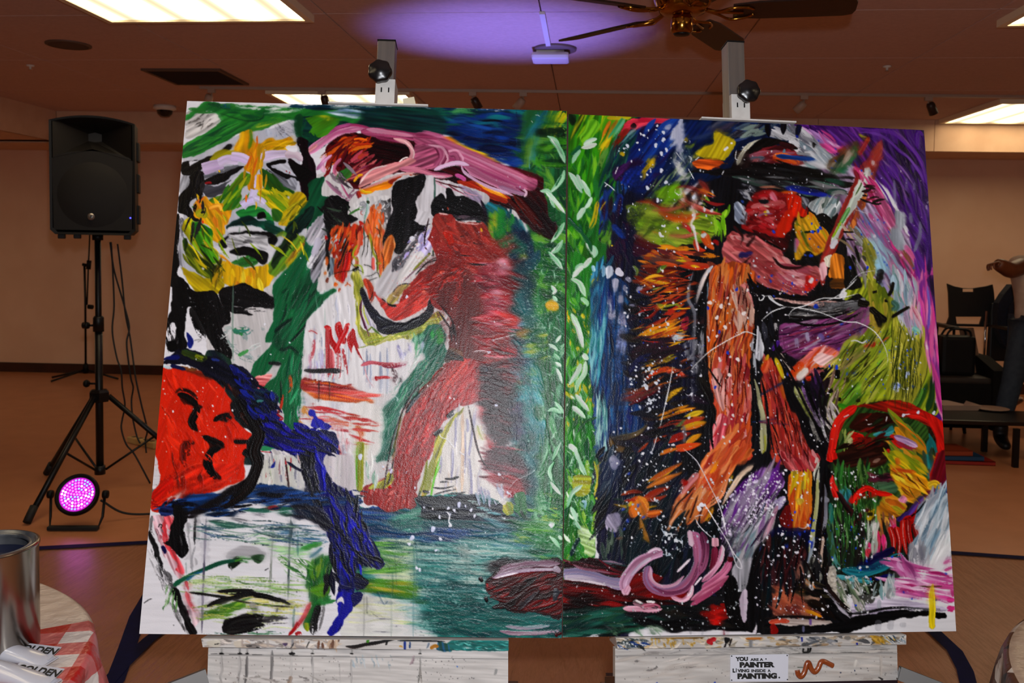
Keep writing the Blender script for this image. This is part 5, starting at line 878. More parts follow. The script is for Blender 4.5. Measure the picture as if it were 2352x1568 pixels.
for x0,x1,y0,y1 in[(880,875,1180,1460),(1040,990,1140,1560),(1060,1010,1110,1400),(980,985,1200,1320),(760,740,1520,1700),(860,840,1460,1760),(1000,1020,1540,1880),(960,955,1300,1700),(1100,1110,1780,1920),(1130,1160,1800,1960)]:st(20,'8e8cae',f'{x0},{y0} {(x0 + x1) / 2 + 6},{(y0 + y1) / 2} {x1},{y1}','b0aec4',a=.8,d=.08)
st(30,'d8bca4','940,1140 945,1400 935,1850','e0c8b0',a=.8,d=.1)
pl('8a8a2a','700,1400 780,1290 880,1170 960,1100 940,1140 860,1240 790,1400 740,1567 700,1680 660,1800 600,1810 640,1660 680,1520','a8a43c',112,.3,5);st(16,'7ac41c','750,1600 700,1720 670,1880',h=.7);st(20,'4a5a18','690,1640 640,1780 630,1850');st(40,'1c2428','700,1340 770,1290;810,1190 880,1130','2a2a20',d=.1);st(14,'8a9a24','1070,1260 1090,1330 1120,1390','a8b830')
st(26,'b88a3a','640,1740 600,1860 590,1900','a8a43c')
fl(40,'1140,1480 1340,1420 1480,1520 1500,1780 1400,1840 1300,1820 1140,1700','7a2a38 a84050 4a1820 8a3038 c0606c 341820',8,130,26,10,d=.15);pl('8a2028','1140,1700 1260,1680 1400,1700 1480,1840 1420,1860 1320,1880 1280,1760','a03038',20,.2,5);pl('5a2430','1140,1520 1260,1440 1400,1480 1480,1600 1460,1700 1300,1660 1150,1640','8a4450',8,.3,6,d=.1);fl(20,'1340,1500 1520,1500 1500,1800 1400,1700','1a181c 3a3034 4a1c28 2a3a38',40,90,26,14,d=.3)
pl('4a1f5c','1370,1120 1420,1060 1450,1180 1440,1320 1420,1420 1390,1300','2a1c4a',85,.3,5,d=.1);fl(16,'1320,950 1420,920 1480,1250 1450,1480 1400,1400','2a2450 4a2068 17343c 1c2a44',80,110,26,10,d=.25);fl(34,'1400,760 1560,720 1640,1100 1560,1300 1460,1200','2a8a98 4fb4c0 1f6a6f 7ac8d0 2a7a6c',75,150,30,12,d=.3);st(10,'3a9a5c','1460,1330 1410,1440 1390,1500');st(50,'5ab0c8','1350,760 1400,820 1420,880','8ac0d0',d=.25);st(40,'8aa83a','1400,880 1460,890','6a8a3a',d=.3);fl(8,'1500,760 1600,780 1590,940 1510,900','d4cc3a a8b838 e0d85a',45,60,12,10,d=.35);fl(8,'1420,680 1540,680 1540,720 1420,740','17303c 2a6a74 1c2a5a',0,110,22,8,d=.2)
st(14,'4a9ac8','1150,760 1150,800');pl('dfae1c','1655,228 1720,185 1765,230 1750,262 1680,268','d9b82c',0,.1,3,sm=0)
tl(0,0,1)
smu('700,240 1290,258 1290,300 1200,400 900,300 720,275',5,9,.75);smu('1215,300 1298,300 1292,1320 1200,1320 1190,800',86,6,.5);smu('1070,560 1215,540 1250,760 1245,1180 1120,1180 1085,900',3,10,.75);smu('1100,460 1230,520 1225,760 1160,720',50,8,.7);smu('945,760 1020,740 1020,860 930,980 890,1140 865,1150 880,960',118,7,.6);smu('690,900 910,860 910,1060 690,1080',4,8,.55);smu('745,520 930,480 930,700 745,700',100,4,.4)
smu('620,520 760,560 720,900 620,900',112,5,.4);smu('420,560 700,420 700,640 430,660',60,3,.35);smu('430,240 700,240 690,330 430,370',155,6,.5)
gr('d4e0d8','1200,560 1298,560 1290,1320 1190,1320',.84,.5);gr('d89c94','850,1150 960,820 1050,800 1060,900 900,1160',.84,.55);gr('b86a60','900,700 1080,540 1190,560 1180,760 1020,760',.86,.4);gr('141012','1090,840 1190,840 1200,1000 1160,1140 1100,900',.8,.6);gr('8ab4a0','880,900 1010,760 1020,850 900,1140',.85,.4)  # the pale specks partly paint in flash glints off the weave
hz('141a26','1150,470 1230,560 1225,640 1170,600',.3);hz('8a3038','1120,760 1210,760 1215,900 1120,880',.35);hz('2a1c24','1100,880 1190,860 1200,1060 1130,1080',.35)
# ---- water
tl(810,1050)
pl('1d5a5c','-40,430 250,430 550,330 1080,330 1380,480 1480,600 1560,700 1520,830 1800,900 1800,1560 760,1560 640,1480 560,1350 540,1250 230,1190 0,1160 -60,1000 -60,700','2d7a74',3,.28,8,sl=60,sw=3)
pl('b9c4bf','330,780 900,700 1500,760 1560,840 1240,900 1150,1020 700,1000 560,940 340,840','5a8f88',4,.3,10,d=.36,sl=70,sw=2)
fl(90,'560,720 1500,700 1160,1020 1100,1180 560,1180','2a7270 5a9a94 a8bcb4 1c5c66 3c8a84 c4d0c8',6,260,26,5,d=.32);fl(60,'600,1200 1100,1180 1300,1380 1780,1400 1780,1550 780,1550 600,1400','1c6a60 14544f 2a8074 0f4448 1f6f6c',4,220,46,8,d=.2);fl(20,'560,1130 1160,1100 1180,1220 560,1210','b4c8c8 7aa8a8 d4dcdc 2a7a7c',4,240,14,4,d=.4)
pl('14376a','-60,430 100,430 300,440 400,520 560,620 900,600 1000,660 700,720 400,690 200,720 0,700','1d4f8c',5,.3,8,d=.06);fl(40,'-40,440 500,460 560,600 1300,600 1300,700 500,720 0,690','123060 1c4f86 1d5c70 0f2850 2a6a90',5,260,32,6,d=.24);pl('3f8272','290,530 420,490 600,440 590,620 440,630 350,600','6aa892',175,.25,6,d=.12);fl(12,'330,500 590,450 580,620 380,620','5a9a88 8ab8a4 2a6a60',172,150,20,6,d=.35)
pl('12121c','560,350 880,330 1080,330 1090,390 1270,410 1300,480 1400,520 1380,575 1000,540 620,520 590,430','1c2238',4,.2,6,d=.06);fl(20,'600,370 1280,430 1380,560 640,520','0c0c12 1c2844 241c1c 16233c',6,200,28,8,d=.25)
fl(24,'1060,380 1380,560 1500,700 1500,820 1200,760','3a7a90 6aa0a8 1f5a6a a8c0bc',10,170,34,8,d=.38)
pl('d8d8cc','40,730 500,720 540,1000 540,1180 230,1080 100,860','b8c8a0',4,.12,8,d=.2);fl(60,'0,700 300,720 540,760 540,990 240,1000 60,860','5a9a3a 8ab85a 2a6a4a c8d49a 3a7f5a 1c4f4a e0e4d4',3,260,30,6,d=.3);st(40,'4f9a2c','20,720 200,740 400,750','8ac05a',d=.2);st(40,'3f8a34','100,990 330,960 520,950','8ab84a',d=.15)
pl('6f9a1f','60,1060 240,1040 500,1060 530,1180 420,1200 240,1150 100,1160 40,1110','3f7f24',4,.25,8,d=.04);fl(18,'60,1070 500,1060 520,1160 240,1140','8fae1f b8a83a 4f8a24 2f7030',5,200,34,6,d=.22);st(30,'c4a830','80,1090 200,1070','8a9a2a',d=.25);pl('2f7a3a','230,1150 420,1200 620,1230 660,1260 520,1250 340,1210','1c5c4c',10,.2,6,d=.15)
pl('e0dee0','-40,1170 230,1190 400,1220 540,1260 600,1400 700,1520 760,1570 -40,1570','d4d4cc',3,.04,10,h=.1);fl(34,'0,1200 500,1230 560,1420 200,1430 0,1420','e4e6c4 c9cf9a d8d8a8 b4b890',4,260,14,5,d=.45);fl(30,'420,1210 600,1280 780,1560 560,1540 480,1380','8ab4b0 3a8a80 a8c4c0 d0d8d8',6,170,24,8,d=.45);st(14,'e0d8a0','0,1270 60,1265 110,1270','c8c040',d=.3)
for x,y0,y1,c in[(95,1060,1540,'6a6a6c'),(330,1150,1540,'8a9a90'),(545,700,1130,'1f5c70'),(525,750,1150,'2a6a68'),(518,1130,1540,'2f6a74'),(120,1190,1330,'2a2a30'),(810,740,1280,'1f5054'),(975,780,1260,'4a6a64'),(340,990,1180,'2a5a44')]:st(17,c,f'{x},{y0} {x + 4},{(y0 + y1) / 2} {x},{y1}',a=.8)
st(14,'1c3c5c','210,1150 250,1230 280,1270;300,1230 280,1260');st(10,'1c2a2c','260,850 300,920 318,950;440,840 390,890 375,920;380,1120 360,830',a=.7);bl(9,'10181a','318,950 375,920 35,1210 125,1330');st(9,'16162c','230,1385 285,1383;245,1497 290,1497;170,1340 220,1370;380,1440 370,1455')
fl(20,'880,760 1000,760 1000,960 960,900','7a8a84 a8b0ac',80,100,22,6,d=.4)
pl('1a1114','1160,920 1280,860 1480,880 1560,900 1300,960 1200,1000','2a1a20',170,.2,8,d=.2)
fl(60,'1380,420 1790,300 1790,900 1540,880 1390,700','2a7a3a 1c5c34 4f9a3c 3a8a5a 14503c 8ab84a',20,130,34,10,d=.25);fl(40,'1400,560 1780,560 1780,880 1560,860','a8c8a8 6aa87a d4e0cc 1f6a40',25,80,14,20,d=.48);pl('c4b82a','1280,440 1330,380 1370,400 1370,480 1320,490','6a8a2c',70,.3,5,d=.1);pl('4a8a58','1390,330 1450,290 1490,340 1490,500 1440,500 1400,430','2a6a3c',85,.2,5);st(30,'1f3a2c','1440,460 1480,520 1540,540',d=.2);fl(10,'1400,640 1520,690 1500,750 1410,740','c0c42c 8ab02c d8cc3a',10,70,14,8,d=.35);fl(7,'1620,520 1780,420 1790,560 1640,560','c8c82c d8d04a',5,90,12,5,d=.4)
pl('a8322e','90,400 110,310 200,270 340,240 360,0 600,0 560,250 520,330 530,430 440,440 300,465 200,410','8a2826',100,.14,5,sl=16);fl(60,'110,310 360,250 400,20 580,20 520,420 300,450','b83a38 8a2426 a42e2e c86a64',110,70,24,14,d=.42);bl(18,'c80f10','322,248');pl('8f8f2a','140,260 260,190 330,110 350,60 350,200 300,260 220,270','a8a640',135,.3,4);st(26,'a0a034','640,20 620,160 570,330','6a7a2a');st(50,'a8a838','700,0 660,150 620,330','8a8f2a');st(13,'6ac414','750,0 710,140 670,330',h=.7);st(12,'14140f','350,20 330,140 300,240');st(14,'1a2a1c','580,290 560,350',d=.1)
st(20,'1c1a20','790,185 850,185 915,165',d=.1);st(14,'1c1a20','750,212 830,208;690,260 780,265 870,245;700,320 800,290 890,272;820,315 900,312 980,292',d=.05);st(24,'1c1a18','600,290 660,300',d=.1);st(12,'1c2c5c','0,280 80,290 150,300',d=.2);st(16,'1c2a3c','0,340 60,330 130,350',d=.3)
fl(20,'1040,300 1290,280 1280,420 1080,400','b4b4c4 d4d0d0 a8a4b8 7a9aa8',75,120,26,8,d=.4)
tl(0,0,1)
smu('810,1175 1290,1190 1290,1290 1130,1330 1000,1400 1000,1465 810,1460',3,16,.75);smu('960,1380 1290,1400 1290,1465 960,1465',4,10,.7);hz('1c5a58','960,1330 1130,1330 1290,1420 1290,1465 1000,1465',.45);hz('17384c','850,1180 1190,1200 1190,1240 850,1240',.4);gr('c0d4d0','960,1190 1290,1230 1130,1420 960,1460',.85,.5,sx=2.2,sy=.9);gr('0c2c30','900,1200 1290,1300 1290,1465 960,1460',.86,.5,sx=2.2,sy=.9)
# ---- the orange profile and the blue hair
tl(320,640)
pl('2a4a38','560,680 780,700 860,1000 900,1300 1100,1567 700,1500','161c2c',60,.2,4)
pl('d92f12','180,760 290,750 420,790 560,830 680,900 760,1000 810,1080 800,1180 900,1280 960,1340 930,1440 900,1567 890,1720 700,1800 500,1900 430,1960 300,1970 130,2000 100,1940 160,1760 130,1567 140,1400 160,1000','cc2a10',110,.07,3,sl=50)
fl(40,'200,800 600,870 800,1150 900,1350 850,1680 400,1900 170,1850','e0381a cf2c10 d8341a c22810',70,260,60,15,d=.38);pl('a81c0c','160,1740 500,1600 860,1600 700,1780 430,1950 300,1970 130,2000 100,1940','d43018',150,.25,5,d=.3);fl(10,'300,1560 560,1560 520,1900 350,1900','6a1a10 8a1c0c a02010',95,180,34,10,d=.42);st(7,'e85a4a','300,1700 480,1590 760,1580;480,1830 700,1740 880,1720;250,1760 480,1640',h=.9)
st(30,K,'310,980 350,950 420,960 480,1010 495,1060','5a1c10',d=.1);pl(K,'350,990 430,1040 490,1070 545,1095 510,1130 480,1200 490,1270 510,1300 480,1300 430,1240 430,1170 470,1090 400,1070','3a1008',60,.25,4,d=.05);pl('4a140a','350,990 460,1040 400,1070 375,1080',None,40,.2,4,d=.2)
pl(K,'640,1225 660,1190 710,1160 795,1150 790,1200 740,1230 700,1220','241a1c',160,.1,3);pl(K,'540,1345 600,1350 690,1390 740,1440 700,1460 640,1480 610,1560 640,1640 700,1700 680,1720 590,1640 540,1600 560,1500 600,1440','3a100a',60,.2,4);st(40,K,'810,1395 870,1400 940,1390','4a140c',d=.1);pl('3a0f0a','370,1395 480,1390 470,1420 400,1440 380,1560',None,10,.2,4,d=.25);st(8,'8a2a1c','190,1090 230,1150 270,1190',d=.2);pl('6a2412','390,780 560,800 620,860 480,830','8a2c18',10,.3,5,d=.2)
pl('a86a30','300,750 500,770 460,790 330,780','3a1a10',5,.3,4,d=.2)
pl('0f1020','185,720 260,680 360,600 470,620 580,670 690,680 780,740 880,760 1010,880 1000,960 940,1010 880,960 850,1000 780,960 700,900 600,850 500,780 380,740 290,740','1a1a2c',25,.25,5);pl('5a6a1c','380,610 480,640 590,680 540,720 430,690 350,650','2a3a1c',20,.3,6,d=.15);st(40,'a0a018','480,660 560,690','6a7a1c',d=.25);pl('16207a','200,690 300,650 350,660 330,690 250,700','0f1444',10,.3,4,d=.1);st(26,'28387c','620,690 700,700',d=.3);st(60,'1c1c30','780,740 860,790 960,850','2a30a0',d=.1);pl('1c2a9a','790,760 880,800 960,900 930,980 860,900','12144a',60,.3,6,d=.2);pl('c4d4dc','190,740 280,750 270,775 190,760',None,10,.1,3);st(30,'141a4a','270,745 330,760 400,780',d=.1);bl(6,'d8d8dc','487,690 625,762')
pl('4a1c14','700,860 830,960 900,1000 980,1200 1000,1300 900,1240 800,1120 820,1030','1a1416',55,.3,4);pl('121214','780,1100 830,1020 920,1000 1000,1180 1040,1290 1040,1360 1010,1420 1050,1567 1000,1567 930,1480 920,1420 960,1330 880,1250','1c1c1e',65,.15,4);st(40,'3a1a12','870,1150 930,1230 980,1290',d=.3);st(16,'6a2a24','760,900 800,970',d=.3)
pl('12144a','850,990 960,1000 1060,940 1180,1000 1190,1130 1240,1260 1250,1290 1420,1300 1530,1290 1680,1320 1710,1480 1690,1567 1400,1567 1240,1480 1030,1430 1060,1320 1040,1200 980,1160 900,1060','181a6a',25,.3,5);fl(44,'960,960 1150,980 1200,1250 1680,1340 1680,1560 1300,1480 1060,1400','16188a 0f1040 1c1ca0 12123c 241c90',30,190,50,10,d=.12);pl('0f1426','960,960 1080,960 1180,1010 1160,1120 1060,1160 980,1120','16304a',20,.25,5);st(40,'2f4fa0','1030,1110 1120,1090','1c2a6a',d=.3);st(26,'3f7a7a','1010,1050 1070,1050',d=.3);st(20,'c8a8b0','960,1110 1000,1135',d=.1)
pl('1a1f8c','1450,1120 1500,1140 1520,1200 1630,1250 1630,1290 1480,1270 1490,1190 1440,1170','2a2aa0',60,.2,5);st(10,'d4d8ec','1520,1300 1530,1290 1560,1275');pl('0c0c10','1410,1470 1500,1470 1510,1567 1400,1567','16161c',90,.2,6,d=.1);st(20,'a81c30','1180,1160 1230,1200 1190,1210',d=.15);st(10,'b0b4c8','1580,1400 1585,1440',d=.2)
pl('2f8a5c','1020,1430 1100,1440 1160,1460 1060,1480',None,10,.1,3);pl('c8c4c4','1110,1470 1200,1470 1300,1520 1400,1560 1380,1640 1060,1660 1060,1540','e0dcdc',60,.1,6);st(10,'b0303a','1040,1480 1140,1490',d=.2);fl(12,'1090,1480 1390,1560 1380,1640 1080,1640','1c2a6a 2a2a34 b8bcc8',50,90,12,10,d=.4)
tl(320,1050)
pl('1c1c9a','1500,-20 1690,-60 1700,150 1760,240 1830,300 1870,420 1890,560 2000,720 2090,900 2040,960 1900,900 1850,1000 1860,1120 1800,1240 1840,1280 1810,1340 1770,1380 1700,1500 1620,1510 1625,1300 1640,900 1600,640 1560,400 1520,180','0f1050',85,.25,5);pl('11123c','1640,200 1720,200 1800,300 1880,440 1890,560 2010,720 2100,900 2040,960 1890,850 1850,1000 1850,1120 1700,1170 1640,1130 1640,900 1620,640 1640,420','1a1c70',75,.25,8);fl(60,'1530,0 1690,0 1860,420 2000,760 1840,1100 1640,1160 1640,600','1a1ab0 0f1040 2424b8 14145c 0c0c30',80,190,44,10,d=.14);pl('1f1fb4','1625,1190 1820,1170 1830,1300 1760,1380 1690,1500 1620,1510','14148a',100,.2,5);fl(12,'1640,660 1840,640 1840,1120 1660,1120','1a2a7a 12124a 2030a0',20,150,40,10,d=.25);fl(10,'1860,780 2060,880 2040,960 1880,900','0a0a14 16163c',30,120,24,8)
pl('141420','1850,1000 1960,1060 1920,1130 1850,1140','1a1a50',20,.2,5);pl('141458','1810,1180 1900,1160 1910,1200 1840,1280',None,0,.1,4)
pl('d8d4d8','1700,1220 1740,1190 1755,1260 1735,1235 1700,1250 1700,1330 1690,1270',None,0,.03,2);pl('121214','1370,-10 1470,-20 1500,160 1540,300 1560,480 1470,400 1390,260 1360,130','2a2a3c',80,.2,6,d=.15);fl(14,'1380,20 1500,20 1540,320 1420,300','b8b8b4 1a1a20 3a3a4a',70,70,10,12,d=.5)
pl('d6d4d6','1040,60 1250,-30 1380,60 1400,300 1100,300 960,260','c4c4bc',90,.08,6);fl(24,'1090,0 1370,-20 1380,340 1080,260','d8d4d0 b4bca0 8a8a94 c4c8c4 b0484c',88,150,18,6,d=.4);st(16,'2a2424','1250,0 1270,150 1290,330','5a2a2c');st(12,'b8303a','1300,0 1300,140;1260,60 1255,20',d=.2);st(26,'141438','1270,40 1340,90 1420,130 1490,180');pl('1c2c8c','1140,60 1165,30 1160,90 1130,90');st(18,'9a9aa8','1215,150 1220,220',d=.1)
pl('14305a','200,390 300,350 420,330 620,300 820,300 960,240 1200,240 1400,300 1600,330 1867,330 1867,400 1500,410 1300,400 1000,410 800,440 600,480 360,500 180,500','1c4a8a',175,.3,8,d=.1,sl=50);fl(50,'200,400 480,340 1000,260 1400,320 1860,330 1500,420 900,420 300,490','123058 1c4c90 0e1c38 2a5a9a 0a0a14',176,220,36,7,d=.22);fl(20,'700,400 1000,340 1400,380 1380,430 780,440','d4d4dc b8bcc4 16161c 2a4a7a',2,200,24,6,d=.42);pl('dedce2','860,410 1010,395 1030,450 940,450',None,0,.03,4,d=.1)
pl('0f0e12','940,160 1010,0 1060,-20 1060,80 1000,190 850,290 760,340 680,420 560,480 430,520 400,480 600,380 760,260','1c1416',145,.2,4);st(10,'b0b0c0','400,430 480,410;420,500 440,490',d=.1)
fl(10,'880,420 1400,440 1400,500 940,470','1f5c44 2a6a58',6,240,26,5,d=.2);pl('8a1c24','1095,420 1180,410 1200,450 1130,455','c84a50',10,.3,3);pl('141c1c','1200,470 1380,500 1600,500 1600,560 1400,520 1250,500','1c3c34',8,.2,5,d=.12);fl(30,'1360,420 1610,440 1640,640 1440,640 1380,540','0f1018 1c1a24 2a2a3c 16304a',30,150,50,10,d=.12);bl(5,'d4d4dc','1440,350 1560,495 1600,710 1720,570 1650,940 1655,215')
# ---- lower left sketched face
pl('e2e0e4','480,520 1100,520 1600,640 1600,1500 520,1510 420,1100','d8d8dc',2,.03,8,h=.1)
fl(40,'500,560 1080,520 1400,560 1580,640 1500,740 1000,740 560,640','8a9a9a 4a6a6a 2a4a5a b0b8b8 5a8a6a 7a8aa0',5,300,16,5,d=.42);fl(16,'800,680 1500,680 1300,800 900,720','8ab48a a8c49a c4cfb0',6,260,16,5,d=.45);pl('3a6a5a','600,540 760,560 980,590 1080,560 960,600 760,610','1f4a4a',5,.3,5,d=.15);fl(16,'680,480 1080,480 1050,600 840,560','2a2a30 5a5a64 8a8a94',8,150,10,6,d=.42);pl('16304a','580,480 840,460 820,500 600,510','0f1c38',175,.2,5,d=.1);fl(24,'1100,540 1600,600 1580,760 1280,700','3a6a8c 6a90a8 1c3c5a a8bcc4',6,230,20,6,d=.42);pl('4a9a3a','1370,790 1440,750 1560,720 1540,770 1420,800','2a7a4a',165,.25,5,d=.12);fl(12,'1200,780 1420,790 1380,860 1200,840','8ac08a b0d4a0',175,170,18,6,d=.45);st(26,'1f5a6a','1460,860 1540,800 1600,720',d=.3)
fl(26,'1200,860 1420,860 1430,1000 1260,1000','9ab48a c0cfb4 b4c4b4',20,140,14,8,d=.48);fl(40,'400,1040 900,1020 1440,1100 1440,1200 1000,1180 500,1130','8ab46a b4c890 5a8a5a c8d0a0 d4d8c8',3,300,18,5,d=.44);fl(30,'700,1160 1400,1220 1440,1330 900,1280','d4cc80 c4b878 e0dca8 b8b84a',5,260,20,5,d=.42);pl('6a9a1c','560,1330 700,1270 880,1230 900,1270 760,1330 600,1370','4a7a2c',165,.25,6,d=.18);fl(16,'540,1280 900,1230 760,1370 560,1400','8ab43a 3a6a2c 5a8a2a',163,200,24,6,d=.35);fl(24,'560,1380 1300,1300 1280,1480 1040,1480','c4cf9a b0b8a0 d8dcc0',3,260,14,5,d=.48)
pl('b8b6ba','750,860 770,810 850,770 940,755 1030,780 1090,830 1000,850 880,850','a8a6aa',5,.06,4);pl('141a16','960,850 1065,840 1060,890 1020,915 990,890','2a4a2c',20,.2,3);pl('1f3a24','760,920 830,850 890,880 870,910 800,950','101410',20,.2,3);st(20,'8a8a8a','780,940 800,970',d=.1);fl(10,'880,860 980,860 960,910 860,920','6a9a6a a8c0a4 4a7a4a',4,90,12,5,d=.35)
st(40,'1a6a4a','270,1150 310,1090 420,1020 560,960 720,900 880,880','14503c');st(24,'2a6a8a','400,1060 480,1000 600,950',d=.25);st(16,'4a8a2c','820,890 880,870');bl(10,'b07a1c','345,1010')
pl(K,'680,1150 800,1135 1000,1140 990,1180 860,1180 700,1165','1c1a1c',2,.15,4,d=.05);pl(K,'980,1165 1100,1180 1240,1220 1290,1250 1270,1260 1130,1230 990,1190','1c1a1c',14,.15,4,d=.05);pl(K,'580,1270 680,1220 860,1180 980,1180 860,1210 720,1255 620,1280','2a2c24',165,.15,4,d=.06);st(14,K,'430,1155 560,1175 720,1190 830,1220','2a282a',d=.05);st(18,'2a2a24','800,1220 960,1250 1180,1275 1370,1285','6a6a4a',d=.2);bl(9,'d8d4ec','798,1222');bl(40,'9a9a94','985,1285');st(50,'8a8a88','985,1270 985,1340',a=.7)
pl(K,'730,1400 840,1370 900,1340 1050,1340 1060,1365 980,1380 1100,1390 1040,1420 1080,1440 900,1490 730,1510','1a181a',172,.12,4);st(70,'3a383a','1060,1400 1180,1390 1290,1395',d=.4);st(40,'5a585a','1080,1370 1180,1390 1300,1390',d=.45)
st(24,'3a3a3c','1185,1290 1175,1340','6a6a6a');bl(9,K,'1168,1358');st(8,K,'1350,1140 1350,1160;40,1250 75,1225 110,1210;295,1435 295,1445;1075,970 1110,950;1010,1495 1010,1510')
for x0,y0,x1,y1,c in[(575,500,535,1510,'5a5468'),(1155,540,1120,1150,'8a8f88'),(1300,500,1275,1220,'3a4a4a'),(1360,620,1360,850,'2a5a64'),(1330,1290,1320,1470,'5a7a74'),(1560,830,1580,1000,'3a5a4a')]:st(20,c,f'{x0},{y0} {(x0 + x1) / 2 - 3},{(y0 + y1) / 2} {x1},{y1}',a=.85)
st(34,'8ab4bc','1355,650 1340,680 1330,700',d=.1);bl(16,'e8e8f4','1345,660 1340,690');st(20,'1a2c30','1300,540 1310,600 1300,700')
pl('d89aa4','120,500 280,500 310,560 240,700 290,800 380,940 390,990 330,1030 240,880 150,680','c9b8c0',70,.25,5,d=.05);pl('d8404a','230,500 300,540 300,600 250,680 340,870 390,960 370,1010 300,960 330,920 240,800 200,640','e0707a',70,.2,5,d=.1);fl(16,'120,520 300,520 300,760 160,700','d8606a e0a4ac c8c0c8 8a6a74',75,90,24,10,d=.3);pl('cfb4bc','390,1060 430,1150 500,1330 520,1360 480,1470 430,1340 400,1200','e0ccd0',75,.2,6,d=.12);st(34,'c8303a','400,1150 440,1260 500,1330','d8707a',d=.15);st(26,'b8142a','400,1060 420,1140','c83c44',d=.1);st(14,'a8245a','415,1310 430,1400 490,1480',d=.2)
pl(K,'280,400 400,380 420,470 410,540 380,640 410,720 430,800 370,860 310,810 270,760 200,735 240,720 270,600 300,530','1c1a1c',85,.15,4);fl(8,'360,600 440,720 430,820 360,860','2a282a 4a484a',70,80,12,8,d=.4);pl('b4b2b6','400,580 440,560 430,700 470,840 500,900 440,950 430,880 380,870 430,800','d0ced2',85,.1,5,d=.05);pl(K,'480,510 500,540 485,660 470,760 468,650',None,90,.15,3);st(20,'9a9a9e','480,760 450,870 455,980',a=.8);st(16,'a8b4b4','400,900 405,1000',a=.7)
st(30,'2a282a','110,500 100,560 100,640 130,680','8a888a',d=.2);pl(K,'75,640 110,660 160,780 210,960 200,1020 160,920','3a383a',65,.3,4,d=.1);pl('4a484a','190,960 270,1010 300,1100 330,1150 290,1200 230,1060','8a888c',65,.3,6,d=.25);fl(26,'70,760 200,940 290,1160 240,1200 120,940','9a989c c8c6ca 6a686c',68,160,16,6,d=.46);pl(K,'270,1140 330,1130 370,1240 415,1310 430,1380 490,1470 500,1515 430,1510 370,1380 310,1240','1c1a1c',62,.15,4);fl(20,'260,1230 330,1300 420,1500 360,1460','9a989a 5a585a',65,130,16,6,d=.45);fl(24,'220,1130 290,1160 320,1300 200,1320','6a9a5a 9ab88a 4a7a44',105,120,14,6,d=.45);pl('14104a','180,770 210,760 230,800 220,830 200,810');st(9,K,'165,600 175,575 195,580 190,610;230,725 260,715');st(20,'141a4a','190,430 200,480 280,490','2a2c60',d=.1);pl('141c48','180,430 280,420 280,490 190,495','2a3a6a',5,.3,4,d=.25);st(22,'c01c18','95,375 120,400 165,410');pl('1a2c2c','110,90 145,85 140,130 115,160','a8a8a8',100,.3,4,d=.15);fl(12,'95,180 150,140 140,300 95,320','3a4a48 c8c8c8 8a9a94',100,90,16,6,d=.3);pl('d8d4d8','120,0 155,0 180,180 130,270 110,200',None,0,.05,4,d=.1);pl('d01f10','105,300 180,230 270,160 300,240 260,290 190,350 160,390 130,360','b81c10',140,.2,4);fl(8,'200,330 420,280 400,370 260,390','c82a18 16204a d8d4d8 8a1c10',130,110,22,8,d=.2)
pl('3a7a2c','1460,900 1640,860 1640,1100 1600,1240 1500,1270 1450,1180 1440,1000','1f5a34',90,.3,8,d=.12);fl(34,'1430,940 1640,900 1630,1240 1480,1260','4f8a24 2a6a34 7a9a2c 3a7a44 1c4a2c',100,130,40,10,d=.25);pl('6a9a1c','1460,1120 1620,1080 1610,1180 1520,1190','3f7a24',175,.25,6,d=.15);pl('14141a','1590,1010 1640,1010 1620,1120 1580,1180',None,90,.2,5,d=.2);st(60,'1f7a34','1530,1240 1480,1340 1420,1470','14602c');st(70,'141414','1540,1270 1500,1400 1490,1520','2a282a',d=.04);st(40,'3a383c','1580,1270 1560,1380 1520,1500','8a888a',d=.3);st(34,'b8202c','1470,1240 1400,1380 1290,1520','d0606a',d=.2);st(26,'a8141c','1360,1410 1330,1470 1280,1525',h=.8);pl('a8ac1c','1410,1420 1450,1420 1450,1490 1415,1480','4f8a2c',80,.2,4);st(30,'b01c24','1340,1520 1370,1505 1390,1525','d87a80',d=.1);fl(8,'1540,1180 1640,1180 1640,1260 1560,1260','3a8a4a 2a7a3a',175,100,22,8,d=.25);fl(14,'560,1500 1280,1490 1280,1520 600,1520','4a7a5a 8aa890 2a5a4a',3,140,10,5,d=.4)
tl(810,1050)
pl('d4d0d0','-220,-20 0,0 20,250 -100,260 -240,100','c4bcc0',90,.08,6,d=.05);st(62,'8a8f24','65,-20 62,120 60,290','a8aa38',tp=(.02,.05));st(12,'6ab81c','35,0 34,120 36,260');bl(24,'d0d4e8','65,-5');fl(8,'110,20 230,20 230,230 140,240','b8c4bc d8d8d4 8aaa98',92,150,26,6,d=.3)
tl(0,0,1)
smu('440,1180 760,1180 740,1290 460,1290',4,9,.6);smu('420,1330 720,1330 720,1440 420,1420',3,9,.5);smu('705,1270 770,1270 760,1400 700,1400',95,6,.5);smu('400,1110 800,1120 790,1190 420,1190',175,9,.6)
smu('375,850 540,860 580,1100 380,1150',70,4,.5);gr('e8d8d4','365,850 560,880 590,1000 380,1150',.93,.4)
tl(0,0,1)
gr('b4b4ba','400,380 470,560 560,660 700,700 520,840 440,700 400,560',.93,.5);gr('a8a8ae','870,420 990,410 960,560 880,580',.93,.6);gr('b0b0b8','990,450 1110,470 1120,510 1000,500',.92,.6);gr('9a9ab0','550,1000 620,1000 600,1120 480,1160',.92,.5);gr('8a8ad0','600,1000 780,1010 800,1200 700,1160',.94,.5);gr('c8c8d0','680,1060 730,1060 730,1140 690,1140',.86,.5);gr('d88a80','920,560 1040,500 1190,540 1180,640 880,720',.88,.5);gr('e8c4bc','880,1160 960,900 1060,830 1060,880 920,1160',.9,.6)
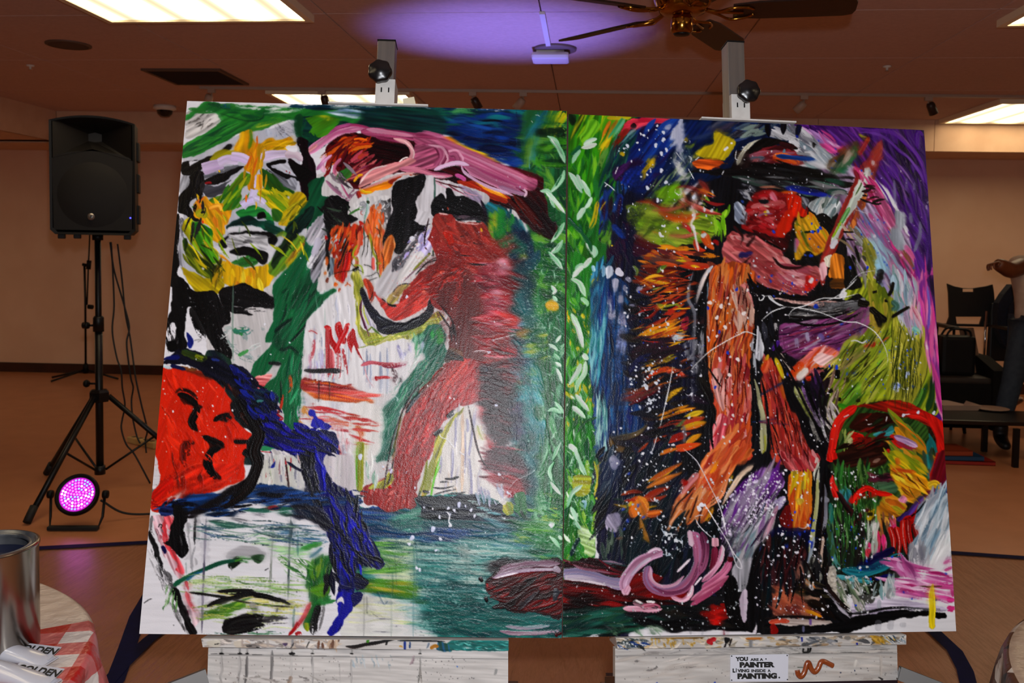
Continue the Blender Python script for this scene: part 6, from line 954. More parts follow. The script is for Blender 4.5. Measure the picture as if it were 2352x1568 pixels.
# ---- the chain of pale leaves along the seam
tl(810,230)
LF='e6ece4'
for s in['1670,310 1740,350 1780,440 1820,500','1690,340 1760,400 1800,480 1820,540','1815,600 1790,690 1700,780','1800,640 1760,720 1700,790','1610,780 1680,790 1720,900 1740,920','1660,780 1740,870 1820,970','1815,1050 1770,1130 1700,1220','1800,1200 1760,1270 1700,1310','1680,1300 1740,1370 1800,1450','1720,1340 1770,1400 1790,1440']:st(42,LF,s,'7ab88a',h=1.,tp=(.3,.3))
for s in['1700,330 1770,420 1800,470','1790,650 1740,740','1660,800 1720,870','1780,1090 1730,1180','1770,1230 1730,1290']:st(14,'2f7a4a',s,'e6ece4',h=1.)
tl(0,0,1)
for s in['1266,656 1274,668 1268,676','1270,680 1280,692','1288,770 1276,786','1260,790 1274,798 1282,806','1272,812 1286,826','1276,832 1290,842','1278,846 1286,862 1291,880','1274,922 1286,936 1294,950','1258,944 1272,940 1290,950','1288,1016 1278,1036 1268,1058','1272,1060 1262,1080 1268,1106','1264,1106 1276,1122 1288,1136','1260,1206 1270,1202 1266,1212','1262,1232 1274,1242 1286,1258','1284,1230 1290,1240']:st(9,LF,s,'8ac49a',h=1.,tp=(.35,.35))
# ---- the dark red boat by the seam
tl(810,1050)
DB='3a0508'
pl('1c0609','1130,1070 1190,1000 1330,930 1560,900 1790,900 1790,1370 1660,1350 1500,1330 1400,1340 1270,1280 1240,1190 1170,1160','3a0a10',10,.3,6);pl(DB,'1145,1080 1260,1030 1500,980 1790,1000 1790,1330 1650,1330 1540,1320 1420,1310 1330,1240 1220,1190 1150,1150','5a070a',160,.3,4);fl(34,'1180,1060 1780,1010 1780,1330 1460,1310 1240,1180','52060a 2a0406 6a0a0c 1a0305 8a0c0c',160,220,50,12,d=.1);st(60,'6a0a0c','1400,1270 1480,1180 1600,1110','2a0406');st(50,'4a4a52','1420,1310 1500,1220 1610,1130','1c0a10',d=.3);pl('b8100f','1145,1085 1165,1090 1160,1120',None,0,.1,2);bl(24,'1c0e14','1100,1045 1145,1215');st(14,'7a0c10','1200,1280 1260,1290 1300,1280');st(40,'22060a','1200,1290 1300,1270 1360,1320',d=.15);bl(34,'3a3c44','1745,1160 1740,1190')
st(60,'b8a4b4','1220,1030 1340,960 1500,920 1780,910','6a4a5a',h=1.,sl=60);st(34,'d8ccd8','1200,1035 1320,1000 1480,970 1700,960 1790,965','9a8498',h=1.,sl=60);st(14,'2a141c','1240,990 1380,945 1600,920','b8a4b4',h=.9);st(16,'e4dce4','1215,1040 1300,1015 1420,990',h=1.);bl(34,'a89aa8','1750,960');st(30,'8a6a7c','1260,960 1340,930 1440,915',d=.2)
st(36,'b4a4b4','1310,1450 1480,1465 1700,1440','6a8a8c',h=1.,d=.05);st(36,'c4b4c0','1260,1490 1420,1510 1700,1500 1780,1480','7a5a6c',h=1.,d=.05);bl(18,'4a0a10','1745,1520 1775,1510')
# ---- spatter
dots(22,'480,330 1400,300 1450,700 480,900','d8dcec e4e4ea',3,16,.3);bl(22,'d4d8ee','912,405 330,115 690,615 510,690');bl(15,'e0e2ee','1258,148 820,437 872,455 1016,452 1046,502 745,512 485,743 575,965 550,950 752,700');st(16,'e0e0e4','805,465 830,500 825,550 845,590');bl(18,'e4e4ea','838,585 1700,585');bl(11,'d8dcec','460,127 535,263 612,430 260,80');st(6,'d8d8dc','1220,420 1320,330 1360,295 1270,400;1280,270 1310,300;1330,280 1400,200 1460,170 1540,130 1580,90;1260,150 1300,185;1390,300 1410,350',h=1.);dots(30,'900,620 1600,560 1600,850 900,900','d8dce0',2,8,.6)
tl(810,640)
dots(40,'840,0 1400,0 1400,1400 500,1400','e4e4e8 d8c8cc',2,9,.2);st(9,'e8e8ec','740,1320 760,1360 810,1380 870,1450;910,1480 960,1515;1030,625 1110,615 1180,630;1200,525 1400,475;860,385 880,395',h=1.);bl(13,'dfe4f4','465,155 1170,630 1230,1085');bl(9,'e4e4ea','835,1020 870,1030 888,552 1205,525')
tl(320,640)
dots(40,'180,820 700,900 950,1400 900,1567 180,1567','e8dcd8 d8d0d0',2,7,.2);bl(9,'e4e4ec','1290,548 1075,390 290,1138 630,1090 800,1128 740,1355');dots(20,'200,640 1800,640 1800,1500 900,1500','d8d8dc',2,8,.2)
tl(320,230);dots(14,'350,300 1867,300 1867,1500 350,1500','d8d8e0 e8d8e0',2,6,.1);st(6,'dcdcdc','1240,-30 1280,-20');tl(810,230);st(7,'e4e4e4','1570,128 1590,130 1605,140;1535,180 1545,195');dots(30,'350,800 1600,600 1700,1500 500,1500','d8d0d4 c8c8d8',2,7,.2)
# ---- second pass over the left canvas: darks, lines and dry scumbles
tl(320,640)
for w,s in((60,'330,990 400,1010 470,1060 500,1095'),(66,'510,1100 475,1170 450,1230 490,1300'),(56,'550,1350 640,1395 730,1430'),(70,'700,1445 620,1480 590,1560 610,1650 665,1720'),(40,'640,1220 700,1180 790,1165'),(34,'810,1395 880,1400 940,1390'),(60,'890,1480 930,1500 945,1530'),(100,'850,1040 960,1180 1030,1330 990,1480 1010,1600 930,1790 800,1900 620,1990')):st(w,K,s,'1c100e',d=.06)
st(90,'5a140c','400,1400 390,1500 410,1620','8a2010',d=.36);st(24,'2a0a08','350,950 420,965 480,1010',d=.2);fl(16,'200,800 700,900 880,1300 820,1560 250,1600','b8280f a8200c e8442a',60,160,24,9,d=.4)
fl(40,'780,760 1010,900 1180,1000 1210,1260 960,1180 840,960','0a0c22 0c0c12 141a60 1c2a8a',40,110,36,18,d=.2);fl(30,'1060,1300 1680,1330 1680,1540 1300,1500','0d0e30 10104a 1a1aa0',20,170,30,10,d=.25)
tl(320,1050)
fl(60,'1640,260 1830,320 2000,760 1860,1000 1660,1100','0a0c26 0c0c16 12165c 1a1c9a',75,170,34,14,d=.2);fl(30,'1380,0 1500,0 1560,470 1440,300','0c0c10 1a1a28',75,120,26,12,d=.3)
fl(70,'500,560 1080,530 1560,640 1400,760 560,700','4a6a6a 6a8a7a 8aa894 3a5a7a 2a3c40',5,320,10,4,d=.44);fl(60,'400,1040 900,1020 1430,1090 1430,1200 500,1140','7a9a5a a0b878 5a7a4a b8c890',3,320,10,4,d=.46);fl(40,'560,1260 1400,1230 1380,1360 600,1400','b4b45a 8aa84a c8c480 5a7a34',2,280,11,5,d=.44);fl(26,'1200,860 1460,880 1450,1080 1300,1020','6a9a5a 8ab07a 3a6a3c',30,140,16,8,d=.42)
for w,s in((36,'680,1152 820,1140 1000,1146'),(30,'970,1165 1120,1195 1290,1255'),(34,'580,1275 700,1225 860,1190 960,1180'),(90,'740,1450 860,1400 1060,1375'),(60,'745,1500 900,1480 1090,1430'),(24,'430,1158 600,1180 830,1222')):st(w,K,s,'2a2a28',d=.1)
fl(26,'180,370 900,300 1560,330 1500,420 600,480','0a1430 0c0c12 1c4a8a',176,200,20,6,d=.34)
tl(0,0,1)
hz('5a1a1a','960,600 1060,560 1100,760 1010,800',.4);hz('3a1418','1110,760 1190,780 1200,1000 1130,900',.35);gr('6a1a1e','870,1150 950,900 1060,810 1060,900 930,1150',.72,.5);gr('7a1c1c','900,690 1080,540 1180,560 1100,760',.78,.45);gr('e8d0cc','880,1150 960,890 1040,820 1020,900 930,1120',.93,.6)
for s in('1010,700 1040,740 1050,800','880,1130 905,1000 950,900 1030,830','1075,930 1100,1040 1130,1090','985,500 975,560 1000,600'):st(4,'2a1014',s,d=.2)
fl(24,'430,500 720,500 700,640 430,640','2a3a14 4a5a16 d8c030 8aa41c',60,40,6,14,d=.15);fl(14,'560,310 640,320 600,500 560,480','d8701c e8b828 b8901c',95,34,5,8);fl(16,'440,380 480,380 470,560 420,540','0c0b0d 2a282c',95,40,8,10,d=.2)
# ================================================================ the right canvas
IMG_L,HGT_L=IMG.copy(),HGT.copy()
tl(0,0,1)
pl('dedcdf','1240,200 2240,200 2240,1490 1240,1490','e4e2e5',0,.012,0,h=.05,sm=0)
pl('2a7a1f','1290,240 1480,240 1420,420 1390,700 1380,900 1360,1320 1285,1330','1c5a22',95,.3,4);pl('14264c','1440,300 1560,262 1800,285 1760,400 1560,440 1480,600 1440,560','0c1a38',130,.3,6)
pl('141428','1430,420 1520,420 1560,600 1620,700 1680,900 1640,1050 1560,1100 1660,1250 1700,1470 1420,1470 1300,1350 1370,1300 1360,1100 1370,900 1385,650','1c1c34',95,.3,8)
pl('101014','1540,480 1760,380 1960,420 1980,560 1900,760 1960,1000 1930,1200 1940,1400 1980,1440 1700,1450 1640,1330 1560,1100 1600,900 1580,700','1a1a20',95,.15,6)
pl('2a1a20','1880,900 2010,900 2120,1100 2060,1330 1930,1340','1c2a1c',100,.3,6);pl('7a4a74','1880,330 2020,440 2130,640 2150,900 1990,720 1930,520','a89ab0',58,.3,8);pl('3a1258','1800,230 2260,200 2260,700 2200,900 2185,1180 2130,900 2110,640 2040,440 1880,330','54207c',60,.3,6,sl=70)
pl('7a8a1f','1960,640 2120,720 2150,900 2140,960 1960,1000 1900,960 1920,860','9aa02c',118,.3,6);pl('3a1a14','1930,960 2020,920 2120,960 2165,1040 2150,1140 2060,1200 1940,1160 1915,1060','2a2a14',120,.3,6)
# ---- D1: green and night sky
tl(1290,250,4.237)
pl('3f8a14','70,50 640,70 520,280 420,420 350,600 330,900 300,1100 260,1400 220,1600 60,1600 60,700','1f6a1c',100,.3,6);fl(30,'80,60 640,80 500,300 200,330','4f9a14 2a7a1c 8ab814 1c3f14 c8b81c 6aa824',118,260,50,7,d=.06);fl(70,'80,380 360,420 320,1000 240,1500 70,1560','3f9a14 1f6a1c 5fae24 2a7a34 7ab82c 145a1c',95,190,54,20,d=.14);st(130,'5aa81c','330,110 270,230 200,330','7ab82c',d=.04);pl('101c14','66,50 130,60 120,160 70,150','1c3a1c',60,.3,5)
st(46,'d8b81c','440,90 560,85 680,80','a8a01c');st(50,'c8a81c','540,110 480,230 420,380 370,480','7a5a1c',d=.1);st(40,'d8c01c','470,270 400,360 350,420',d=.15);st(50,'8a4a1c','470,120 420,220 390,300','c87a1c',d=.3);st(46,'7ac8a4','610,100 560,180 500,280','3f8a3a',d=.06);st(28,'3f9a6a','590,90 500,220 450,290')
pl('b8203c','620,150 700,95 900,85 1110,95 1090,130 900,150 760,190 640,220 560,260','d84a5c',172,.25,4);st(46,'d8485c','740,110 900,110 1060,120','b01c3a');st(60,'a83020','650,200 580,260 530,320','7a1c1c',d=.1);bl(30,'1c1014','700,165');st(44,'8a2a14','600,270 540,330 480,400','3a1c14',d=.2)
pl('142c6a','720,200 860,160 1090,130 1300,130 1460,150 1400,290 1100,380 1000,560 860,740 780,850 600,740 560,600 480,560 540,430','0e1c4a',128,.3,6,sl=60);fl(50,'740,200 1080,150 1040,420 860,740 600,720 560,440','16348a 0f2060 1f4aa0 1c1440 2a1a4a 123070',128,260,56,8,d=.14);fl(16,'1200,130 1820,130 1800,260 1300,260','1c3a7a 142850 3a4a7a 2a3a5c',165,260,44,8,d=.14);fl(14,'1460,140 1820,150 1820,330 1560,240','5a5a6a 3a3448 2a2a34 6a5a7c',160,200,44,10,d=.2)
st(50,'1f4a4c','720,210 640,290 560,380 500,470','6a9a9a',d=.15);st(26,'c8d4d0','720,200 670,230 620,280','4a7a7a',d=.2);fl(24,'470,400 700,260 640,480 420,780 360,760','14403c 1c5a4a 0f2a34 3a7a5a 2a2034',112,240,36,7,d=.18);st(50,'8aae4c','450,380 390,500 350,640','3f8a3a',d=.14);st(34,'7a2a14','560,290 500,360 480,420',d=.3);pl('2a1440','600,540 740,480 800,520 640,640 560,720 480,620','4a1f5a',140,.3,6,d=.1);pl('1f3f9a','600,640 760,560 900,600 840,740 640,760','16287a',125,.3,6,d=.08)
fl(30,'360,760 620,720 620,980 500,1100 380,1200','0f1a34 1c3a7a 14343c 241c34 2a5aa0',100,180,40,12,d=.1);st(80,'2448a0','570,830 560,940 570,1030','16286a',d=.1);fl(24,'380,960 560,900 720,1120 720,1560 430,1560','24142c 16163a 341434 0f1a3c 2a1a24',80,190,50,14,d=.1);st(60,'1c4aa0','490,1130 560,1200 620,1260','16286a',d=.15);fl(16,'360,1080 480,1150 470,1340 350,1330','1c1c24 8ab83c 4a8a2c 7a7a84',95,90,20,20,d=.35);st(50,'d8a818','350,900 330,1010 310,1100 270,1170','a8a01c',d=.22);st(60,'7ab82c','390,1300 440,1250 470,1180','5a8a2c',d=.25);st(16,'d8b81c','430,900 380,970 360,1040',d=.3)
pl('c8b01c','1480,230 1520,225 1600,270 1690,320 1650,430 1560,500 1440,500 1340,460 1280,440 1380,370 1480,340','a89a1c',120,.2,4,h=.6);st(60,'8a8a2c','1280,470 1380,430 1480,440','b8a82c',d=.15);pl('c4a41c','780,680 790,600 830,540 870,480 910,480 905,570 860,580 820,620 810,680','d8b81c',115,.2,3);st(50,'a8921c','830,500 860,510');bl(22,'c8a81c','590,440 1210,300');st(26,'7a8a2c','1200,360 1260,370 1290,340');bl(16,'2a3a7a','1635,435')
pl('c4501c','1270,520 1400,490 1560,510 1520,560 1440,585 1320,570','d8702a',5,.25,4);st(30,'e0782a','1290,530 1380,510 1460,530','b03a1c',d=.1);fl(8,'1400,500 1580,520 1500,580','8a2a14 d8641c 3a2014',8,150,22,8,d=.15)
fl(26,'860,740 1200,560 1280,700 1000,860 820,880','3a5a3a 5a7a4c 1c3448 7a8a6a 2a3a5c',128,200,30,9,d=.25);fl(18,'1090,420 1300,420 1280,560 1120,660','4a6a6a c8ccc8 1c2a2a 8a9a94',60,110,24,16,d=.25);pl('a8acc4','1080,200 1180,130 1200,260 1160,360 1190,410 1120,410 1100,330 1060,290','c8cad8',90,.15,4,d=.05);bl(30,'b4b8cc','1035,180 1160,120');bl(20,'b8bccc','1070,355 1100,340 1130,390');pl('d0d0cc','1090,490 1150,510 1170,600 1220,640 1180,660 1120,600','e0dedc',60,.1,4,d=.1);st(20,'e0dcd4','1100,700 1200,680 1280,655','a8a49c',d=.1)
pl('7aa81c','900,800 1100,740 1180,790 1160,880 1000,900','5a8a1c',128,.25,6,d=.06);pl('6f8a24','620,960 820,900 1000,980 1300,1000 1500,1080 1480,1250 1300,1320 900,1320 720,1180','8a9a34',10,.3,8,d=.06);fl(60,'640,950 960,820 1560,980 1520,1240 900,1330 700,1180','7a9a2c 4a6a1c a0a83c 5a5a24 8ab424 3a4a1c',20,130,46,20,d=.2);st(120,'8ac01c','1060,860 1120,800 1180,780','6aa01c',d=.05);fl(10,'1440,1020 1600,980 1580,1220 1460,1220','7ab81c 9ac834 5a8a1c',95,160,44,10,d=.08)
fl(26,'1120,800 1500,760 1560,1000 1440,1100 1140,1060','c8ccc4 a83a24 8ab83c d8d8dc 7a8a4c d87a3c',70,90,24,24,d=.2)
for c,c2,s,w in[('8a1c1c','b8503c','1110,770 1200,755 1320,790 1440,850 1500,850',30),('c8701c','e08a2c','1320,780 1420,810 1490,845',26),('b04a3c','8a241c','1330,690 1400,760 1440,810',50),('8a1c1c','c86a5c','1200,890 1300,950 1420,1000 1560,1030',50),('a03030','8a1c1c','1400,900 1500,930 1590,925',30),('7a1c1c','a8301c','720,905 850,905 960,960 1040,970',30),('a84a3c','c8705c','880,990 1040,985 1150,960 1230,945',34),('d0641c','a83a1c','940,1010 1060,1045 1200,1060 1350,1020',60),('d8841c','c8501c','1000,1060 1120,1090 1240,1090 1350,1050',34),('b0141c','c8243c','1170,1110 1230,1160 1260,1210',44),('a84a3c','c87a5c','1040,1230 1200,1240 1330,1210',44),('a02414','c8401c','1290,1270 1330,1360 1400,1380',50),('c8501c','d87a2c','1370,1190 1420,1300 1480,1370',80),('b81c1c','8a1414','1470,1300 1500,1290 1520,1330',40),('d87a1c','e09a1c','880,1340 1040,1350 1160,1380 1260,1360',50),('c8641c','e8b01c','960,1400 1100,1440 1230,1440',50),('7a4a3c','5a3a34','760,1420 900,1450 1060,1480 1200,1500',90),('b84a2c','d8704a','1000,1420 1180,1400 1400,1420 1500,1430',40),('c8502c','a83a24','1160,1480 1320,1530 1460,1520',70),('8a3a3c','a85a5c','700,1230 760,1270 830,1340',60),('c8641c','d8903c','880,1190 980,1240 1050,1310',22),('8aa83c','5a7a2c','900,1210 1000,1270 1130,1350',40)]:
    st(w,c,s,c2,h=.8,tp=(.3,.4))
pl('d8c01c','1100,1470 1160,1450 1225,1440 1215,1480 1140,1480');fl(26,'720,1300 1500,1380 1500,1560 760,1560','8a3a1c c8501c 5a2a24 a85a2c 6a2a2c d8841c',8,170,40,10,d=.15);pl('5a1a1c','740,1250 900,1310 960,1340 800,1420 700,1420','34142c',25,.25,6,d=.1)
st(26,'d8d0d4','1260,940 1290,1040 1260,1120 1290,1200',d=.1);st(24,'e0dce0','1280,1130 1300,1240 1330,1390',d=.1);bl(26,'c8ccd0','1285,865 1215,800 1380,1230');bl(18,'d8dce0','1175,880 1350,920 1390,980 1460,990')
tl(0,0,1)
smu('1440,290 1700,270 1640,420 1560,560 1440,560',128,8,.7);smu('1310,270 1440,280 1400,600 1310,620',105,5,.5);smu('1400,440 1640,420 1660,560 1480,620 1380,600',20,4,.4);hz('0c1430','1430,380 1500,360 1470,560 1400,620',.35)
tl(1290,610,3.647)
pl('2f8a24','30,0 260,0 330,150 250,480 230,700 270,1200 290,1567 30,1567','1c6a24',95,.3,5);fl(90,'40,0 250,20 230,1000 260,1567 30,1567','3f9a24 1f6a2c 7ab83c 2a7a34 4a9a3c 145a24',95,150,40,25,d=.18);fl(40,'40,350 250,380 250,1300 40,1400','d8b81c c8c02c e0c82c a8a81c',80,80,24,20,d=.4);fl(60,'40,560 240,560 290,1567 40,1567','c8dcc8 e0e8dc 8ac09a 5aa06a',75,70,18,30,d=.48);pl('d8b41c','250,60 290,70 340,140 280,190 250,170','e0c82c',60,.2,4);st(34,'d8b01c','230,1110 270,1150 250,1230','a8a82c',d=.15)
pl('16305a','240,200 400,60 560,200 560,500 560,1000 680,1250 640,1440 400,1440 380,1567 280,1567 260,1100 230,800 260,500','1c4a7a',92,.3,8,d=.03);fl(90,'270,300 560,300 560,900 680,1300 400,1440 280,1100','14284c 1f4a8c 0f1c34 2a6a9a 1c2a6a 2a3a5c 3a5a8c',92,200,40,10,d=.2);fl(40,'240,480 360,470 310,900 260,1000 240,800','3a8a9a 5aa8b8 2a6a8a 8ac4c8 1f7a7c',97,220,24,6,d=.25);fl(40,'280,1130 380,1150 390,1567 300,1567','7ab0a8 a8d0c8 4a8a8a d0e4dc',92,200,18,6,d=.32);fl(30,'230,0 420,0 360,120 280,480 250,420','1c4a6a 2a6a8a 4aa0c0 163a4c',100,160,34,12,d=.16)
st(34,'8ac8d8','260,0 270,50','c8e0e4');st(40,'a8c8dc','350,0 350,60 340,100','5a8aa8',d=.1);pl('a8b4cc','370,20 430,10 420,90 380,110','d0d4dc',90,.2,4,d=.08);pl('8a8ca4','420,120 450,100 480,120 470,180 430,230','b4b4c4',100,.15,4);bl(52,'a8a4bc','505,450');bl(36,'d4d0dc','482,55');bl(30,'9a98ac','410,415 430,430 655,200 495,280');bl(24,'8a889c','560,115 585,340 530,190 400,300');pl('6a78a8','470,540 520,530 545,620 530,740 460,710 455,620','8a94b8',95,.2,5,d=.12);fl(16,'380,360 560,420 540,760 440,700','9aa4c0 6a7ab0 c0c4d4',95,90,24,16,d=.38)
fl(70,'560,200 1200,0 1200,1567 560,1567','141218 2a1a2c 1c1c2c 3a2224 0f0f14 2c241c',12,180,50,14,d=.06);fl(26,'620,20 1080,20 1040,300 640,240','7a2a14 a83a1c 5a1c14 8a3a1c 4a1414',10,180,44,9,d=.1);fl(20,'760,200 1060,220 1000,480 800,420','b84a1c 8a2414 d0641c 5a1a14',160,150,30,9,d=.12)
FE=[('c8301c','d8641c','980,0 1120,20 1240,15',40),('d8a01c','e0b81c','1080,0 1160,15',20),('e0b01c','d8901c','690,110 760,130 860,150 950,155',30),('d88a1c','e8b82c','700,110 780,85 860,90',30),('a83a1c','c8641c','800,240 900,200 1040,190',44),('b84a24','d8703a','780,290 900,250 1020,230',34),('d8b41c','7a8a2c','790,320 880,345 950,320 1000,360',30),('c8a81c','8a8a2c','800,330 900,380 940,350',34),('c8401c','a8241c','850,440 920,380 970,340',50),('8a1c14','b03a1c','690,440 760,410 800,360',40),('a8241c','5a1414','640,340 700,400 760,460',20),('c8501c','8a2a14','760,500 900,440 1040,390',50),('e0a81c','d8701c','640,590 740,540 860,490 980,450',44),('e07a1c','e8b01c','680,585 820,550 960,480 990,460',50),('d8941c','c85a1c','740,620 840,590 960,530 1000,500',60),('d88a1c','e8a81c','760,625 850,615',22),('7a3a2c','5a2a34','720,690 840,660 980,640',36),('8a8a2c','c8a81c','640,830 760,790 860,770 940,745',44),('b89a2c','d88a2c','700,840 820,820 960,760',36),('d8a81c','e0841c','760,870 880,860 950,855',20),('d8641c','c8401c','700,960 800,890 900,870 1000,920',50),('d84a2c','e0703c','880,890 960,890 1040,935',60),('a8641c','7a3a2c','500,1080 640,1050 760,990 860,920',34),('5a3a2c','7a2a2c','500,1130 640,1100 760,1050 860,1000',60),('7a1c24','5a1420','560,1170 680,1110 780,1060',30),('e0b41c','d8a41c','880,1140 920,1080 1010,1020',44),('d89a1c','c8701c','800,1260 920,1220 1060,1170',34),('c8601c','e0a01c','820,1290 960,1230 1120,1190',40),('c0a81c','e0b82c','1020,1280 1120,1240 1190,1220',50),('c8882c','a83a24','940,1330 1080,1300 1200,1270',60),('d8a81c','c86a1c','1000,1370 1100,1340 1210,1310',60),('a8341c','7a241c','800,1370 900,1320 1040,1290',44),('7a8a3c','3a4a4a','930,1390 1000,1320 1050,1270',30),('c83a1c','8a1c14','880,1480 960,1440 1080,1400',60),('e0b01c','d8801c','1040,1500 1100,1450 1170,1410',60),('d8701c','c83a1c','900,1540 1040,1520 1170,1490',60),('8a6a34','5a4a34','400,1440 440,1520 600,1560',60),('5a4a2c','7a6a4c','420,1450 560,1430 660,1390 720,1330',50),('8a2a1c','a8441c','640,1560 760,1480 880,1420',40),('5a7a2c','8a9a4c','600,0 630,40 625,90',30),('c8701c','d8a04c','650,130 720,160 790,215',16),('5a7a2c','8aa83c','800,60 840,20 880,0',34),('5a6a2c','8a8a3c','740,200 820,190 860,170',20)]
for c,c2,s,w in FE:st(w,c,s,c2,h=.9,tp=(.35,.4))
fl(50,'640,480 1000,440 1040,1000 620,1000','d8a02c 8a3a1c c8641c 3a2424 5a2a2c',160,120,14,9,d=.3);pl('24141f','700,640 900,600 1000,660 960,740 620,800 590,720','3a1c2c',170,.25,6,d=.15);pl('12183a','560,840 700,740 740,760 600,920','1c1c4a',130,.25,6,d=.15);pl('8a1c34','1000,460 1060,420 1050,530 1000,540','b83a4c',90,.25,4)
pl('a8b4bc','920,580 1010,570 1000,620 940,620','d0d4d4',10,.15,4,d=.1)
for s in['1100,50 1070,160 1060,280 1110,390 1110,540 1100,740 1100,1000 1095,1200','1020,620 1050,720 1090,800 1090,880','1190,560 1180,700 1160,840','1130,620 1100,760','1020,1340 1030,1420 1020,1490']:st(26,'a8a8b0',s,'6a6a74',a=.9,d=.12)
fl(30,'1000,600 1200,560 1180,920 1040,900','8a8a92 c0c0c4 4a4a52',92,90,18,16,d=.35);st(34,'c8c0c0','1250,10 1190,110 1150,220 1125,320','e8d4c8',h=.9,tp=(.1,.5));st(14,'8aa0b0','1215,100 1225,220 1215,280');st(18,'c8ccd4','1265,0 1220,60')
st(16,K,'1160,930 1240,945');pl(K,'1150,930 1200,940 1260,1080 1350,1230 1340,1260 1310,1250 1240,1120 1180,1080','201c18',60,.12,4)
tl(0,0,1)
smu('1350,640 1440,660 1450,1040 1370,1040',92,9,.7);smu('1440,600 1610,600 1620,1040 1450,1040',165,5,.5);smu('1610,620 1720,620 1720,1040 1610,1040',97,5,.5);smu('1310,620 1360,620 1360,1040 1310,1040',92,4,.4);hz('12182c','1390,700 1450,700 1450,1010 1400,1010',.35);hz('0c0c12','1450,760 1560,760 1570,1000 1470,1000',.3)
# ---- the hatted figure: head
tl(1700,270,4.021)
pl('8a8a90','240,150 420,90 560,90 720,200 820,320 860,420 780,470 640,440 560,330 500,230 300,190','b4b4b8',35,.2,6);fl(26,'250,130 560,90 800,300 840,450 660,440','9a9aa0 c8c8cc 6a6a74 7a8a94',38,220,40,8,d=.15);fl(14,'0,60 240,60 200,180 0,200','3a4a7a 4a5a6a 1c2c4c 7a8a84',165,170,34,9,d=.12);fl(10,'0,90 180,120 60,230 0,220','5a6a5a 8a9a94 3a3a44',150,130,30,9,d=.2)
fl(60,'620,70 1080,90 1200,240 1000,250 800,200','3f1260 5a1c7a 2a0a44 7a3a9a 4a1a6a',38,260,50,6,d=.05);fl(20,'600,120 1000,240 900,320 760,260','b48ac0 c84a8c a87ab4 8a4a9a d8a8d0',38,220,24,6,d=.1);pl('b8307a','740,230 860,270 960,270 860,330 800,310','d05a9a',30,.3,5,d=.1);fl(14,'680,260 860,340 820,440 700,400','b4b8bc c8ccd0 9aa4ac',50,170,30,8,d=.2)
fl(90,'1100,110 1690,120 1760,700 1790,1300 1700,1300 1600,900 1400,600 1280,380','3a1060 4f1a7c 260a40 5c2290 1c0830',66,300,70,6,d=.04)
for s,c,w in[('1090,140 1200,140 1340,190 1460,300 1560,380 1660,520 1700,640','8a5ab8',26),('1060,90 1180,120 1290,120 1420,150 1540,250 1640,360 1700,500 1730,680','6a2c9a',34),('920,90 1040,160 1140,220','b090c8',14),('820,120 900,200 990,250','a880bc',20),('1200,190 1290,260 1380,370 1480,460 1560,560 1640,760 1680,940','a07ab8',20),('1320,290 1420,400 1500,520 1580,640 1650,860','9a8a7c',16),('1310,390 1400,480 1460,560 1510,680 1540,800','b8aab0',18),('1400,110 1520,200 1620,340 1690,460','a884b8',14),('1270,520 1380,640 1420,760','6a4a94',30),('1640,560 1680,760 1740,1100 1760,1500','a07ac8',22),('1690,160 1640,150 1640,300','6a2aa0',40),('1720,700 1690,780 1720,900 1750,1100','5a2a8a',26),('1500,520 1600,680 1640,900','2a0c44',40),('1240,560 1340,700 1440,900 1500,960','8a5aa8',16)]:st(w,c,s,'5c2290',h=.9)
fl(14,'1690,700 1790,800 1810,1560 1720,1400','4a1a7c 2a0a4c 6a3a9a',84,260,40,6)
pl('6a1c24','100,330 200,260 320,250 480,280 520,320 620,360 540,450 300,440 140,460 40,440','8a2c34',150,.25,5);pl('14100f','130,240 190,190 330,195 460,230 540,290 500,300 380,240 250,270 120,330 40,440 0,480 0,430 60,320','1c1a1c',150,.2,5);fl(16,'100,330 420,280 520,430 120,430','7a2028 a84048 4a141a 9a5a6a',168,190,40,8,d=.1);st(50,'3a141a','360,240 460,270 530,310','5a1c24',d=.1);fl(8,'60,360 240,350 200,420 40,440','5a7a8a a85a5c 3a2a34',150,110,34,10,d=.2)
st(80,'c84a1c','300,370 400,370 500,400 540,440','d8702a',d=.08);st(44,'163a7a','330,355 480,370 600,380 690,385','1c4a9a');st(30,'8a8a8c','520,330 600,340 650,340',d=.15);bl(16,'6a8a9a','405,310');st(26,'2a3a44','580,400 640,450 720,470','8aa0a0',d=.2)
pl('e0dcc8','190,195 140,230 60,320 0,400 0,330 80,240','c8c4b0',130,.15,4,d=.05);pl('0c0b0d','0,480 120,420 300,420 460,440 640,470 780,520 920,540 1050,545 1030,570 920,560 860,560 1000,600 1060,620 960,650 860,600 640,580 400,560 200,590 0,540','161416',10,.15,5);fl(24,'0,480 400,440 900,540 1040,620 600,640 0,560','0a0a0c 1c1a1c 2a2c30 121014',10,260,50,8,d=.06);pl('0c0b0d','-480,494 -380,474 -240,478 0,470 60,560 -120,552 -260,530 -400,505','1c1a1c',4,.15,5,d=.04);pl('14100f','-60,330 60,290 90,440 0,480 -80,470 -40,400','2a1a1c',110,.2,5);st(36,'c8c4b0','100,230 20,330 -30,440','e0dcc8',h=.8);tl(1290,250,4.237);pl('c8b01c','1480,230 1540,225 1600,275 1690,320 1640,430 1580,500 1470,470 1380,470 1300,440 1380,370 1490,350','a89a1c',120,.2,3,h=.6,sm=0);pl('c4501c','1270,520 1400,490 1560,515 1520,560 1440,585 1320,570','d8702a',5,.3,4);st(22,'e8e4e0','1580,405 1620,370',h=1.);tl(1700,270,4.021)
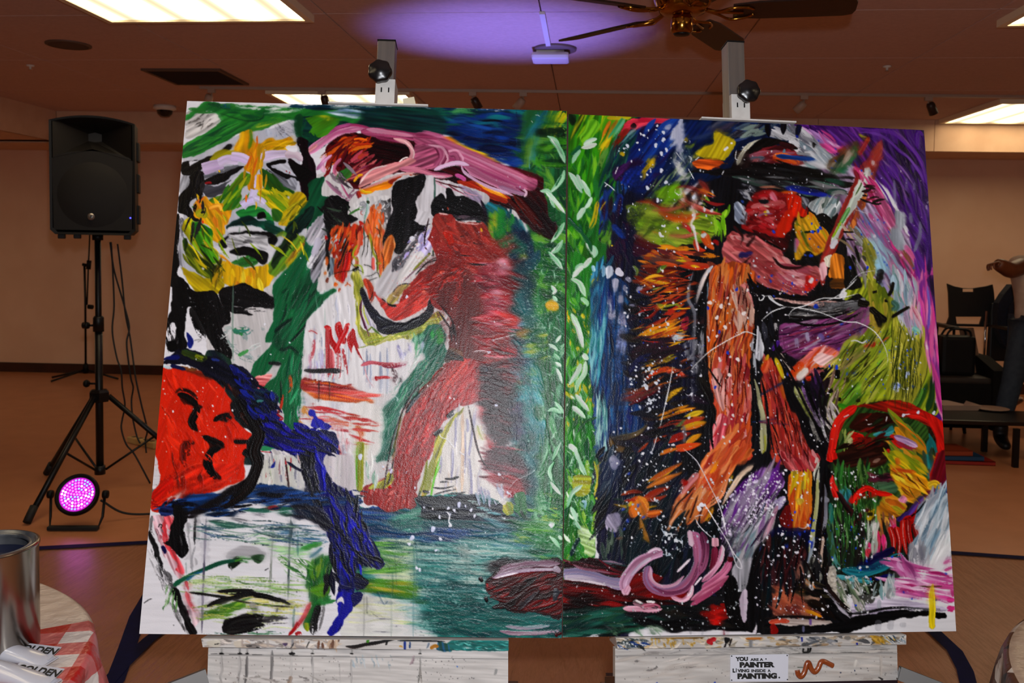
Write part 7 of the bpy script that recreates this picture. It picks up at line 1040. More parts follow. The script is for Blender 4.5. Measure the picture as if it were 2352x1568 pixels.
fl(20,'0,570 300,560 800,600 980,700 800,740 400,660 0,620','4a4a4c 1c1c20 7a7a7c 3a4a44 5a7a6c',12,260,36,7,d=.15);st(44,'2a5a48','780,570 880,590 1000,630','14302a',d=.15);st(50,'2c6a50','800,690 900,680 980,690','1c3a34',d=.2);st(26,'c8886c','180,645 320,640 440,660','a85a4c',d=.15);st(60,'16247a','420,650 560,670 700,700 840,740','1c2c9a');st(34,'2a3a8a','480,640 640,670 740,690','141a4a',d=.1);st(40,'b8bcb8','840,700 940,690 980,740','6a6a6a',d=.25)
for s in['250,60 265,180','400,50 395,155','545,70 520,180']:st(54,K,s,'14183a',tp=(.05,.5))
bl(16,K,'680,245 678,262');bl(14,'1c2a8a','525,175');pl('b8c018','1095,150 1150,170 1180,185 1110,180',None,0,.1,2)
pl('3a4a2c','800,470 820,400 920,330 1060,220 1100,240 1080,340 1000,440 920,510 880,500','6a3a24',125,.3,5);fl(14,'820,460 1080,250 1060,360 920,500','1c5a34 8a4a2c 4a6a3c 2a3a2a b4a494 3a7a4a',125,150,36,8,d=.08);pl('1c6a44','920,500 960,460 1000,480 960,520',None,0,.2,4);st(30,'8a3a24','900,320 960,280 1020,250','5a3a2c',d=.15);st(20,'2a7a3c','1080,290 1060,360 1020,400')
pl('9a1c1c','60,800 140,690 260,660 420,690 540,720 620,880 500,930 460,1080 380,1120 220,1080 60,1050 0,1000 40,900','7a1418',20,.25,5);fl(30,'60,760 420,700 460,900 300,1060 60,1000','a8242a 7a141a b84a4c 8a1c20 c8686a',165,130,50,12,d=.12);pl('c8200c','430,740 540,720 610,860 600,910 500,910 470,1000 420,1090 340,1080 350,1000 440,880','d8380f',105,.2,4,h=.7);pl('d03010','440,860 490,880 470,980 420,1090 340,1090 350,1000','c0240c',105,.1,4);st(30,'d8641c','380,690 460,690 530,700','b8401c');st(50,'b85a5c','260,800 360,790 420,810','a03a3c',d=.1);st(50,'b04a4c','100,830 220,800 360,800','c8787a',d=.1)
pl('c8c0cc','270,720 290,680 340,720 340,770 290,760','b8485c',60,.2,4);st(30,'a01c24','170,730 220,720 260,730');pl('14181c','160,760 220,750 270,770 240,790 180,785',None,0,.2,3);st(20,'d8b8a8','220,815 270,825');bl(28,'d8b81c','240,880');bl(18,'c8c0b8','255,870');st(40,'5a1014','60,1000 120,920 170,870','3a0c10',d=.1);st(16,'7a5a7c','170,910 220,890 300,890',d=.15);fl(14,'100,920 340,940 300,1080 60,1060','8a141a b0242c 6a0f14 c04a50',20,90,40,14);pl('2a0c0f','120,1030 240,1080 380,1120 480,1040 480,1240 400,1280 330,1180 200,1130','4a1014',40,.2,5);bl(17,'1c4ad0','310,1055');bl(22,'c83010','700,790')
fl(16,'0,620 140,640 120,760 0,780','a8a8ac 4a4a54 1a1a20 8a8a94',40,70,30,16,d=.15);pl('8a94a8','-60,800 0,790 50,880 30,980 -40,960','c8ccd4',60,.2,5);bl(16,'2a4a9a','20,775');fl(9,'0,800 70,840 50,1000 0,1040','2a1a1c 8a8a94 c0c4cc',70,70,24,14)
pl('8a9498','620,820 720,740 860,750 940,780 880,900 760,960 680,880','c4c8c8',120,.25,5);fl(18,'640,780 920,760 860,940 720,920','b4b8b4 d0d0cc 6a7a7c 8aa0a4 4a5a54',118,130,36,10,d=.1);pl(K,'690,920 760,880 850,960 870,1020 800,1040 740,980','1c1a1c',40,.15,4);pl('3a3a40','560,730 640,760 600,840','8a8a92',60,.25,5,d=.1)
pl('c8a01c','500,960 580,920 660,890 700,960 800,1090 820,1200 700,1260 600,1240 540,1310 510,1300 520,1100','b0841c',60,.25,5,h=.6);fl(20,'520,950 680,910 800,1100 760,1240 560,1240','d8b41c c8961c e0a82c 7a7a1c d8801c',60,130,50,10);pl('c87a1c','620,1060 740,1060 790,1150 720,1240 640,1200','d8942c',50,.2,4);st(30,'4a5a1c','560,1040 620,1180 680,1240','7a7a1c',d=.1);st(20,'1c2a14','590,1060 700,1050');bl(17,'1c4ad0','665,1055 720,1045 652,1275 740,1020');bl(10,'2a50c8','660,980 640,1120 720,1195 600,1270 770,1255 405,1255 770,1310')
pl('12100f','480,1040 520,1100 500,1340 620,1310 740,1250 780,1280 740,1400 640,1310 500,1380 380,1320 300,1290 420,1240','1c1c1c',60,.15,4);pl('8ab0c0','500,1120 540,1140 520,1250 500,1230','b8203c',90,.2,3)
pl('a84a4a','-100,1060 60,1080 200,1120 330,1180 420,1330 520,1380 700,1370 740,1470 640,1600 400,1660 100,1640 -60,1500 -160,1300','b8686a',40,.25,6);fl(60,'-80,1100 200,1130 500,1380 720,1400 600,1620 100,1640','b05a5a c87a78 8a3438 a04448 d49a98',30,140,44,12,d=.12);fl(30,'400,1380 720,1380 640,1600 380,1640','c0707a d8a0a4 9a3a48 a85060',20,160,34,9,d=.1);pl('b81c1c','600,1470 700,1490 690,1560 610,1600','d83a2c',60,.2,5);bl(26,'e0dce0','655,1505');bl(14,'d0ccd0','490,1465 135,1370');bl(13,'2440b0','170,1470 290,1460 280,1510')
for s in['-60,1000 20,1100 0,1180','60,1100 140,1060','300,1290 380,1370 520,1390 640,1350','330,1340 420,1390 560,1390','0,1480 20,1380 70,1310 110,1280','20,1500 60,1400 110,1320','0,1410 60,1520 160,1590 280,1620','100,1490 200,1560 330,1600','200,1120 330,1190 420,1240','60,1190 120,1120 140,1080']:st(26,'17100f',s,'3a1418',d=.05,tp=(.1,.5))
pl('3a2a6a','0,1240 110,1245 100,1280 0,1290','1c1c3a',5,.3,4,d=.1)
pl('a83a34','1300,210 1310,330 1240,560 1160,700 1060,860 960,1040 880,1230 800,1420 770,1540 740,1540 740,1340 800,1150 840,1050 950,800 1040,620 1080,510 1180,360','8a2a24',115,.25,4,h=.6);st(44,'a8281c','1190,180 1140,270 1090,350','c8401c',h=.8);pl('c05a44','1300,215 1310,330 1280,380 1230,330','a83a2c',105,.2,3);fl(16,'1290,260 1250,520 1060,860 900,1180 800,1400 780,1300 1000,800','b84a40 8a241c c87a6c a03a34',116,200,34,6,d=.08);pl('e0dfdc','1150,470 1205,470 1190,560 1140,700 1080,800 1000,920 930,1040 900,1140 830,1210 840,1130 880,1040 960,880 1040,700 1100,560','b8c4b4',116,.2,4,h=.8);st(26,'e8e8e4','1180,490 1130,620 1060,740','c4ccc0',h=1.);st(14,'5a7a3c','1150,520 1110,630 1060,720');st(36,'3f8a3c','1010,830 940,950 880,1040','8ab87a',d=.1);st(22,'b8d024','930,960 890,1040 850,1110','7ab82c',h=.9);st(60,'e4e0e4','890,1130 860,1170 840,1210','b8b0c0',h=.9);st(30,'d0d0d4','1230,400 1220,440',d=.1);st(90,'e4dcc8','800,1280 820,1320 810,1380','f0e8d8',h=.9,tp=(.1,.2));pl('c8848c','740,1350 780,1340 800,1420 770,1500 740,1500','d8b0b4',80,.2,4,d=.1)
fl(10,'1060,860 1140,780 1100,900 1000,1080 980,1000','b8602c 8a3a24 c87a3c 7a3a34',105,150,50,8,d=.06);pl('c8701c','860,1260 960,1280 970,1440 980,1500 830,1480 820,1400','d8882c',80,.25,4);pl('b86a1c','830,1490 970,1490 980,1567 840,1567','2a1c10',5,.3,4)
fl(24,'1160,660 1260,640 1440,980 1420,1030 1330,960','c83a7a d86a9a a82a64 e0a0bc b03a70',58,260,36,6,h=.9);pl('c04a84','1220,640 1290,680 1440,960 1430,1010 1380,1000 1280,840','d87aa4',60,.25,4);fl(24,'1080,900 1300,900 1440,1200 1380,1300 1180,1120','b04a84 8a6a9a a8508c 7a7aa0 c06a9a',55,200,36,8,d=.12);fl(40,'1080,1020 1300,1160 1500,1380 1560,1560 1300,1560 1180,1240','8aa0b4 b0a0b8 9a8ab0 a8c4cc c07a9c 8a98a8',58,220,40,7,d=.12);fl(16,'1380,1040 1500,1200 1680,1480 1720,1567 1640,1567 1440,1260','c83a84 a82a6a d86aa0 8a5a3c',60,260,34,6,h=.9);fl(10,'1000,1020 1100,1000 1160,1140 1080,1240 960,1200','8a7a5c 9a9a94 b8a08c 6a6a64',50,160,30,9,d=.15);pl('8a909a','1430,870 1520,880 1530,970 1500,1060 1520,1200 1470,1230 1380,1110 1400,1020 1440,990','a8acb4',88,.2,6,d=.04);st(34,'8a8ea0','1660,960 1660,1080 1620,1200 1600,1250','6a6a84',d=.1);st(34,'7a7894','1570,880 1580,980',d=.1);st(26,'9a9ab0','1540,560 1530,700','5a4a80',d=.15);st(26,'8a8aa4','1420,580 1425,680 1430,800',d=.15);st(26,'7a709c','1610,600 1600,700',d=.2)
fl(12,'1140,640 1220,620 1300,800 1160,780','2a1018 1c0c14 8a2a3c',5,90,24,10,d=.1);st(18,K,'1210,790 1260,800 1310,790',d=.1);st(16,K,'1140,640 1200,635;980,1120 1060,1135;950,1055 1050,1060',d=.1)
fl(10,'1040,480 1120,440 1140,540 1080,560','c83a7a d87a9c 8a2034',60,90,30,8)
pl('8a8f30','1160,1100 1240,1200 1260,1300 1240,1450 1260,1567 1200,1567 1160,1360 1120,1200','b8a84c',70,.3,6,d=.1);pl('a8ccd8','1250,1300 1330,1290 1350,1400 1300,1530 1250,1500','8ab0c4',75,.2,5,d=.05);st(70,K,'1300,1400 1290,1460 1280,1540','2a2c30',d=.05);bl(32,K,'1415,1520 1405,1545');pl(K,'970,1290 1040,1320 1090,1440 1120,1567 970,1567','1c1c1c',75,.15,4);fl(10,'1040,1290 1150,1240 1180,1500 1080,1500','4a4a3c 8a8a7c 14140f',75,130,26,9,d=.1);bl(15,'1c4ad0','1015,1385 1175,1385');bl(10,'2a50c8','1135,960 1190,980 1270,945 1330,970 1120,1080 1185,1170 1235,1205 1330,1335 1370,1055 880,400 845,465 880,290 725,215 1120,490 1215,520 1270,1250 1355,1360 1600,1390');bl(16,'e8e4ea','1485,1270 1240,1095 595,275');st(7,'e4e4e6','995,1555 1050,1490 1110,1440 1190,1420 1250,1415;1060,850 1180,890',h=1.);st(16,'d0d0dc','1725,790 1740,780 1750,800;1720,810 1720,850')
tl(0,0,1)
smu('1880,290 2125,300 2150,640 2080,520 1980,380',55,9,.6);smu('1960,480 2080,520 2120,700 2040,720',58,8,.6);smu('1700,430 1850,430 1850,560 1700,560',40,4,.45);smu('1690,350 1960,380 1940,460 1690,440',10,8,.6);smu('1690,540 1900,560 1880,680 1700,680',30,4,.45);smu('1840,310 1990,320 1960,420 1850,420',40,6,.5)
# ---- E2: belt, trousers, olive coat
tl(1700,640)
pl('a85a34','-200,60 60,40 160,200 130,300 110,480 90,700 70,1200 100,1480 60,1567 -120,1567 -240,900','b8442c',95,.25,6)
tl(1290,610,3.647)
pl('b04a24','1280,0 1568,0 1640,250 1600,560 1560,700 1568,1567 1330,1567 1360,1250 1250,1000 1200,700 1210,400 1240,200','c4682c',95,.25,6);fl(90,'1230,80 1560,60 1580,500 1560,800 1240,820 1210,500','d0641c b04a24 c8783c 8a3a24 d88a4c a8443c b87a5c',100,220,40,7,d=.08);fl(70,'1250,780 1560,780 1568,1500 1380,1400 1280,1000','a8303a c05a5a 8a242c b84a34 d08a84 c8643c',92,240,40,6,d=.08);pl('c88a84','1260,900 1330,860 1370,1100 1350,1220 1280,1080','d8a49c',75,.2,5,d=.1);pl('b81c2c','1260,1360 1340,1240 1390,1300 1380,1420 1300,1560 1250,1560','d87a84',100,.25,4);st(40,'c8242c','1330,1240 1300,1340 1260,1440','e0a0a0',h=.8);fl(16,'1380,1400 1568,1300 1568,1567 1400,1567','c8562c a83a24 d07a44 b04a2c',110,200,50,8);fl(12,'1400,280 1568,280 1568,420 1420,420','b89078 c8a890 8a6a5c',80,110,40,12,d=.15)
for s in['1330,60 1310,150 1290,240','1360,300 1300,480 1290,560','1440,420 1460,560 1440,700','1480,700 1470,900 1480,1300','1380,900 1370,1080 1380,1250']:st(10,'4a1a14',s,'8a2a1c',d=.1)
st(14,K,'1225,850 1270,920 1310,980 1340,1020','2a1a14')
tl(1700,640)
fl(30,'-60,80 140,60 130,300 60,420 -60,400','b88a78 c8a494 a85a4c d0b0a0 8a5a50',80,150,40,9,d=.1);pl('b0544c','0,40 160,60 180,220 130,260 60,120','c88480',60,.2,5,d=.1)
pl('100f12','60,0 160,60 340,110 560,160 720,120 760,0 800,0 740,100 900,180 1000,130 1080,180 1100,240 900,300 640,330 420,320 380,340 300,420 280,560 330,600 440,800 480,900 560,1040 760,1440 780,1567 640,1567 420,1000 330,880 200,800 90,780 110,560 140,420 120,240','1a181c',60,.12,4);pl('b0746c','270,165 480,185 700,190 900,205 720,240 460,215','d0b0a8',4,.2,4,d=.08);pl('9a9a9c','420,290 700,210 980,190 1060,170 1020,260 760,320 480,340','4a4a4c',172,.3,5,d=.25);fl(14,'420,300 1000,210 1000,270 560,350','100f12 c0bcb8 3a3a3c',172,240,14,6,d=.1);st(16,K,'280,210 600,290 820,290 960,250','2a282a');st(14,K,'380,310 520,400 620,410');fl(12,'140,260 320,260 280,600 140,500','1c1c24 0c0c10 3a3a44',85,130,40,9)
pl('7a3a6a','350,400 480,370 660,340 960,300 1090,200 1100,440 900,560 860,640 760,700 640,600 500,680 400,640 340,540','8a4a7c',160,.25,5);fl(40,'370,400 960,330 1080,420 840,600 600,620 400,620','7a3a6c 9a6a94 5a2450 8a5a74 6a2a4a b09ab0',158,190,30,7,d=.08);fl(10,'900,300 1100,220 1100,440 960,560','8a6a7c a890a0 6a4a5c',105,200,26,6,d=.12)
for s in['350,520 480,470 640,440 860,380','400,620 560,570 700,500 820,420','360,470 380,590 460,660','430,640 560,640 660,590']:st(14,'a8405c',s,'6a2a5c',h=.9)
st(44,'8a80b0','670,480 700,500 710,540','6a4a9a',h=.9);st(40,'a8a0b8','570,460 580,540',d=.15);st(40,'9a8aa8','480,510 490,600',d=.2);st(40,'5a2c9a','330,530 300,580 270,620','4a1c7c',d=.05);st(34,'6a3aa0','850,590 850,620');st(20,'b0483c','750,580 800,620 850,630',h=.8)
pl('c85a4c','420,800 520,690 640,600 760,590 850,640 800,720 700,760 620,760 560,840 470,880','e08a84',140,.25,5,h=.6);fl(16,'440,800 640,620 820,660 640,760 500,860','c8401c d8641c e09a90 e8b8b0 c86a6c',140,150,36,9);pl('e0b0b0','620,680 740,640 800,680 720,740','e8c8c4',150,.15,6,d=.12);st(70,'d8601c','430,840 470,790 540,720','c8401c',h=.8);st(60,'d8ccc4','490,860 540,810 580,770','f0e8e0',h=.9);st(50,'b8200c','560,860 620,850 690,850','d84a24',h=.9)
pl('8a3a44','600,800 700,780 720,830 620,830','b0606a',10,.25,4)
fl(90,'820,640 1100,420 1300,400 1320,700 1280,960 1000,1040 800,1000','8a9a24 a0a83c 7a8a1f 6a7a2c b0b44c 5a6a1c',128,230,60,6,d=.05);pl('8f9f2a','1040,720 1180,520 1290,500 1300,760 1220,920 1060,1000 960,1000','9aaa34',120,.12,5,d=.04);fl(24,'820,660 1100,500 1120,600 800,860 740,900','c8bc5c a8a44c 8a7a4c 6a7a2c',142,240,22,5);fl(20,'1100,100 1240,180 1300,460 1160,440 1100,300','8a8f24 6a7a1c a8a034 5a6a1c b09a3c',85,220,44,6,d=.05)
fl(60,'1290,360 1500,440 1600,640 1520,1000 1360,1060 1280,1000','c4c050 a8a834 d0c85c 8a8a24 b8b440',92,330,36,6,h=.9)
for q in range(8):st(38,['d0c85c','c0b848','a8a434','d4c850'][q%4],f'{1350 + q * 30},{400 + q * 22} {1420 + q * 24},{620 + q * 10} {1390 + q * 26},{850} {1290 + q * 24},{1040 + q * 6}','8a8a2c',h=1.,tp=(.2,.2));st(7,'2a3414',f'{1365 + q * 30},{410 + q * 22} {1436 + q * 24},{620 + q * 10} {1404 + q * 26},{850} {1306 + q * 24},{1040 + q * 6}')
st(40,'3a6a2a','1600,900 1560,1020 1500,1120','24441c',h=.9);st(50,'244a24','1650,840 1640,1000 1600,1140','16301c',h=.9);st(40,'5a8a34','1560,940 1520,1040 1480,1100',h=.9);st(30,'1c3a1c','1690,1000 1670,1120 1640,1180')
st(20,'b8c040','1210,720 1150,830 1050,960','a8b83c',h=.9);st(30,'8ac03c','1210,700 1180,750');fl(10,'830,1000 1020,900 1000,1040 860,1120','6a9a2c 8ab83c 4a7a24 a0a83c',135,170,36,7);st(40,'4aa01c','840,1080 920,1100 960,1080','2a6a1c',d=.1)
for s,w in[('1010,210 1040,215 1080,220',60),('1110,250 1180,310 1250,370',50),('1160,300 1190,380 1200,420',44),('1300,330 1380,280 1450,240',26),('1250,190',30),('1150,105 1155,125',40),('830,780 830,860',50),('905,850 915,890',50),('770,950 775,980',50),('700,800 710,850',46),('1010,1030 1010,1060',40),('850,1020 850,1050',30),('1060,750 1100,720',30)]:
    if s.count(' '):st(w,K,s,'1c1a12',tp=(.1,.1),h=.8)
    else:bl(w/2,K,s)
bl(26,K,'1440,240 1315,40');st(30,K,'1310,30 1300,90 1270,150','1c1c1c');st(24,'a81c1c','1060,580 1110,570 1150,580','c83a2c',h=.9);bl(18,'b01c1c','1148,565');st(12,'c83a2c','1190,560 1240,520 1280,500');bl(24,'1c4ad0','650,238');bl(18,'1c4ad0','825,760');bl(12,'2a50c8','915,815 540,885 765,750 870,390 445,40 755,500 1035,425 1480,925 1415,765 1460,605 1355,585 1195,625 405,820 200,650');st(24,'1c3aa0','950,800 1000,820');bl(22,'c0ccf0','1420,835 1435,815');bl(38,'b8c8f0','1340,920');st(20,'4a6ae0','1300,900 1340,910 1380,930','c8d4f4');bl(14,'d0d4e8','1365,765 1680,1050 1430,940 1345,960')
pl('c83a94','1480,0 1660,0 1720,500 1750,1000 1760,1250 1720,1200 1690,1000 1650,700 1580,560 1580,440 1520,200','a83a9c',84,.3,5);fl(60,'1500,0 1650,0 1710,500 1750,1000 1760,1240 1700,1040 1600,500','d85aa0 a82a84 e08ab4 7a2a9a c84a94 8a3a8c',85,330,36,6,h=.8);st(44,'e06aa8','1650,180 1660,300 1640,500 1640,700','d03a8c',h=.9);st(26,'8a7ac8','1600,60 1620,240 1610,440','6a2a9a',h=.9);st(40,'5a1c80','1620,0 1680,240 1710,480 1720,600','3a1060');pl('2a0c44','1600,0 1680,0 1700,300 1660,160','4a1a70',80,.3,5);fl(40,'1300,0 1500,0 1560,440 1500,480 1400,340 1330,200','a8c0cc 8aa4b4 c8c8d0 7a9a9c b09ab4 d8a8b8',80,190,44,9,d=.1);st(50,'5a8a7c','1300,190 1340,240 1300,280','1c2c24',d=.08);st(40,'c86a84','1480,240 1530,330 1560,420','d8c0c0',d=.15)
st(50,'6ab8c8','1480,420 1540,470','a8c4a0',d=.2);pl('e8e0dc','1590,540 1610,600 1590,600',None)
pl('a83228','210,740 260,680 330,800 380,1000 420,1120 500,1200 560,1400 640,1567 300,1567 250,1300 200,1100 180,900','b84a34',78,.25,5);fl(50,'200,760 300,740 380,1080 540,1380 600,1560 340,1560 220,1160','b83a2c 8a2420 c8583c a83a3a d08078 7a1c20',78,220,36,6,d=.06,h=.7);st(40,'d8a81c','300,680 340,770 370,860','c8c02c');st(30,'d8b41c','240,650 220,700 180,760','c85a2c');st(60,'c8401c','240,700 220,760 190,800','d8704a');st(30,'d0842c','330,830 370,1000 400,1060','a8441c',d=.1)
for s in['120,860 160,1040 190,1200 185,1500','160,1040 200,1200 215,1480']:st(40,'c4c09a',s,'8a8a6a',h=.9)
st(20,'a8a840','210,1340 215,1440 190,1500');st(30,'c8ccd0','130,500 120,640 130,860','8a8a94',d=.15);pl('a8a8b0','100,520 150,410 200,560 180,700 90,600','d0d0d4',90,.2,6,d=.06);st(30,'c0bcbc','300,380 310,460','6a6a6c',d=.1);st(36,'d8d0c4','340,640 380,720 430,790','b8a89c',h=.9)
st(20,'2a3a6a','170,1000 260,950 380,880','1c2440',d=.1);st(16,'1c3a6a','100,1230 260,1210 330,1180;140,1230 300,1240 420,1250','7a2a3c',d=.1)
st(60,'8a9048','470,920 540,1060 620,1200','b0b478',h=.8);st(30,'b4b488','470,930 520,1030');st(40,'b4b0a8','600,1200 640,1320 690,1440','5a5a54',d=.1);st(60,'a89aa8','640,1080 660,1180 720,1280','7a6a84',d=.1);st(30,'a890b0','530,920 580,1060 640,1160','6a3a7a',d=.1);st(26,'d0ccd0','690,1200 720,1320 760,1420','8a8a84',d=.12);fl(10,'720,900 900,760 860,1000 780,1120','8a6a5c a88a7c 5a4a3c b0a090',110,190,26,6,d=.1);fl(8,'560,880 700,860 680,1080 620,1060','2a1a34 4a2a5c 14141a',75,180,40,6)
fl(14,'760,1060 860,1140 820,1300 740,1260','b0a8a4 7a6a6c c8c0bc 3a2a2c',70,130,24,8,d=.1)
tl(0,0,1)
smu('1780,720 2000,700 1990,820 1800,820',160,5,.5);smu('1740,820 1860,820 1880,1060 1760,1060',78,5,.5);smu('1930,760 2050,720 2060,920 1940,930',125,7,.6);smu('2040,640 2130,640 2150,920 2060,920',92,4,.35);smu('2100,560 2180,560 2190,940 2130,940',85,8,.5);hz('0e0d10','1730,660 1960,690 1940,740 1740,740',.3);hz('0d0c10','1820,880 1900,900 1910,1030 1840,1030',.35)
tl(1700,640)
# ---- mask at the right edge (E2 / F2)
tl(1700,640)
pl('24401c','840,1200 980,1100 1180,1090 1420,1160 1600,1260 1660,1500 1640,1700 1500,1900 1100,2000 860,1900 800,1567','3a5a24',130,.3,6);pl('7a1a10','1000,1090 1180,1060 1400,1050 1560,1120 1700,1200 1760,1300 1700,1320 1560,1230 1400,1180 1180,1120','a82414',15,.25,5);st(80,'b81a14','770,1567 790,1440 820,1290 880,1180 1000,1090','d82a1c',h=1.,tp=(.02,.1));st(30,'d83024','800,1400 850,1240 930,1160',h=1.);st(90,'b01812','1420,1150 1560,1170 1680,1260 1730,1420 1720,1600','c8241c',h=1.,tp=(.1,.02));pl('a8160f','1560,1130 1700,1200 1765,1300 1770,1600 1700,1620 1710,1440 1660,1300','c8221a',70,.15,4)
pl('3a160c','940,1240 1000,1170 1150,1150 1300,1180 1310,1260 1200,1310 1050,1320 950,1290','2a1008',10,.2,5);fl(24,'1310,1210 1440,1200 1640,1440 1640,1640 1300,1500','a8801c c8881c 7a8a1c 8a6a1c 5a7a34 d89a34',48,260,50,6,h=.8);st(12,'e07a1c','1330,1210 1440,1290 1560,1400 1620,1520',h=1.);fl(12,'1600,1360 1660,1400 1660,1640 1580,1600','1c6a6a 2a8a8a 3a4a3a',85,160,34,8);pl('2f7a7c','1140,1320 1250,1290 1300,1250 1310,1320 1240,1360 1160,1350','4a9a9c',160,.2,4);st(70,'c0140c','920,1340 980,1350 1060,1380','d82a1c',h=1.);st(50,'b8120c','950,1400 1000,1400 1110,1370','8a0f0c',h=1.);st(60,'b8140f','1290,1340 1330,1390 1400,1440','c83028',h=1.);st(50,'8a6a94','1320,1350 1420,1390 1520,1440','c8a8c8',h=.9);st(30,'a03048','1340,1400 1440,1450 1520,1470',d=.05);pl('241008','900,1450 1050,1400 1240,1400 1260,1500 1000,1560 860,1560','3a1c10',165,.25,5);bl(30,'b81a14','1260,1490');st(40,'a8a01c','1290,1480 1400,1540 1540,1600','c8a82c');fl(9,'860,1330 960,1320 940,1440 820,1520','8a9a4c b0b080 4a5a2c',110,110,34,9,d=.1);fl(10,'1010,1400 1200,1330 1240,1420 1060,1440','4a1410 2a1210 1c3a34',165,130,30,8);bl(16,'d4d8e8','1400,1170 1525,1145 1660,1150');st(9,'e0dce0','1250,1220 1260,1180;1070,1205 1090,1215;1095,1250 1130,1245;1410,1165 1455,1160;890,1185 935,1165',h=1.)
tl(1720,1040,3.647)
st(70,'a8120f','1600,0 1580,80 1550,180 1520,240','c8281f',h=1.,tp=(.02,.2));pl('7a1420','1590,0 1670,0 1660,200 1620,320 1500,420 1440,480 1500,300','5a1430',105,.25,5);fl(8,'1500,300 1640,220 1600,400 1500,500','4a1a4a 6a2a5a 8a1c2c',120,130,34,8)
pl('2c1410','730,0 1060,0 1160,60 1080,120 900,110 740,120','4a2418',165,.25,5);pl('8a6a5c','1030,80 1060,50 1100,40 1080,70',None);fl(70,'740,130 1200,140 1180,300 1060,420 900,640 860,880 980,920 700,900 680,500','2a5a24 3a7a34 1c3a1c 4a8a44 14301c 5a7a3c',88,170,30,6,d=.08,h=.8);fl(14,'760,330 860,320 840,420 760,420','3a8a94 5ab0b0 1c5a5c',60,90,34,8);fl(8,'1020,170 1230,170 1220,230 1040,240','5a1c34 2a141c 7a2a44',5,150,34,8)
fl(24,'1160,0 1460,60 1480,200 1260,180','a8a01c d8b81c c88a1c e0c02c 7a8a1c',40,200,44,8,h=.9);pl('d08a14','1190,100 1260,150 1440,180 1510,240 1540,300 1460,320 1360,370 1300,320 1240,260 1180,180','e0a81c',30,.25,4,h=.8);fl(20,'1200,110 1500,250 1340,390 1250,280','d8981c e8b82c c8701c b08a1c e0c83c',35,150,50,9,h=.9);st(60,'d8b024','1500,280 1560,260 1600,300','e8c83c',h=1.);st(50,'a8781c','1280,360 1360,370 1440,320','d08a24');st(34,'b03a1c','1200,140 1300,150 1400,160','d8801c',d=.05);st(50,'c8641c','1240,40 1250,100','d89a2c')
st(90,'c0100c','690,0 700,60','d82a20',h=1.);st(60,'c8140f','680,180 690,240 720,320 740,390','e04038',h=1.);st(26,'e86a60','690,190 690,240');st(70,'a80f0c','860,420 880,380 960,310 1010,280','d8281c',h=1.,tp=(.02,.2));bl(34,'c8160f','880,400');st(56,'c0140c','950,350 1080,340 1200,350','8a100c',h=1.);st(50,'1c1410','860,320 940,300 960,340','3a0f0c');pl('2a4a34','960,280 1200,240 1220,330 1000,320','4a6a4c',170,.25,5,d=.05);st(50,'5a141c','740,330 800,420 880,540','3a1418',d=.04);st(34,'6a1c2c','880,610 920,540 980,480 1030,500','4a1420',h=.8);bl(40,'d8b81c','1018,520');st(30,K,'990,515 1040,510');pl('a8a01c','1040,470 1100,520 1200,540 1100,540 1040,520','d88a1c',20,.25,4);pl('c87a1c','1090,420 1140,340 1200,350 1320,440 1290,520 1180,530 1080,500','8a8a24',40,.3,5,h=.7);fl(12,'1100,430 1180,350 1310,460 1200,520','d8841c b8641c a89a24 e0a83c',30,110,44,10,h=.8);pl('d86a9c','1250,400 1290,350 1330,390 1300,430','e8a0c0',120,.2,4);bl(22,'e0c01c','1465,395');pl('2a1a5c','1300,500 1400,400 1470,370 1440,460 1320,560 1240,560','5a3a8a',130,.3,5);st(80,'a80f0f','1480,400 1440,480 1370,550 1280,580','c8241c',h=1.);st(50,'b8140f','1470,520 1440,580 1390,630','d8342c',h=1.);st(26,'e0b81c','1525,530 1540,570 1560,610');bl(22,'d8c01c','1535,555')
fl(14,'1060,540 1240,530 1200,680 1100,700','c87a34 a83a5c d8a044 8a5a3c c0a0b8',80,110,34,9,d=.06);fl(24,'1060,640 1260,600 1220,820 1000,860','d83a7c c82a64 e08ab0 b8505c a83040',85,130,36,8,d=.1);fl(14,'960,600 1080,600 1060,860 980,860','a8b0a4 c0c4b8 7a8a7c d8d4d0',95,150,34,8,d=.1);st(26,'c83a4c','1000,870 980,830 1000,810 1010,850')
for s in['1180,620 1210,720 1210,840','1230,620 1260,740 1250,880','1290,560 1290,680 1320,850','1330,560 1340,700 1390,855','1380,600 1400,660 1430,750']:st(50,'8a0f0f',s,'b82018',h=1.,tp=(.05,.5));st(8,'d88a84',s,h=1.)
pl('100c34','900,940 1000,880 1180,790 1220,830 1100,900 960,970','1c1450',155,.2,5);st(90,'1c6a7a','780,980 950,1000 1100,950 1300,850','2a8a94',d=.04);st(50,'163a5c','900,960 1050,960 1200,880','1c5a7a',d=.1);st(44,'2f8a90','720,1030 880,1060 1040,1080','6ab0b8',d=.08);st(30,'14145c','1060,1060 1140,1030 1200,1020',d=.1);st(60,'3a8a84','670,700 700,880 760,1000','6a9a94',d=.1);st(40,'2a7a6c','680,420 690,560 670,700',d=.15);fl(14,'620,480 690,480 760,900 680,960','3a5a34 6a8a5a 1c3a2c 4a7a6c',88,170,30,8,d=.1)
pl('9aacb8','1430,420 1640,300 1690,540 1640,700 1500,900 1430,760 1400,640','c0ccd4',115,.2,8,d=.06);fl(40,'1420,440 1660,280 1690,500 1560,800 1480,960 1420,800','8aa4b4 5a7a90 b4c0c8 3a5a74 a8a8b0 d0d4d8',112,220,44,8,d=.2);fl(16,'1300,860 1480,760 1500,960 1380,900','8a8a92 b0b0b4 6a6a78',80,160,34,10,d=.2);fl(10,'1540,560 1700,560 1700,900 1520,960','d8dcdc c8ccd0 e4e4e4',115,220,40,8,d=.2)
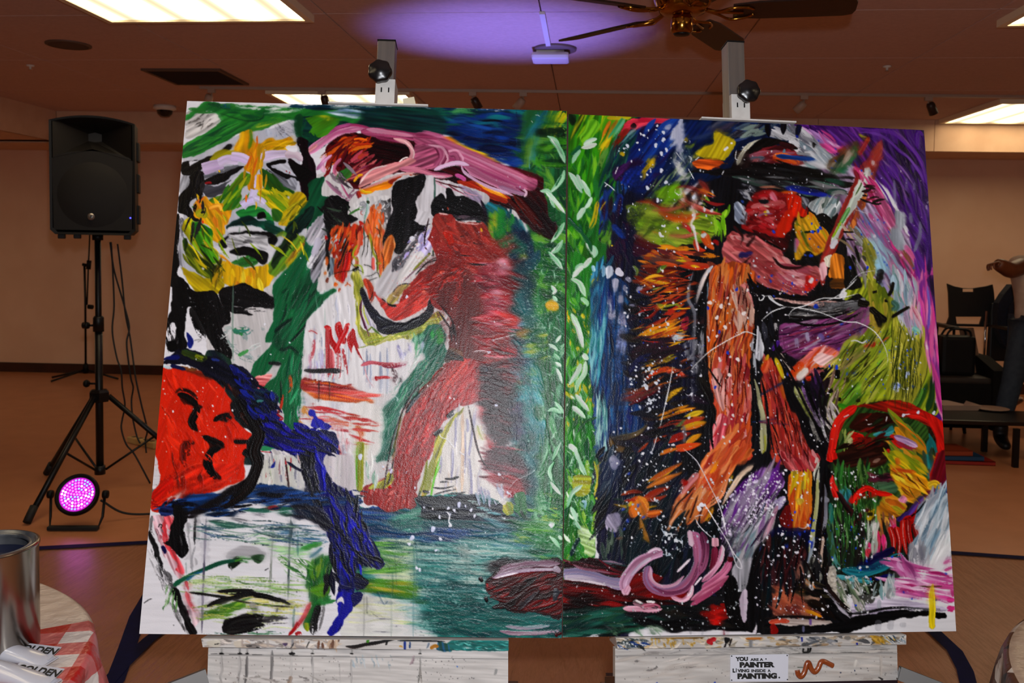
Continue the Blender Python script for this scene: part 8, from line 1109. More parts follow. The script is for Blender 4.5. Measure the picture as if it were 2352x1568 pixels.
fl(50,'1200,920 1340,870 1480,1000 1710,1020 1715,1240 1300,1200 1210,1080','c83a8c d870ac e0a4c8 a82a6c e8c8dc b85a94',12,260,34,6,d=.22);fl(16,'1200,940 1320,880 1460,1060 1300,1060','a84a84 c87aac 8a3a74 d0a0c4',50,190,34,8,d=.1);st(24,'c83a84','1630,925 1670,905 1710,900;1640,985 1690,960 1715,950',d=.1);st(40,'d83a8c','1660,1230 1720,1230',d=.1);st(44,'d03a84','1660,1300 1730,1310',d=.2);pl('c0347c','1690,1140 1718,1150 1712,1200 1690,1190',None);st(12,'5a3a2c','1430,1115 1540,1120 1660,1110',d=.1);bl(11,'2438b0','1650,1010 1560,1230 1295,1165 1445,1335 1365,1220 1205,1365')
pl('c0b4cc','900,1230 1200,1210 1500,1260 1640,1300 1640,1340 1300,1310 1000,1370 860,1380','d0c8d4',4,.15,8,d=.1);fl(40,'700,1080 1060,1130 1050,1260 880,1330 760,1280 680,1160','5a6a54 8a8a84 b0aca4 3a4a34 c8c4bc 7a8a6c',60,170,30,9,d=.12);pl('c8c0b4','670,950 720,960 740,1200 830,1280 760,1280 670,1170 650,1060','b0a89c',70,.15,5);pl('6a6a64','920,1190 1040,1180 1040,1240 980,1250','3a3a38',30,.2,5,d=.1);fl(16,'1050,1100 1220,1060 1220,1200 1060,1230','9aacac b4b8b8 7a9a9c d0d4d0',90,130,30,10,d=.25);st(26,'8a8a8c','1190,1130 1160,1190 1180,1220',a=.7);st(30,'a8acb4','1090,1230 1090,1310',a=.7);st(26,'8ab0b4','870,1050 870,1140',a=.6);st(34,'b0b4b0','940,1120 935,1190',a=.8)
pl(K,'820,1370 1000,1350 1200,1310 1400,1320 1600,1330 1640,1345 1640,1385 1500,1370 1300,1380 1100,1430 900,1480 800,1500 170,1505 150,1440 400,1450 640,1440 760,1420','1a1a1c',172,.1,5);st(24,K,'820,1350 1000,1330 1160,1300 1360,1290','4a484c',d=.1);st(30,'5a5a60','1300,1300 1450,1310 1640,1320',d=.35);pl(K,'560,1140 680,1180 800,1310 860,1340 820,1400 740,1400 640,1330','1c1a1c',40,.12,4);st(30,K,'700,900 640,980 640,1080 660,1180 780,1290 840,1360');fl(14,'660,1160 860,1330 780,1360 700,1290','9a98a0 1a1a1c c0b8c4',42,150,20,8,d=.12);for_=[st(50,'a8a8b0',s,a=.35) for s in['1085,1400 1080,1490','1190,1400 1180,1480','1290,1420 1290,1460']]
st(52,'e0c814','1538,1095 1530,1180 1535,1300 1530,1400 1535,1475','f0d824',h=1.6,tp=(.3,.05))
pl('6a2a8c','0,220 150,120 290,200 260,320 180,420 120,560 40,760 0,820 -140,820 -100,600','8a6a9a',115,.3,6);fl(60,'0,230 160,140 280,220 160,440 20,800 -120,780','7a3aa0 5a1c7c 8a7a98 a8a0b0 6a2a84 9a8a94',118,230,40,7,d=.1);fl(40,'-20,500 240,400 150,700 20,900 -60,900','8a9090 a8a8ac b49aac 6a7a7c c0a4a8 7a94a0',112,210,34,7,d=.14);pl('8a7aa4','200,400 300,370 320,400 260,470 220,470','b0a8bc',120,.2,5)
pl('c8781c','330,210 420,130 460,180 500,170 525,240 500,640 360,640 340,500','b8561c',92,.25,5);fl(30,'340,200 520,190 500,460 360,480','c8a81c d8c02c a8902c d88a1c b8701c',92,190,36,6,h=.9);fl(24,'350,400 510,400 490,640 360,640','b8501c c8702c 9a3a1c d88a34',92,200,40,6);st(30,'e0901c','440,150 420,260 395,480','e8b02c',h=1.);st(26,'e0a81c','520,180 510,330 515,500','c8701c',h=1.);pl('8a1c1c','290,460 340,440 360,640 300,620 260,560','6a1414',92,.2,5);st(70,'c8a83c','420,380 440,430',d=.2)
pl('a8383c','230,0 340,0 400,60 560,0 600,60 540,160 470,120 420,150 330,140','c86a6c',60,.25,5);fl(14,'240,0 580,0 540,120 340,140','b03a40 8a242c d08a8c c05a5c',60,150,36,8);st(30,'c8b8b0','570,40 560,90',d=.1)
pl('0f1030','190,640 500,640 480,800 280,800 180,760','14184a',95,.2,5,d=.03);pl('141418','60,820 200,700 460,740 470,1100 420,1180 220,1200 140,1300 20,1200 40,1000','24201c',95,.2,6);fl(50,'80,840 460,760 460,1080 200,1180 60,1160','3a1c24 1c2a2c 14141c 5a2a2c 123034 241a2c',95,230,50,7,d=.06);fl(12,'360,900 450,900 440,1080 380,1060','8a5a4c 6a4a44 a87a6c',92,110,40,10,d=.2);st(34,'5a1c24','150,820 150,1000 140,1080','3a1018',d=.1)
pl('7a4038','240,1120 400,1120 560,1200 600,1370 480,1360 220,1360 200,1280','9a5a44',30,.25,6);fl(34,'230,1140 400,1130 600,1360 220,1350','a8583c 7a3430 c87a5c 5a2c28 b86a4c',30,170,40,8,d=.1);pl('c89a84','430,1180 580,1190 580,1250 460,1220','b08a74',15,.2,5,d=.08);st(30,'d8a01c','470,1320 540,1340 610,1375','c85a1c',h=.8);pl('2a1c14','460,1230 600,1240 680,1330 720,1400 600,1330 500,1290','14100f',30,.2,5);fl(14,'380,1060 640,1060 640,1200 400,1180','141210 3a3424 0c0c0c 5a4a3c',10,150,30,8,d=.06);st(22,'b09a2c','440,1040 430,1110 480,1150','6a5a1c',d=.08);fl(10,'470,1080 560,1080 520,1150','c8a88c d8701c b4b0b0',40,60,24,14)
pl('b8a8a0','220,1380 500,1380 700,1410 640,1440 400,1450 180,1430','d0c4c0',4,.15,6,d=.04);st(24,K,'130,1390 300,1370 460,1370 640,1400','4a2a24',d=.05);st(40,'b03424','170,1420 260,1405 340,1410','c86a4c',d=.1);bl(40,'8a140f','210,1480');st(24,'6a4a94','515,1390 515,1440',a=.8);st(20,'8a8ab4','455,1450 455,1500',a=.6)
pl(K,'-20,1180 60,1160 100,1250 120,1400 130,1510 100,1510 70,1400 50,1240 0,1250','1a181a',85,.12,4);pl('c8c0c8','20,1190 50,1180 50,1300 60,1505 10,1505','dad4d8',88,.06,3)
pl('a8a8a0','540,160 590,80 600,160 590,260 560,300 550,240','c8c8b8',100,.2,4);st(44,'d0d0a4','575,220 565,400 545,580 520,800 510,900','a8a870',h=.8);st(14,K,'600,200 590,480 575,800');pl(K,'590,100 640,60 690,200 640,500 620,900 590,900 600,500','1c1c20',92,.12,4);st(34,'9a9aa4','630,260 640,400 640,560 610,680','5a5a64',h=.8,d=.04);bl(34,'8a8a94','635,390');st(40,'d0b8a8','620,700 600,840 605,960','b09a8c',h=.8);st(30,'c8c4b4','545,700 520,820 490,960','7a8aa0',d=.06);fl(20,'480,900 680,880 640,1080 480,1060','14130f 2a2a2c 8a8a80 0c0c0c',95,150,30,8,d=.06);st(20,'3a4a9a','530,740 520,800');st(40,'b88aa0','240,440 190,560 130,700','d0a8b0',d=.1)
bl(15,'1c46d0','515,605 425,680 510,745 318,780 535,650');bl(10,'2a50d8','385,495 515,550 540,565 305,775 95,805 20,1352 1020,1055 985,905 1200,870 895,1275 935,975')
# ---- F1: hand, night, pink squiggle
tl(1280,1030,3.563)
fl(60,'60,0 320,0 330,700 300,880 60,900','2f8a2c 1c6a2c 5aa83c 3a7a4a 8ab83c 145a34',95,170,46,14,d=.16);fl(34,'80,0 320,100 320,860 80,840','b8d8b8 e0ecd8 7ab08a 5a9a6a',70,90,22,22,d=.42);pl('b8b02c','130,240 260,220 270,360 160,400','8a9a2c',5,.25,6,d=.12);pl('8ab05a','180,640 290,700 310,850 220,860','c8dcb0',20,.2,8,d=.15);st(24,'d8c83c','300,100 330,240 310,380 370,470','a8a82c',d=.2);st(44,'c8a81c','340,110 360,200 370,280','8a8a1c',d=.35);st(26,'5a9ab0','200,430 230,440 220,500','c0dce0',d=.3);st(40,'16403c','180,730 140,800 110,880','0f2c34')
fl(90,'330,0 900,0 1200,560 1060,900 560,900 340,860','12141c 1c2438 0f1a28 2a2c34 14242c 1c1c20',120,230,60,10,d=.06);fl(20,'340,40 560,40 560,360 360,340','24304c 1a2240 3a4a5c',110,190,44,10,d=.15);bl(46,'9a9ab0','465,100');bl(40,'8a8aa4','470,130');pl('8a84a0','390,600 420,540 500,520 520,600 470,680 400,670','b0a8bc',60,.2,5,d=.08);st(60,'141850','430,690 450,740','1c2a8a',d=.15);fl(12,'360,720 560,700 540,880 380,880','3a4a44 5a6a5c 1c2c2c',92,150,34,9,d=.2)
FE2=[('c89a1c','e0b82c','740,270 860,210 1000,130',40),('b85a1c','d88a2c','760,260 900,180 1020,120',40),('8a4a24','c87a2c','730,320 880,250 1020,195',50),('d8a81c','c86a1c','840,50 900,20 980,0',34),('a83a1c','7a241c','700,410 820,350 920,320',50),('c8641c','8a2a1c','720,420 820,410 900,380',34),('7a1c14','a84a1c','520,380 620,350 700,360',34),('d8b01c','c89a1c','460,455 560,475 680,485 820,470',24),('d8781c','b84a1c','590,500 620,440 660,390',60),('c8641c','d8902c','660,390 720,460 740,540',60),('b8501c','d87a2c','720,540 800,530 860,510',60),('c88a2c','a86a24','670,560 700,660 750,760',44),('a8801c','7a5a24','640,580 680,690 760,780',20),('c83a14','8a1c14','540,430 620,420 660,440',24),('c8a01c','d8c02c','590,470 610,430',30)]
for c,c2,s,w in FE2:st(w,c,s,c2,h=.9,tp=(.3,.4))
pl('c87a24','580,500 660,400 720,480 730,580 660,560 600,560','b85a1c',70,.25,5);st(14,'2a4a34','450,410 520,420 570,460 570,510 520,520');bl(14,'3a5ac8','575,590 660,465 555,660 705,560 540,495 585,205');st(22,'6a5a4c','480,735 560,730 650,710',d=.2)
pl('c8622c','1260,0 1600,0 1480,130 1380,270 1300,350 1240,480 1200,600 1140,610 930,610 940,480 1040,330 1140,230','d8824a',125,.25,5);fl(60,'1280,0 1560,0 1360,260 1240,480 1160,420 1060,330','d8743c b84a24 e09060 c85a34 a83a2c d88a54',128,240,50,7,h=.6,d=.06);fl(40,'1060,330 1200,380 1200,600 930,610 960,480','d08a54 c07038 b85a34 d8a07c c8783c',118,170,40,7,h=.6);st(60,'c87a7c','1150,200 1080,280 1000,370','d8a49c',d=.06);pl('d8881c','1280,120 1310,100 1300,170 1250,210',None,60,.2,4)
for s in['1120,310 1060,380 980,460 920,590','1110,360 1060,440 1030,510','1080,500 1020,610','1150,380 1110,500 1070,610','1190,450 1150,610']:st(16,'241410',s,'5a2414',d=.04)
st(34,'d89a1c','1270,480 1240,560 1200,610','c87a1c',d=.1);bl(30,'a81c14','1040,275');st(40,'d0b09a','1600,140 1500,220 1400,370 1350,460','e0c8b0',h=.9,tp=(.1,.4));st(20,'c8a01c','1430,220 1410,290',h=.8);pl('5a1c7c','1639,180 1500,300 1400,420 1340,600 1300,720 1420,700 1560,420 1639,330','7a3a9a',122,.25,6);fl(50,'1639,230 1420,420 1320,700 1400,860 1639,700','6a2a8c 8a7a94 a8a0ac 5a5a6c 9a94a0 7a4a8c',118,230,40,7,d=.12);fl(24,'1400,760 1639,600 1600,1000 1480,1080 1420,900','9aa4a8 7a8a94 b4b0b4 6a6a74 8ab0b8',110,190,34,8,d=.15);pl('9a9aa0','1440,960 1600,900 1560,1200 1480,1180','b8b4bc',90,.2,6,d=.1)
fl(60,'560,620 1300,620 1260,1000 800,1040 560,900','0f1a20 14242c 1c1c24 0c1014 1a2a30',110,200,60,9,d=.04)
pl('3a0508','30,1080 300,1080 560,1120 760,1200 980,1260 1100,1260 1000,1290 600,1270 300,1300 30,1330','5a0a0c',5,.3,6);fl(40,'30,1090 560,1120 1000,1260 500,1280 30,1310','4a0508 6a0a0c 240406 8a1010 180406',8,260,50,7,d=.06);pl('8a0f10','560,1100 700,1010 860,1040 800,1130 940,1180 1040,1150 1100,1220 900,1240 640,1200','5a080a',160,.3,6);pl('1c0a10','60,930 300,900 560,960 720,960 560,1060 300,1000 60,990','3a1018',8,.25,6,d=.06);fl(14,'100,930 560,930 540,1050 200,1000','7a1c2c 1c3a3a a88aa0 2a0c14',12,240,24,7,d=.12)
pl('0f3c38','30,1330 300,1290 700,1300 1000,1280 1040,1460 640,1500 300,1520 30,1540','14201c',172,.3,6);fl(60,'40,1320 700,1300 700,1500 40,1530','1c5a4c 0f2c2a 2a6a5c 14403c 0c1a1a 1f4a34',170,240,40,7,d=.12);fl(60,'640,1290 1500,1180 1550,1480 660,1480','0c0c0f 16161a 24201c 0f1a18 1c1c20',5,220,60,8,d=.04);pl('b8120f','1220,1360 1300,1310 1400,1320 1390,1380 1340,1400 1330,1470 1280,1440','d0241c',160,.2,6,h=.7);st(20,'c8501c','1330,1370 1400,1330','d8a01c');fl(12,'1200,1280 1400,1280 1400,1400 1240,1400','8a1410 5a1010 b8201c',10,120,40,10,d=.12)
pl(K,'1380,1060 1450,1050 1490,1200 1540,1400 1590,1420 1590,1510 1560,1510 1540,1480 1440,1470 1380,1300','1c1a1c',80,.1,4);pl(K,'1600,900 1660,880 1660,1300 1600,1510 1570,1510 1560,1300 1500,1250 1560,1100','16151a',95,.1,4);pl('b8a8b8','1500,1180 1550,1160 1550,1380 1520,1420 1490,1260','d0c4d0',90,.1,4);pl('dcd8dc','700,1470 1080,1450 1540,1490 1560,1560 640,1560',None,0,.02,6);pl(K,'840,1460 1080,1440 1560,1470 1560,1490 1200,1490 960,1510 880,1490','24242a',3,.1,4);st(20,'7a7a80','1090,1460 1090,1520',a=.6);st(20,'9a9aa0','1190,1480 1185,1530',a=.6);st(18,'7a2a34','1362,1480 1365,1550',a=.8);fl(14,'400,1460 860,1450 860,1520 440,1520','3a5a44 6a8a6c a8b4a4 5a5a5c',40,90,24,10,d=.3)
tl(0,0,1)
smu('1360,1030 1560,1030 1600,1260 1420,1260',140,6,.5);smu('1280,1300 1600,1340 1720,1460 1290,1460',3,9,.6);smu('1540,1050 1720,1030 1640,1200 1540,1200',125,5,.5);smu('1640,1060 1800,1060 1740,1320 1660,1320',115,8,.6);smu('1730,1210 1860,1210 1860,1420 1740,1420',94,8,.6);smu('1910,1080 2040,1080 2030,1300 1910,1300',92,6,.5);smu('2040,1040 2150,1040 2140,1160 2050,1160',35,6,.5);smu('2040,1290 2190,1290 2190,1390 2050,1390',8,8,.5);smu('2100,1150 2190,1150 2190,1300 2110,1300',112,9,.6);hz('0b0d12','1560,1200 1700,1190 1700,1280 1580,1300',.35);hz('101010','1740,1240 1860,1240 1850,1320 1750,1330',.3);hz('12100e','1850,1290 1930,1290 1930,1400 1860,1400',.25);gr('d8e4dc','1300,1040 1370,1040 1370,1300 1300,1300',.82,.55)
tl(1280,1030,3.563)
W1,W2='b86a8c','8a6a8c'
st(90,'a894b0','50,1030 180,1025 330,1060 460,1100 560,1115','6a6a8a',h=1.1,tp=(.02,.05),sl=60);st(34,'d0c4d0','60,1050 200,1050 350,1085 520,1130','8a7a9a',h=1.1,tp=(.02,.1));st(20,'dcd0d8','60,1065 240,1085 400,1120',h=1.1);st(20,'c8a0b0','130,950 200,980 330,1000 440,1020','7a4a5c',h=.9)
st(86,'b07a98','560,1170 550,1100 590,1020 660,940 760,880 860,840','d0b0c8',h=1.1,tp=(.05,.03),sl=50);st(26,'e0d0dc','600,1040 680,950 770,890','9a8aa8',h=1.2);st(26,'d8c0d0','740,850 800,820 855,830',h=1.2);st(50,'c890a8','540,1150 560,1180 590,1120','e0c4d0',h=1.1)
st(84,W1,'750,960 740,1060 790,1140 900,1170 1020,1140 1100,1060 1150,960 1150,830 1130,740 1100,680',W2,h=1.2,tp=(.04,.04),sl=60);st(28,'d8b4c4','760,970 770,1070 850,1125 960,1110 1040,1040','b07a94',h=1.2);st(26,'7a3a5c','780,1130 900,1180 1040,1150 1120,1050 1160,920',h=1.1);st(50,'d8c8d0','1080,670 1090,740 1100,800','b890a4',h=1.2);st(20,'e4d8e0','980,1010 1040,950 1090,900','c8b8c4',h=1.)
st(60,'6a2a4c','1180,680 1210,800 1200,920 1160,1030','9a5a7a',h=1.,d=.04);st(64,'8a2a4c','1290,800 1280,930 1260,1000','5a1428',h=1.);st(60,'c88a9c','1290,730 1290,800','d8a8b4',h=1.1,tp=(.05,.05));st(44,'b86a8c','1350,790 1330,920 1260,1020 1180,1090','d8a8bc',h=1.1);st(20,'e8d8e0','1345,790 1360,830 1330,930',h=1.2);st(66,'b04a74','1420,910 1370,1000 1280,1080 1180,1150','c87a9a',h=1.1);st(50,'a84a6c','1400,1040 1300,1110 1200,1170 1090,1240','d090a8',h=1.1);st(40,'b8587a','1360,1100 1240,1190 1090,1280','8a3a5c',h=1.,d=.04);bl(26,'5a0f1c','1415,905');st(44,'c87090','1110,1120 1080,1200 1020,1240 930,1210','e0b4c4',h=1.1);st(18,'e8d8e0','1105,1120 1090,1180 1060,1210;1180,1050 1120,1120',h=1.2)
st(50,'b86a84','540,1310 660,1310 760,1320 860,1310','d8a8b8',h=1.,d=.05);st(44,'c08a9c','620,1260 680,1270 740,1310','4a3a3c',h=1.,d=.05);st(40,'a84a64','690,1290 780,1280 850,1300','c890a0',h=1.,d=.08);st(20,'d8d0d0','640,1240 690,1265;730,1250 800,1255',h=1.)
# ---- second pass over the right canvas: dark seams between the strokes
tl(1290,610,3.647)
fl(46,'1240,120 1540,120 1560,1300 1290,1000 1220,600','5a1410 7a1c14 3a1010 2a1210',96,190,11,6,d=.12);fl(60,'580,120 1060,60 1060,1500 600,1500','0f0d12 1a1016 241418 0c0c14',165,150,18,9,d=.15);fl(40,'640,60 1060,40 1060,700 700,640','d8701c e8b01c b8281c 8a1c14',165,110,12,10)
for s in('1210,380 1200,640 1220,860','1235,60 1190,200 1150,340 1160,560','1560,60 1640,300 1600,600','1170,980 1250,1140 1290,1420','1260,1250 1250,1400 1270,1540'):st(24,K,s,'1c1416',d=.1)
tl(1700,640)
fl(40,'190,760 340,760 420,1100 600,1540 320,1540','3a0f10 5a1418 1c0c0e',76,190,11,5,d=.1);fl(70,'1280,380 1540,600 1520,980 1300,1040','2a3410 4a5414 3a4018',97,250,8,5);fl(50,'820,660 1180,420 1290,520 1240,920 900,1040','4a5418 5a4a1c 2a3012 b8bc50',128,190,11,6,d=.1);fl(30,'350,420 960,320 1080,420 640,680 400,640','3a1440 541c3c 2a1030',160,170,10,6,d=.1)
for s in('380,345 600,400 860,370 1080,270','360,320 520,330 760,330 980,260','60,20 180,110 420,160 700,150 880,120','110,60 260,130 500,180 760,175 1000,140','130,260 130,480 110,700','310,420 300,560 330,640 470,800','330,660 420,800 500,960 600,1160 760,1440','700,880 680,1020 720,1180 790,1280','180,860 220,1040 250,1300 300,1560','90,780 130,1000 150,1300 170,1500','560,900 620,1060 700,1240'):st(22,K,s,'1a1418',d=.08)
for s,w in(('1010,200 1060,215 1100,225',60),('1120,250 1180,310 1250,370',56),('1170,300 1200,390',50),('1300,330 1380,280 1450,240',30),('1310,30 1300,90 1270,150',34)):st(w,K,s,'1c1a12',tp=(.1,.1),h=.8)
fl(26,'960,1180 1240,1160 1300,1400 1000,1520 880,1440','1a0c08 3a1410 7a1c14 24341c',160,140,24,9,d=.15)
tl(1720,1040,3.647)
fl(80,'740,140 1150,240 1000,880 720,900','0c1a0c 16301a 4a8a44 7ab06a 1c4a24',89,150,10,5,d=.15);fl(40,'60,820 460,760 470,1180 150,1240','0c0c10 1a1014 0f2026 4a1c20',96,220,26,7,d=.12);fl(34,'-60,420 240,260 160,640 0,860','3a3a40 2a1434 5a4a64 c8c0cc',118,200,12,5,d=.15);fl(16,'1200,120 1500,260 1340,380','8a4a10 b8601c 5a3a10 e8c83c',38,120,14,8)
for s,w in(('640,1080 700,1180 820,1310',34),('700,1160 760,1240 870,1340',24),('400,1100 520,1160 600,1200 700,1390',24),('180,1380 380,1368 640,1385',20),('590,100 560,200 545,400 520,640',16),('620,180 620,420 600,700 580,900',22),('660,940 640,1040 660,1120',24),('470,900 520,1000 560,1080',20),('1480,400 1400,500 1300,560',14),('730,320 790,420 870,540',30)):st(w,K,s,'2a1c1a',d=.08)
st(30,'b8140f','700,190 690,260 720,330 745,390','e04038',h=1.);st(44,'c0140c','870,420 900,350 990,295 1080,335 1200,350','d8281c',h=1.)
tl(1290,250,4.237)
for s in['340,290 280,310 210,350','340,340 280,360 190,380','180,400 140,450 100,530','70,620 120,680 150,740 200,820','150,640 170,700 200,780','190,690 240,780 280,860','290,860 260,930 220,970','230,960 190,1010 150,1080','240,1310 290,1370 310,1430','300,1330 330,1390 310,1450','290,1450 240,1510 210,1550','210,1510 160,1540 130,1567']:st(48,'dfe8dc',s,'8ac09a',h=1.,tp=(.25,.3))
for s in['170,1120 200,1210 270,1310 290,1390','180,360 140,400 90,450','60,1060 130,1140 200,1210']:st(40,'2a7a3c',s,'14503c',h=.8)
tl(1290,610,3.647)
for s in['180,0 130,50 90,100','80,110 150,150 200,260','160,270 210,310 190,350','80,400 130,500 160,600 180,690','180,740 220,790','200,800 190,900 140,980 120,1060','160,820 130,900 60,1000','120,1080 180,1160 230,1220','90,1180 140,1220 200,1280','60,1500 110,1540 130,1567']:st(44,'e6ece4',s,'9aca9c',h=1.,tp=(.2,.3))
st(30,'1f5a2c','200,330 160,380 140,420',h=.8);st(24,'1c5a2c','290,1270 200,1310 120,1400',d=.1)
tl(1280,1030,3.563)
for s in['140,0 180,100 240,220','200,300 120,370 80,480','110,480 140,540 160,600','150,600 190,660','0,720 20,800']:st(36,'e0ece0',s,'8ac49a',h=1.,tp=(.2,.3))
# ---- spatter over the right canvas
tl(1290,610,3.647)
dots(260,'560,0 1240,0 1240,1567 420,1567','d8d8e0 e4e0e4 b8bcc8',2,14,.12,pw=4.);dots(60,'600,200 1200,200 1200,1300 600,1300','2a4ac0 d8d8e0',3,10,.1);dots(60,'1240,100 1568,100 1568,1500 1300,1500','e8dcd8 dcd0cc',3,14,.1);bl(18,'e8dcd8','1240,310 1335,340 1300,435 1475,785 1405,915 1370,515 1525,400');bl(14,'2444b8','1390,730 1320,555 1225,355 1465,200 1285,1018');dots(40,'560,800 800,800 800,1250 580,1100','c8ccd4 d8dce4',6,22,.1);st(9,'e4e4e4','1090,900 1095,860 1150,800 1250,710 1400,620 1500,570 1568,550;930,840 910,960 870,1150 820,1360;800,1420 770,1520 750,1567',h=1.)
tl(1280,1030,3.563)
dots(330,'420,0 1300,0 1500,300 1300,800 560,900','d4d8e0 e4e4e8 b8c0cc',2,13,.1,pw=4.);dots(150,'1280,420 1639,180 1639,600 1340,760','e0d8e8 d0c4dc',3,12,.08);dots(120,'600,1280 1550,1060 1550,1470 640,1480','d0d4d8 a8b0b4',2,10,.15);dots(60,'60,900 900,1000 900,1450 60,1450','d0ccd0',2,8,.1);bl(22,'e6e4ec','1160,490 1180,460');st(9,'e8e4ea','1030,0 1130,90 1190,190 1250,310 1310,430 1350,540 1370,640 1390,720;1180,450 1220,480 1300,610 1380,740 1440,850 1490,920 1510,980;1130,560 1160,545 1195,545;1130,570 1160,630 1230,700 1270,730;1390,740 1430,850 1470,960 1510,975 1490,910 1460,880',h=1.);dots(30,'850,620 1050,620 1000,900 860,900','b4c0cc d8dce0',6,18,.7)
tl(1720,1040,3.647)
dots(330,'0,140 500,140 660,900 700,1400 60,1400','e4e0e8 d0ccd8 e8e8ec',2,13,.1,pw=4.);dots(130,'0,150 300,150 200,500 -60,600','ece4f0 d8c8e4',4,14,.06);dots(160,'680,140 1080,140 1060,980 700,1000','dcdce0 c4ccc8',2,13,.15,pw=4.);dots(40,'200,480 1000,640 900,1000 480,800','2a50d0 3a6ae0',2,9,.05);dots(60,'700,1000 1100,1000 1000,1340 740,1340','c8ccd0 d8d8dc',3,14,.5)
tl(1700,640)
dots(200,'100,200 700,300 900,800 800,1560 100,1560','dcdce4 e4e0e4',2,9,.1,pw=4.);dots(120,'880,400 1500,420 1600,1000 880,1000','d8dce0 2a50c8 3a60d0',2,9,.08);dots(60,'0,0 760,0 700,120 100,200','e0d4d8 2a48b8',2,9,.1)
tl(1700,270,4.021)
dots(170,'0,200 900,500 700,1300 0,1560','e0dce0 d0d0d8',2,10,.12,pw=4.);dots(60,'900,400 1700,400 1700,1500 1000,1500','d8d0e0',2,6,.1)
tl(1290,250,4.237)
dots(200,'560,200 1200,130 1500,900 1500,1500 700,1400 500,1000','d8dce4 e4e4e8 c0c8d4',2,13,.1,pw=4.);bl(20,'d4d8e4','990,230 990,300 915,355 970,435 970,600 1020,400 640,360 1015,715 835,770 935,890 1285,860');bl(12,'e0e2ea','800,260 930,165 770,245 1000,1140 980,1140 1130,1160 1465,1310 1400,1350');bl(10,'e0c01c','490,1330');st(9,'e4e4e6','1110,420 1170,500;1235,460 1260,480 1250,530;1300,500 1340,465;1230,580 1290,690;420,760 450,740 520,800;415,715 450,740;520,635 550,560;1700,400 1690,480 1720,500;1560,640 1580,600;540,70 545,72',h=1.);st(22,'e0e0e4','1580,405 1620,370;1650,330 1655,345;950,1200 970,1250',h=1.)
tl(1700,640)
st(9,'e8e8e8','160,160 165,185 190,180 205,150 180,138;205,150 260,150 300,200 380,240;380,240 560,260 700,295 880,365 1000,375 1120,430 1190,500 1240,590 1265,680 1255,745;190,350 280,280 400,240;410,320 460,260 560,230 700,170 860,165 1020,125;740,190 830,150 920,80 1000,0;0,470 40,455 90,465 150,490',h=1.);st(20,'d8d8da','240,150 280,190 350,235',h=1.);st(12,'e4e4e6','950,535 990,530 1050,550 1090,520',h=1.)
# ================================================================ paint-spattered ledges and front boards of the easels
IMG_R,HGT_R=IMG.copy(),HGT.copy()
tl(0,0,1)
pl('c4c1be','400,1440 1330,1440 1330,1600 400,1600','d2cfcc',3,.04,0,h=.05,sm=0);pl('bcb8b4','1330,1440 2200,1440 2200,1600 1330,1600','cac7c3',3,.05,0,h=.05,sm=0)
tl(420,1430,5.345)
fl(60,'230,150 1900,170 1900,310 260,280','b8aca0 d8d0c8 8a8480 c8b8a8 a09a98',5,160,50,12,d=.25);fl(14,'1680,180 1950,180 1900,300 1660,300','7a5a48 a88a74 c8b4a0',100,90,30,10,d=.15);pl('d8d4c8','330,200 470,200 460,270 400,280 330,250','c4beb0',5,.06,4);pl('d8d0c0','640,220 740,220 740,290 650,280','c8c0b4',0,.06,4);pl('d0ccc4','1160,190 1380,180 1380,220 1330,290 1250,260 1170,230','b0a49c',20,.15,5);pl('5a4a68','1230,245 1300,245 1270,280',None,20,.1,3)
st(44,'120f10','2010,275 2120,280 2260,250 2420,225 2560,190 2640,160 2720,150','2a1a18',h=.8);st(24,'120f10','2520,200 2500,260',h=.8);bl(24,'4a8a2c','2280,210')
for x,c in((745,'b0a49c'),(1060,'a8a29c'),(1360,'8a8c94')):st(30,c,f'{x},160 {x},280',a=.7)
for s in('800,275 870,268','920,285 960,290','1530,290 1570,210','410,250 470,240','1340,300 1380,230','690,640 700,600'):st(12,'1c1a1a',s)
st(7,'1a1a1c','350,376 700,380 1000,388');st(6,'2a2a2c','1290,394 1500,400 1800,402');st(5,'6a6a6c','1000,388 1300,394;1800,402 3130,410');st(5,'1a1a1c','260,296 1300,312 2350,322 3950,330')
for x,w in((485,60),(707,56),(797,44),(1348,74),(1598,40),(2080,40),(2915,34)):st(28,'a4a29e',f'{x},305 {x},365',a=.8);st(w/2.6,'141214',f'{x - w / 2},373 {x + w / 2},375',tp=(.2,.2));bl(w/4,'1c1a1a',f'{x},370')
for s,w,c in(('480,390 482,480 490,580 470,660 490,740',30,'8a8886'),('700,390 705,520 690,650 690,740',40,'a4a2a0'),('795,395 790,540 790,620 765,740',34,'5a5858'),('1100,330 1100,500 1095,600 1085,740',34,'6e6c6c'),('1335,400 1335,560 1335,660',26,'8a827c'),('1335,650 1320,700 1300,740',60,'a08c7c'),('1595,400 1598,560 1595,740',34,'767474'),('2070,440 2072,640 2070,740',26,'a09e9c'),('2915,415 2915,560 2890,740',26,'8a8884'),('2915,560 2935,740',20,'9a948c'),('1925,490 1930,620 1940,740',10,'8a8886')):st(w,c,s,'b4b2b0',a=.85)
fl(16,'2100,420 2700,430 2500,600 2080,560','a8b4bc b8c0c4 9aa4a8',75,120,26,8,d=.45);st(34,'9a8a90','2840,400 2820,470 2780,540','b8a8ac',d=.2);dots(70,'380,420 2100,420 2100,740 380,740','2a2628 4a4648 6a5a58',2,8,.3,h=.3);dots(50,'2840,430 3600,430 3600,700 2840,700','2a2a2c 1c1c20 5a5a5c',2,8,.2,h=.3);bl(10,'4a7ac8','3370,530');fl(20,'400,640 2000,640 2000,740 400,740','a8a4a0 b4b0ac 8a8684',3,180,24,10,d=.45);st(34,'6a6a6a','3850,560 3830,640','9a9a98',d=.3)
tl(840,1430,5.345)
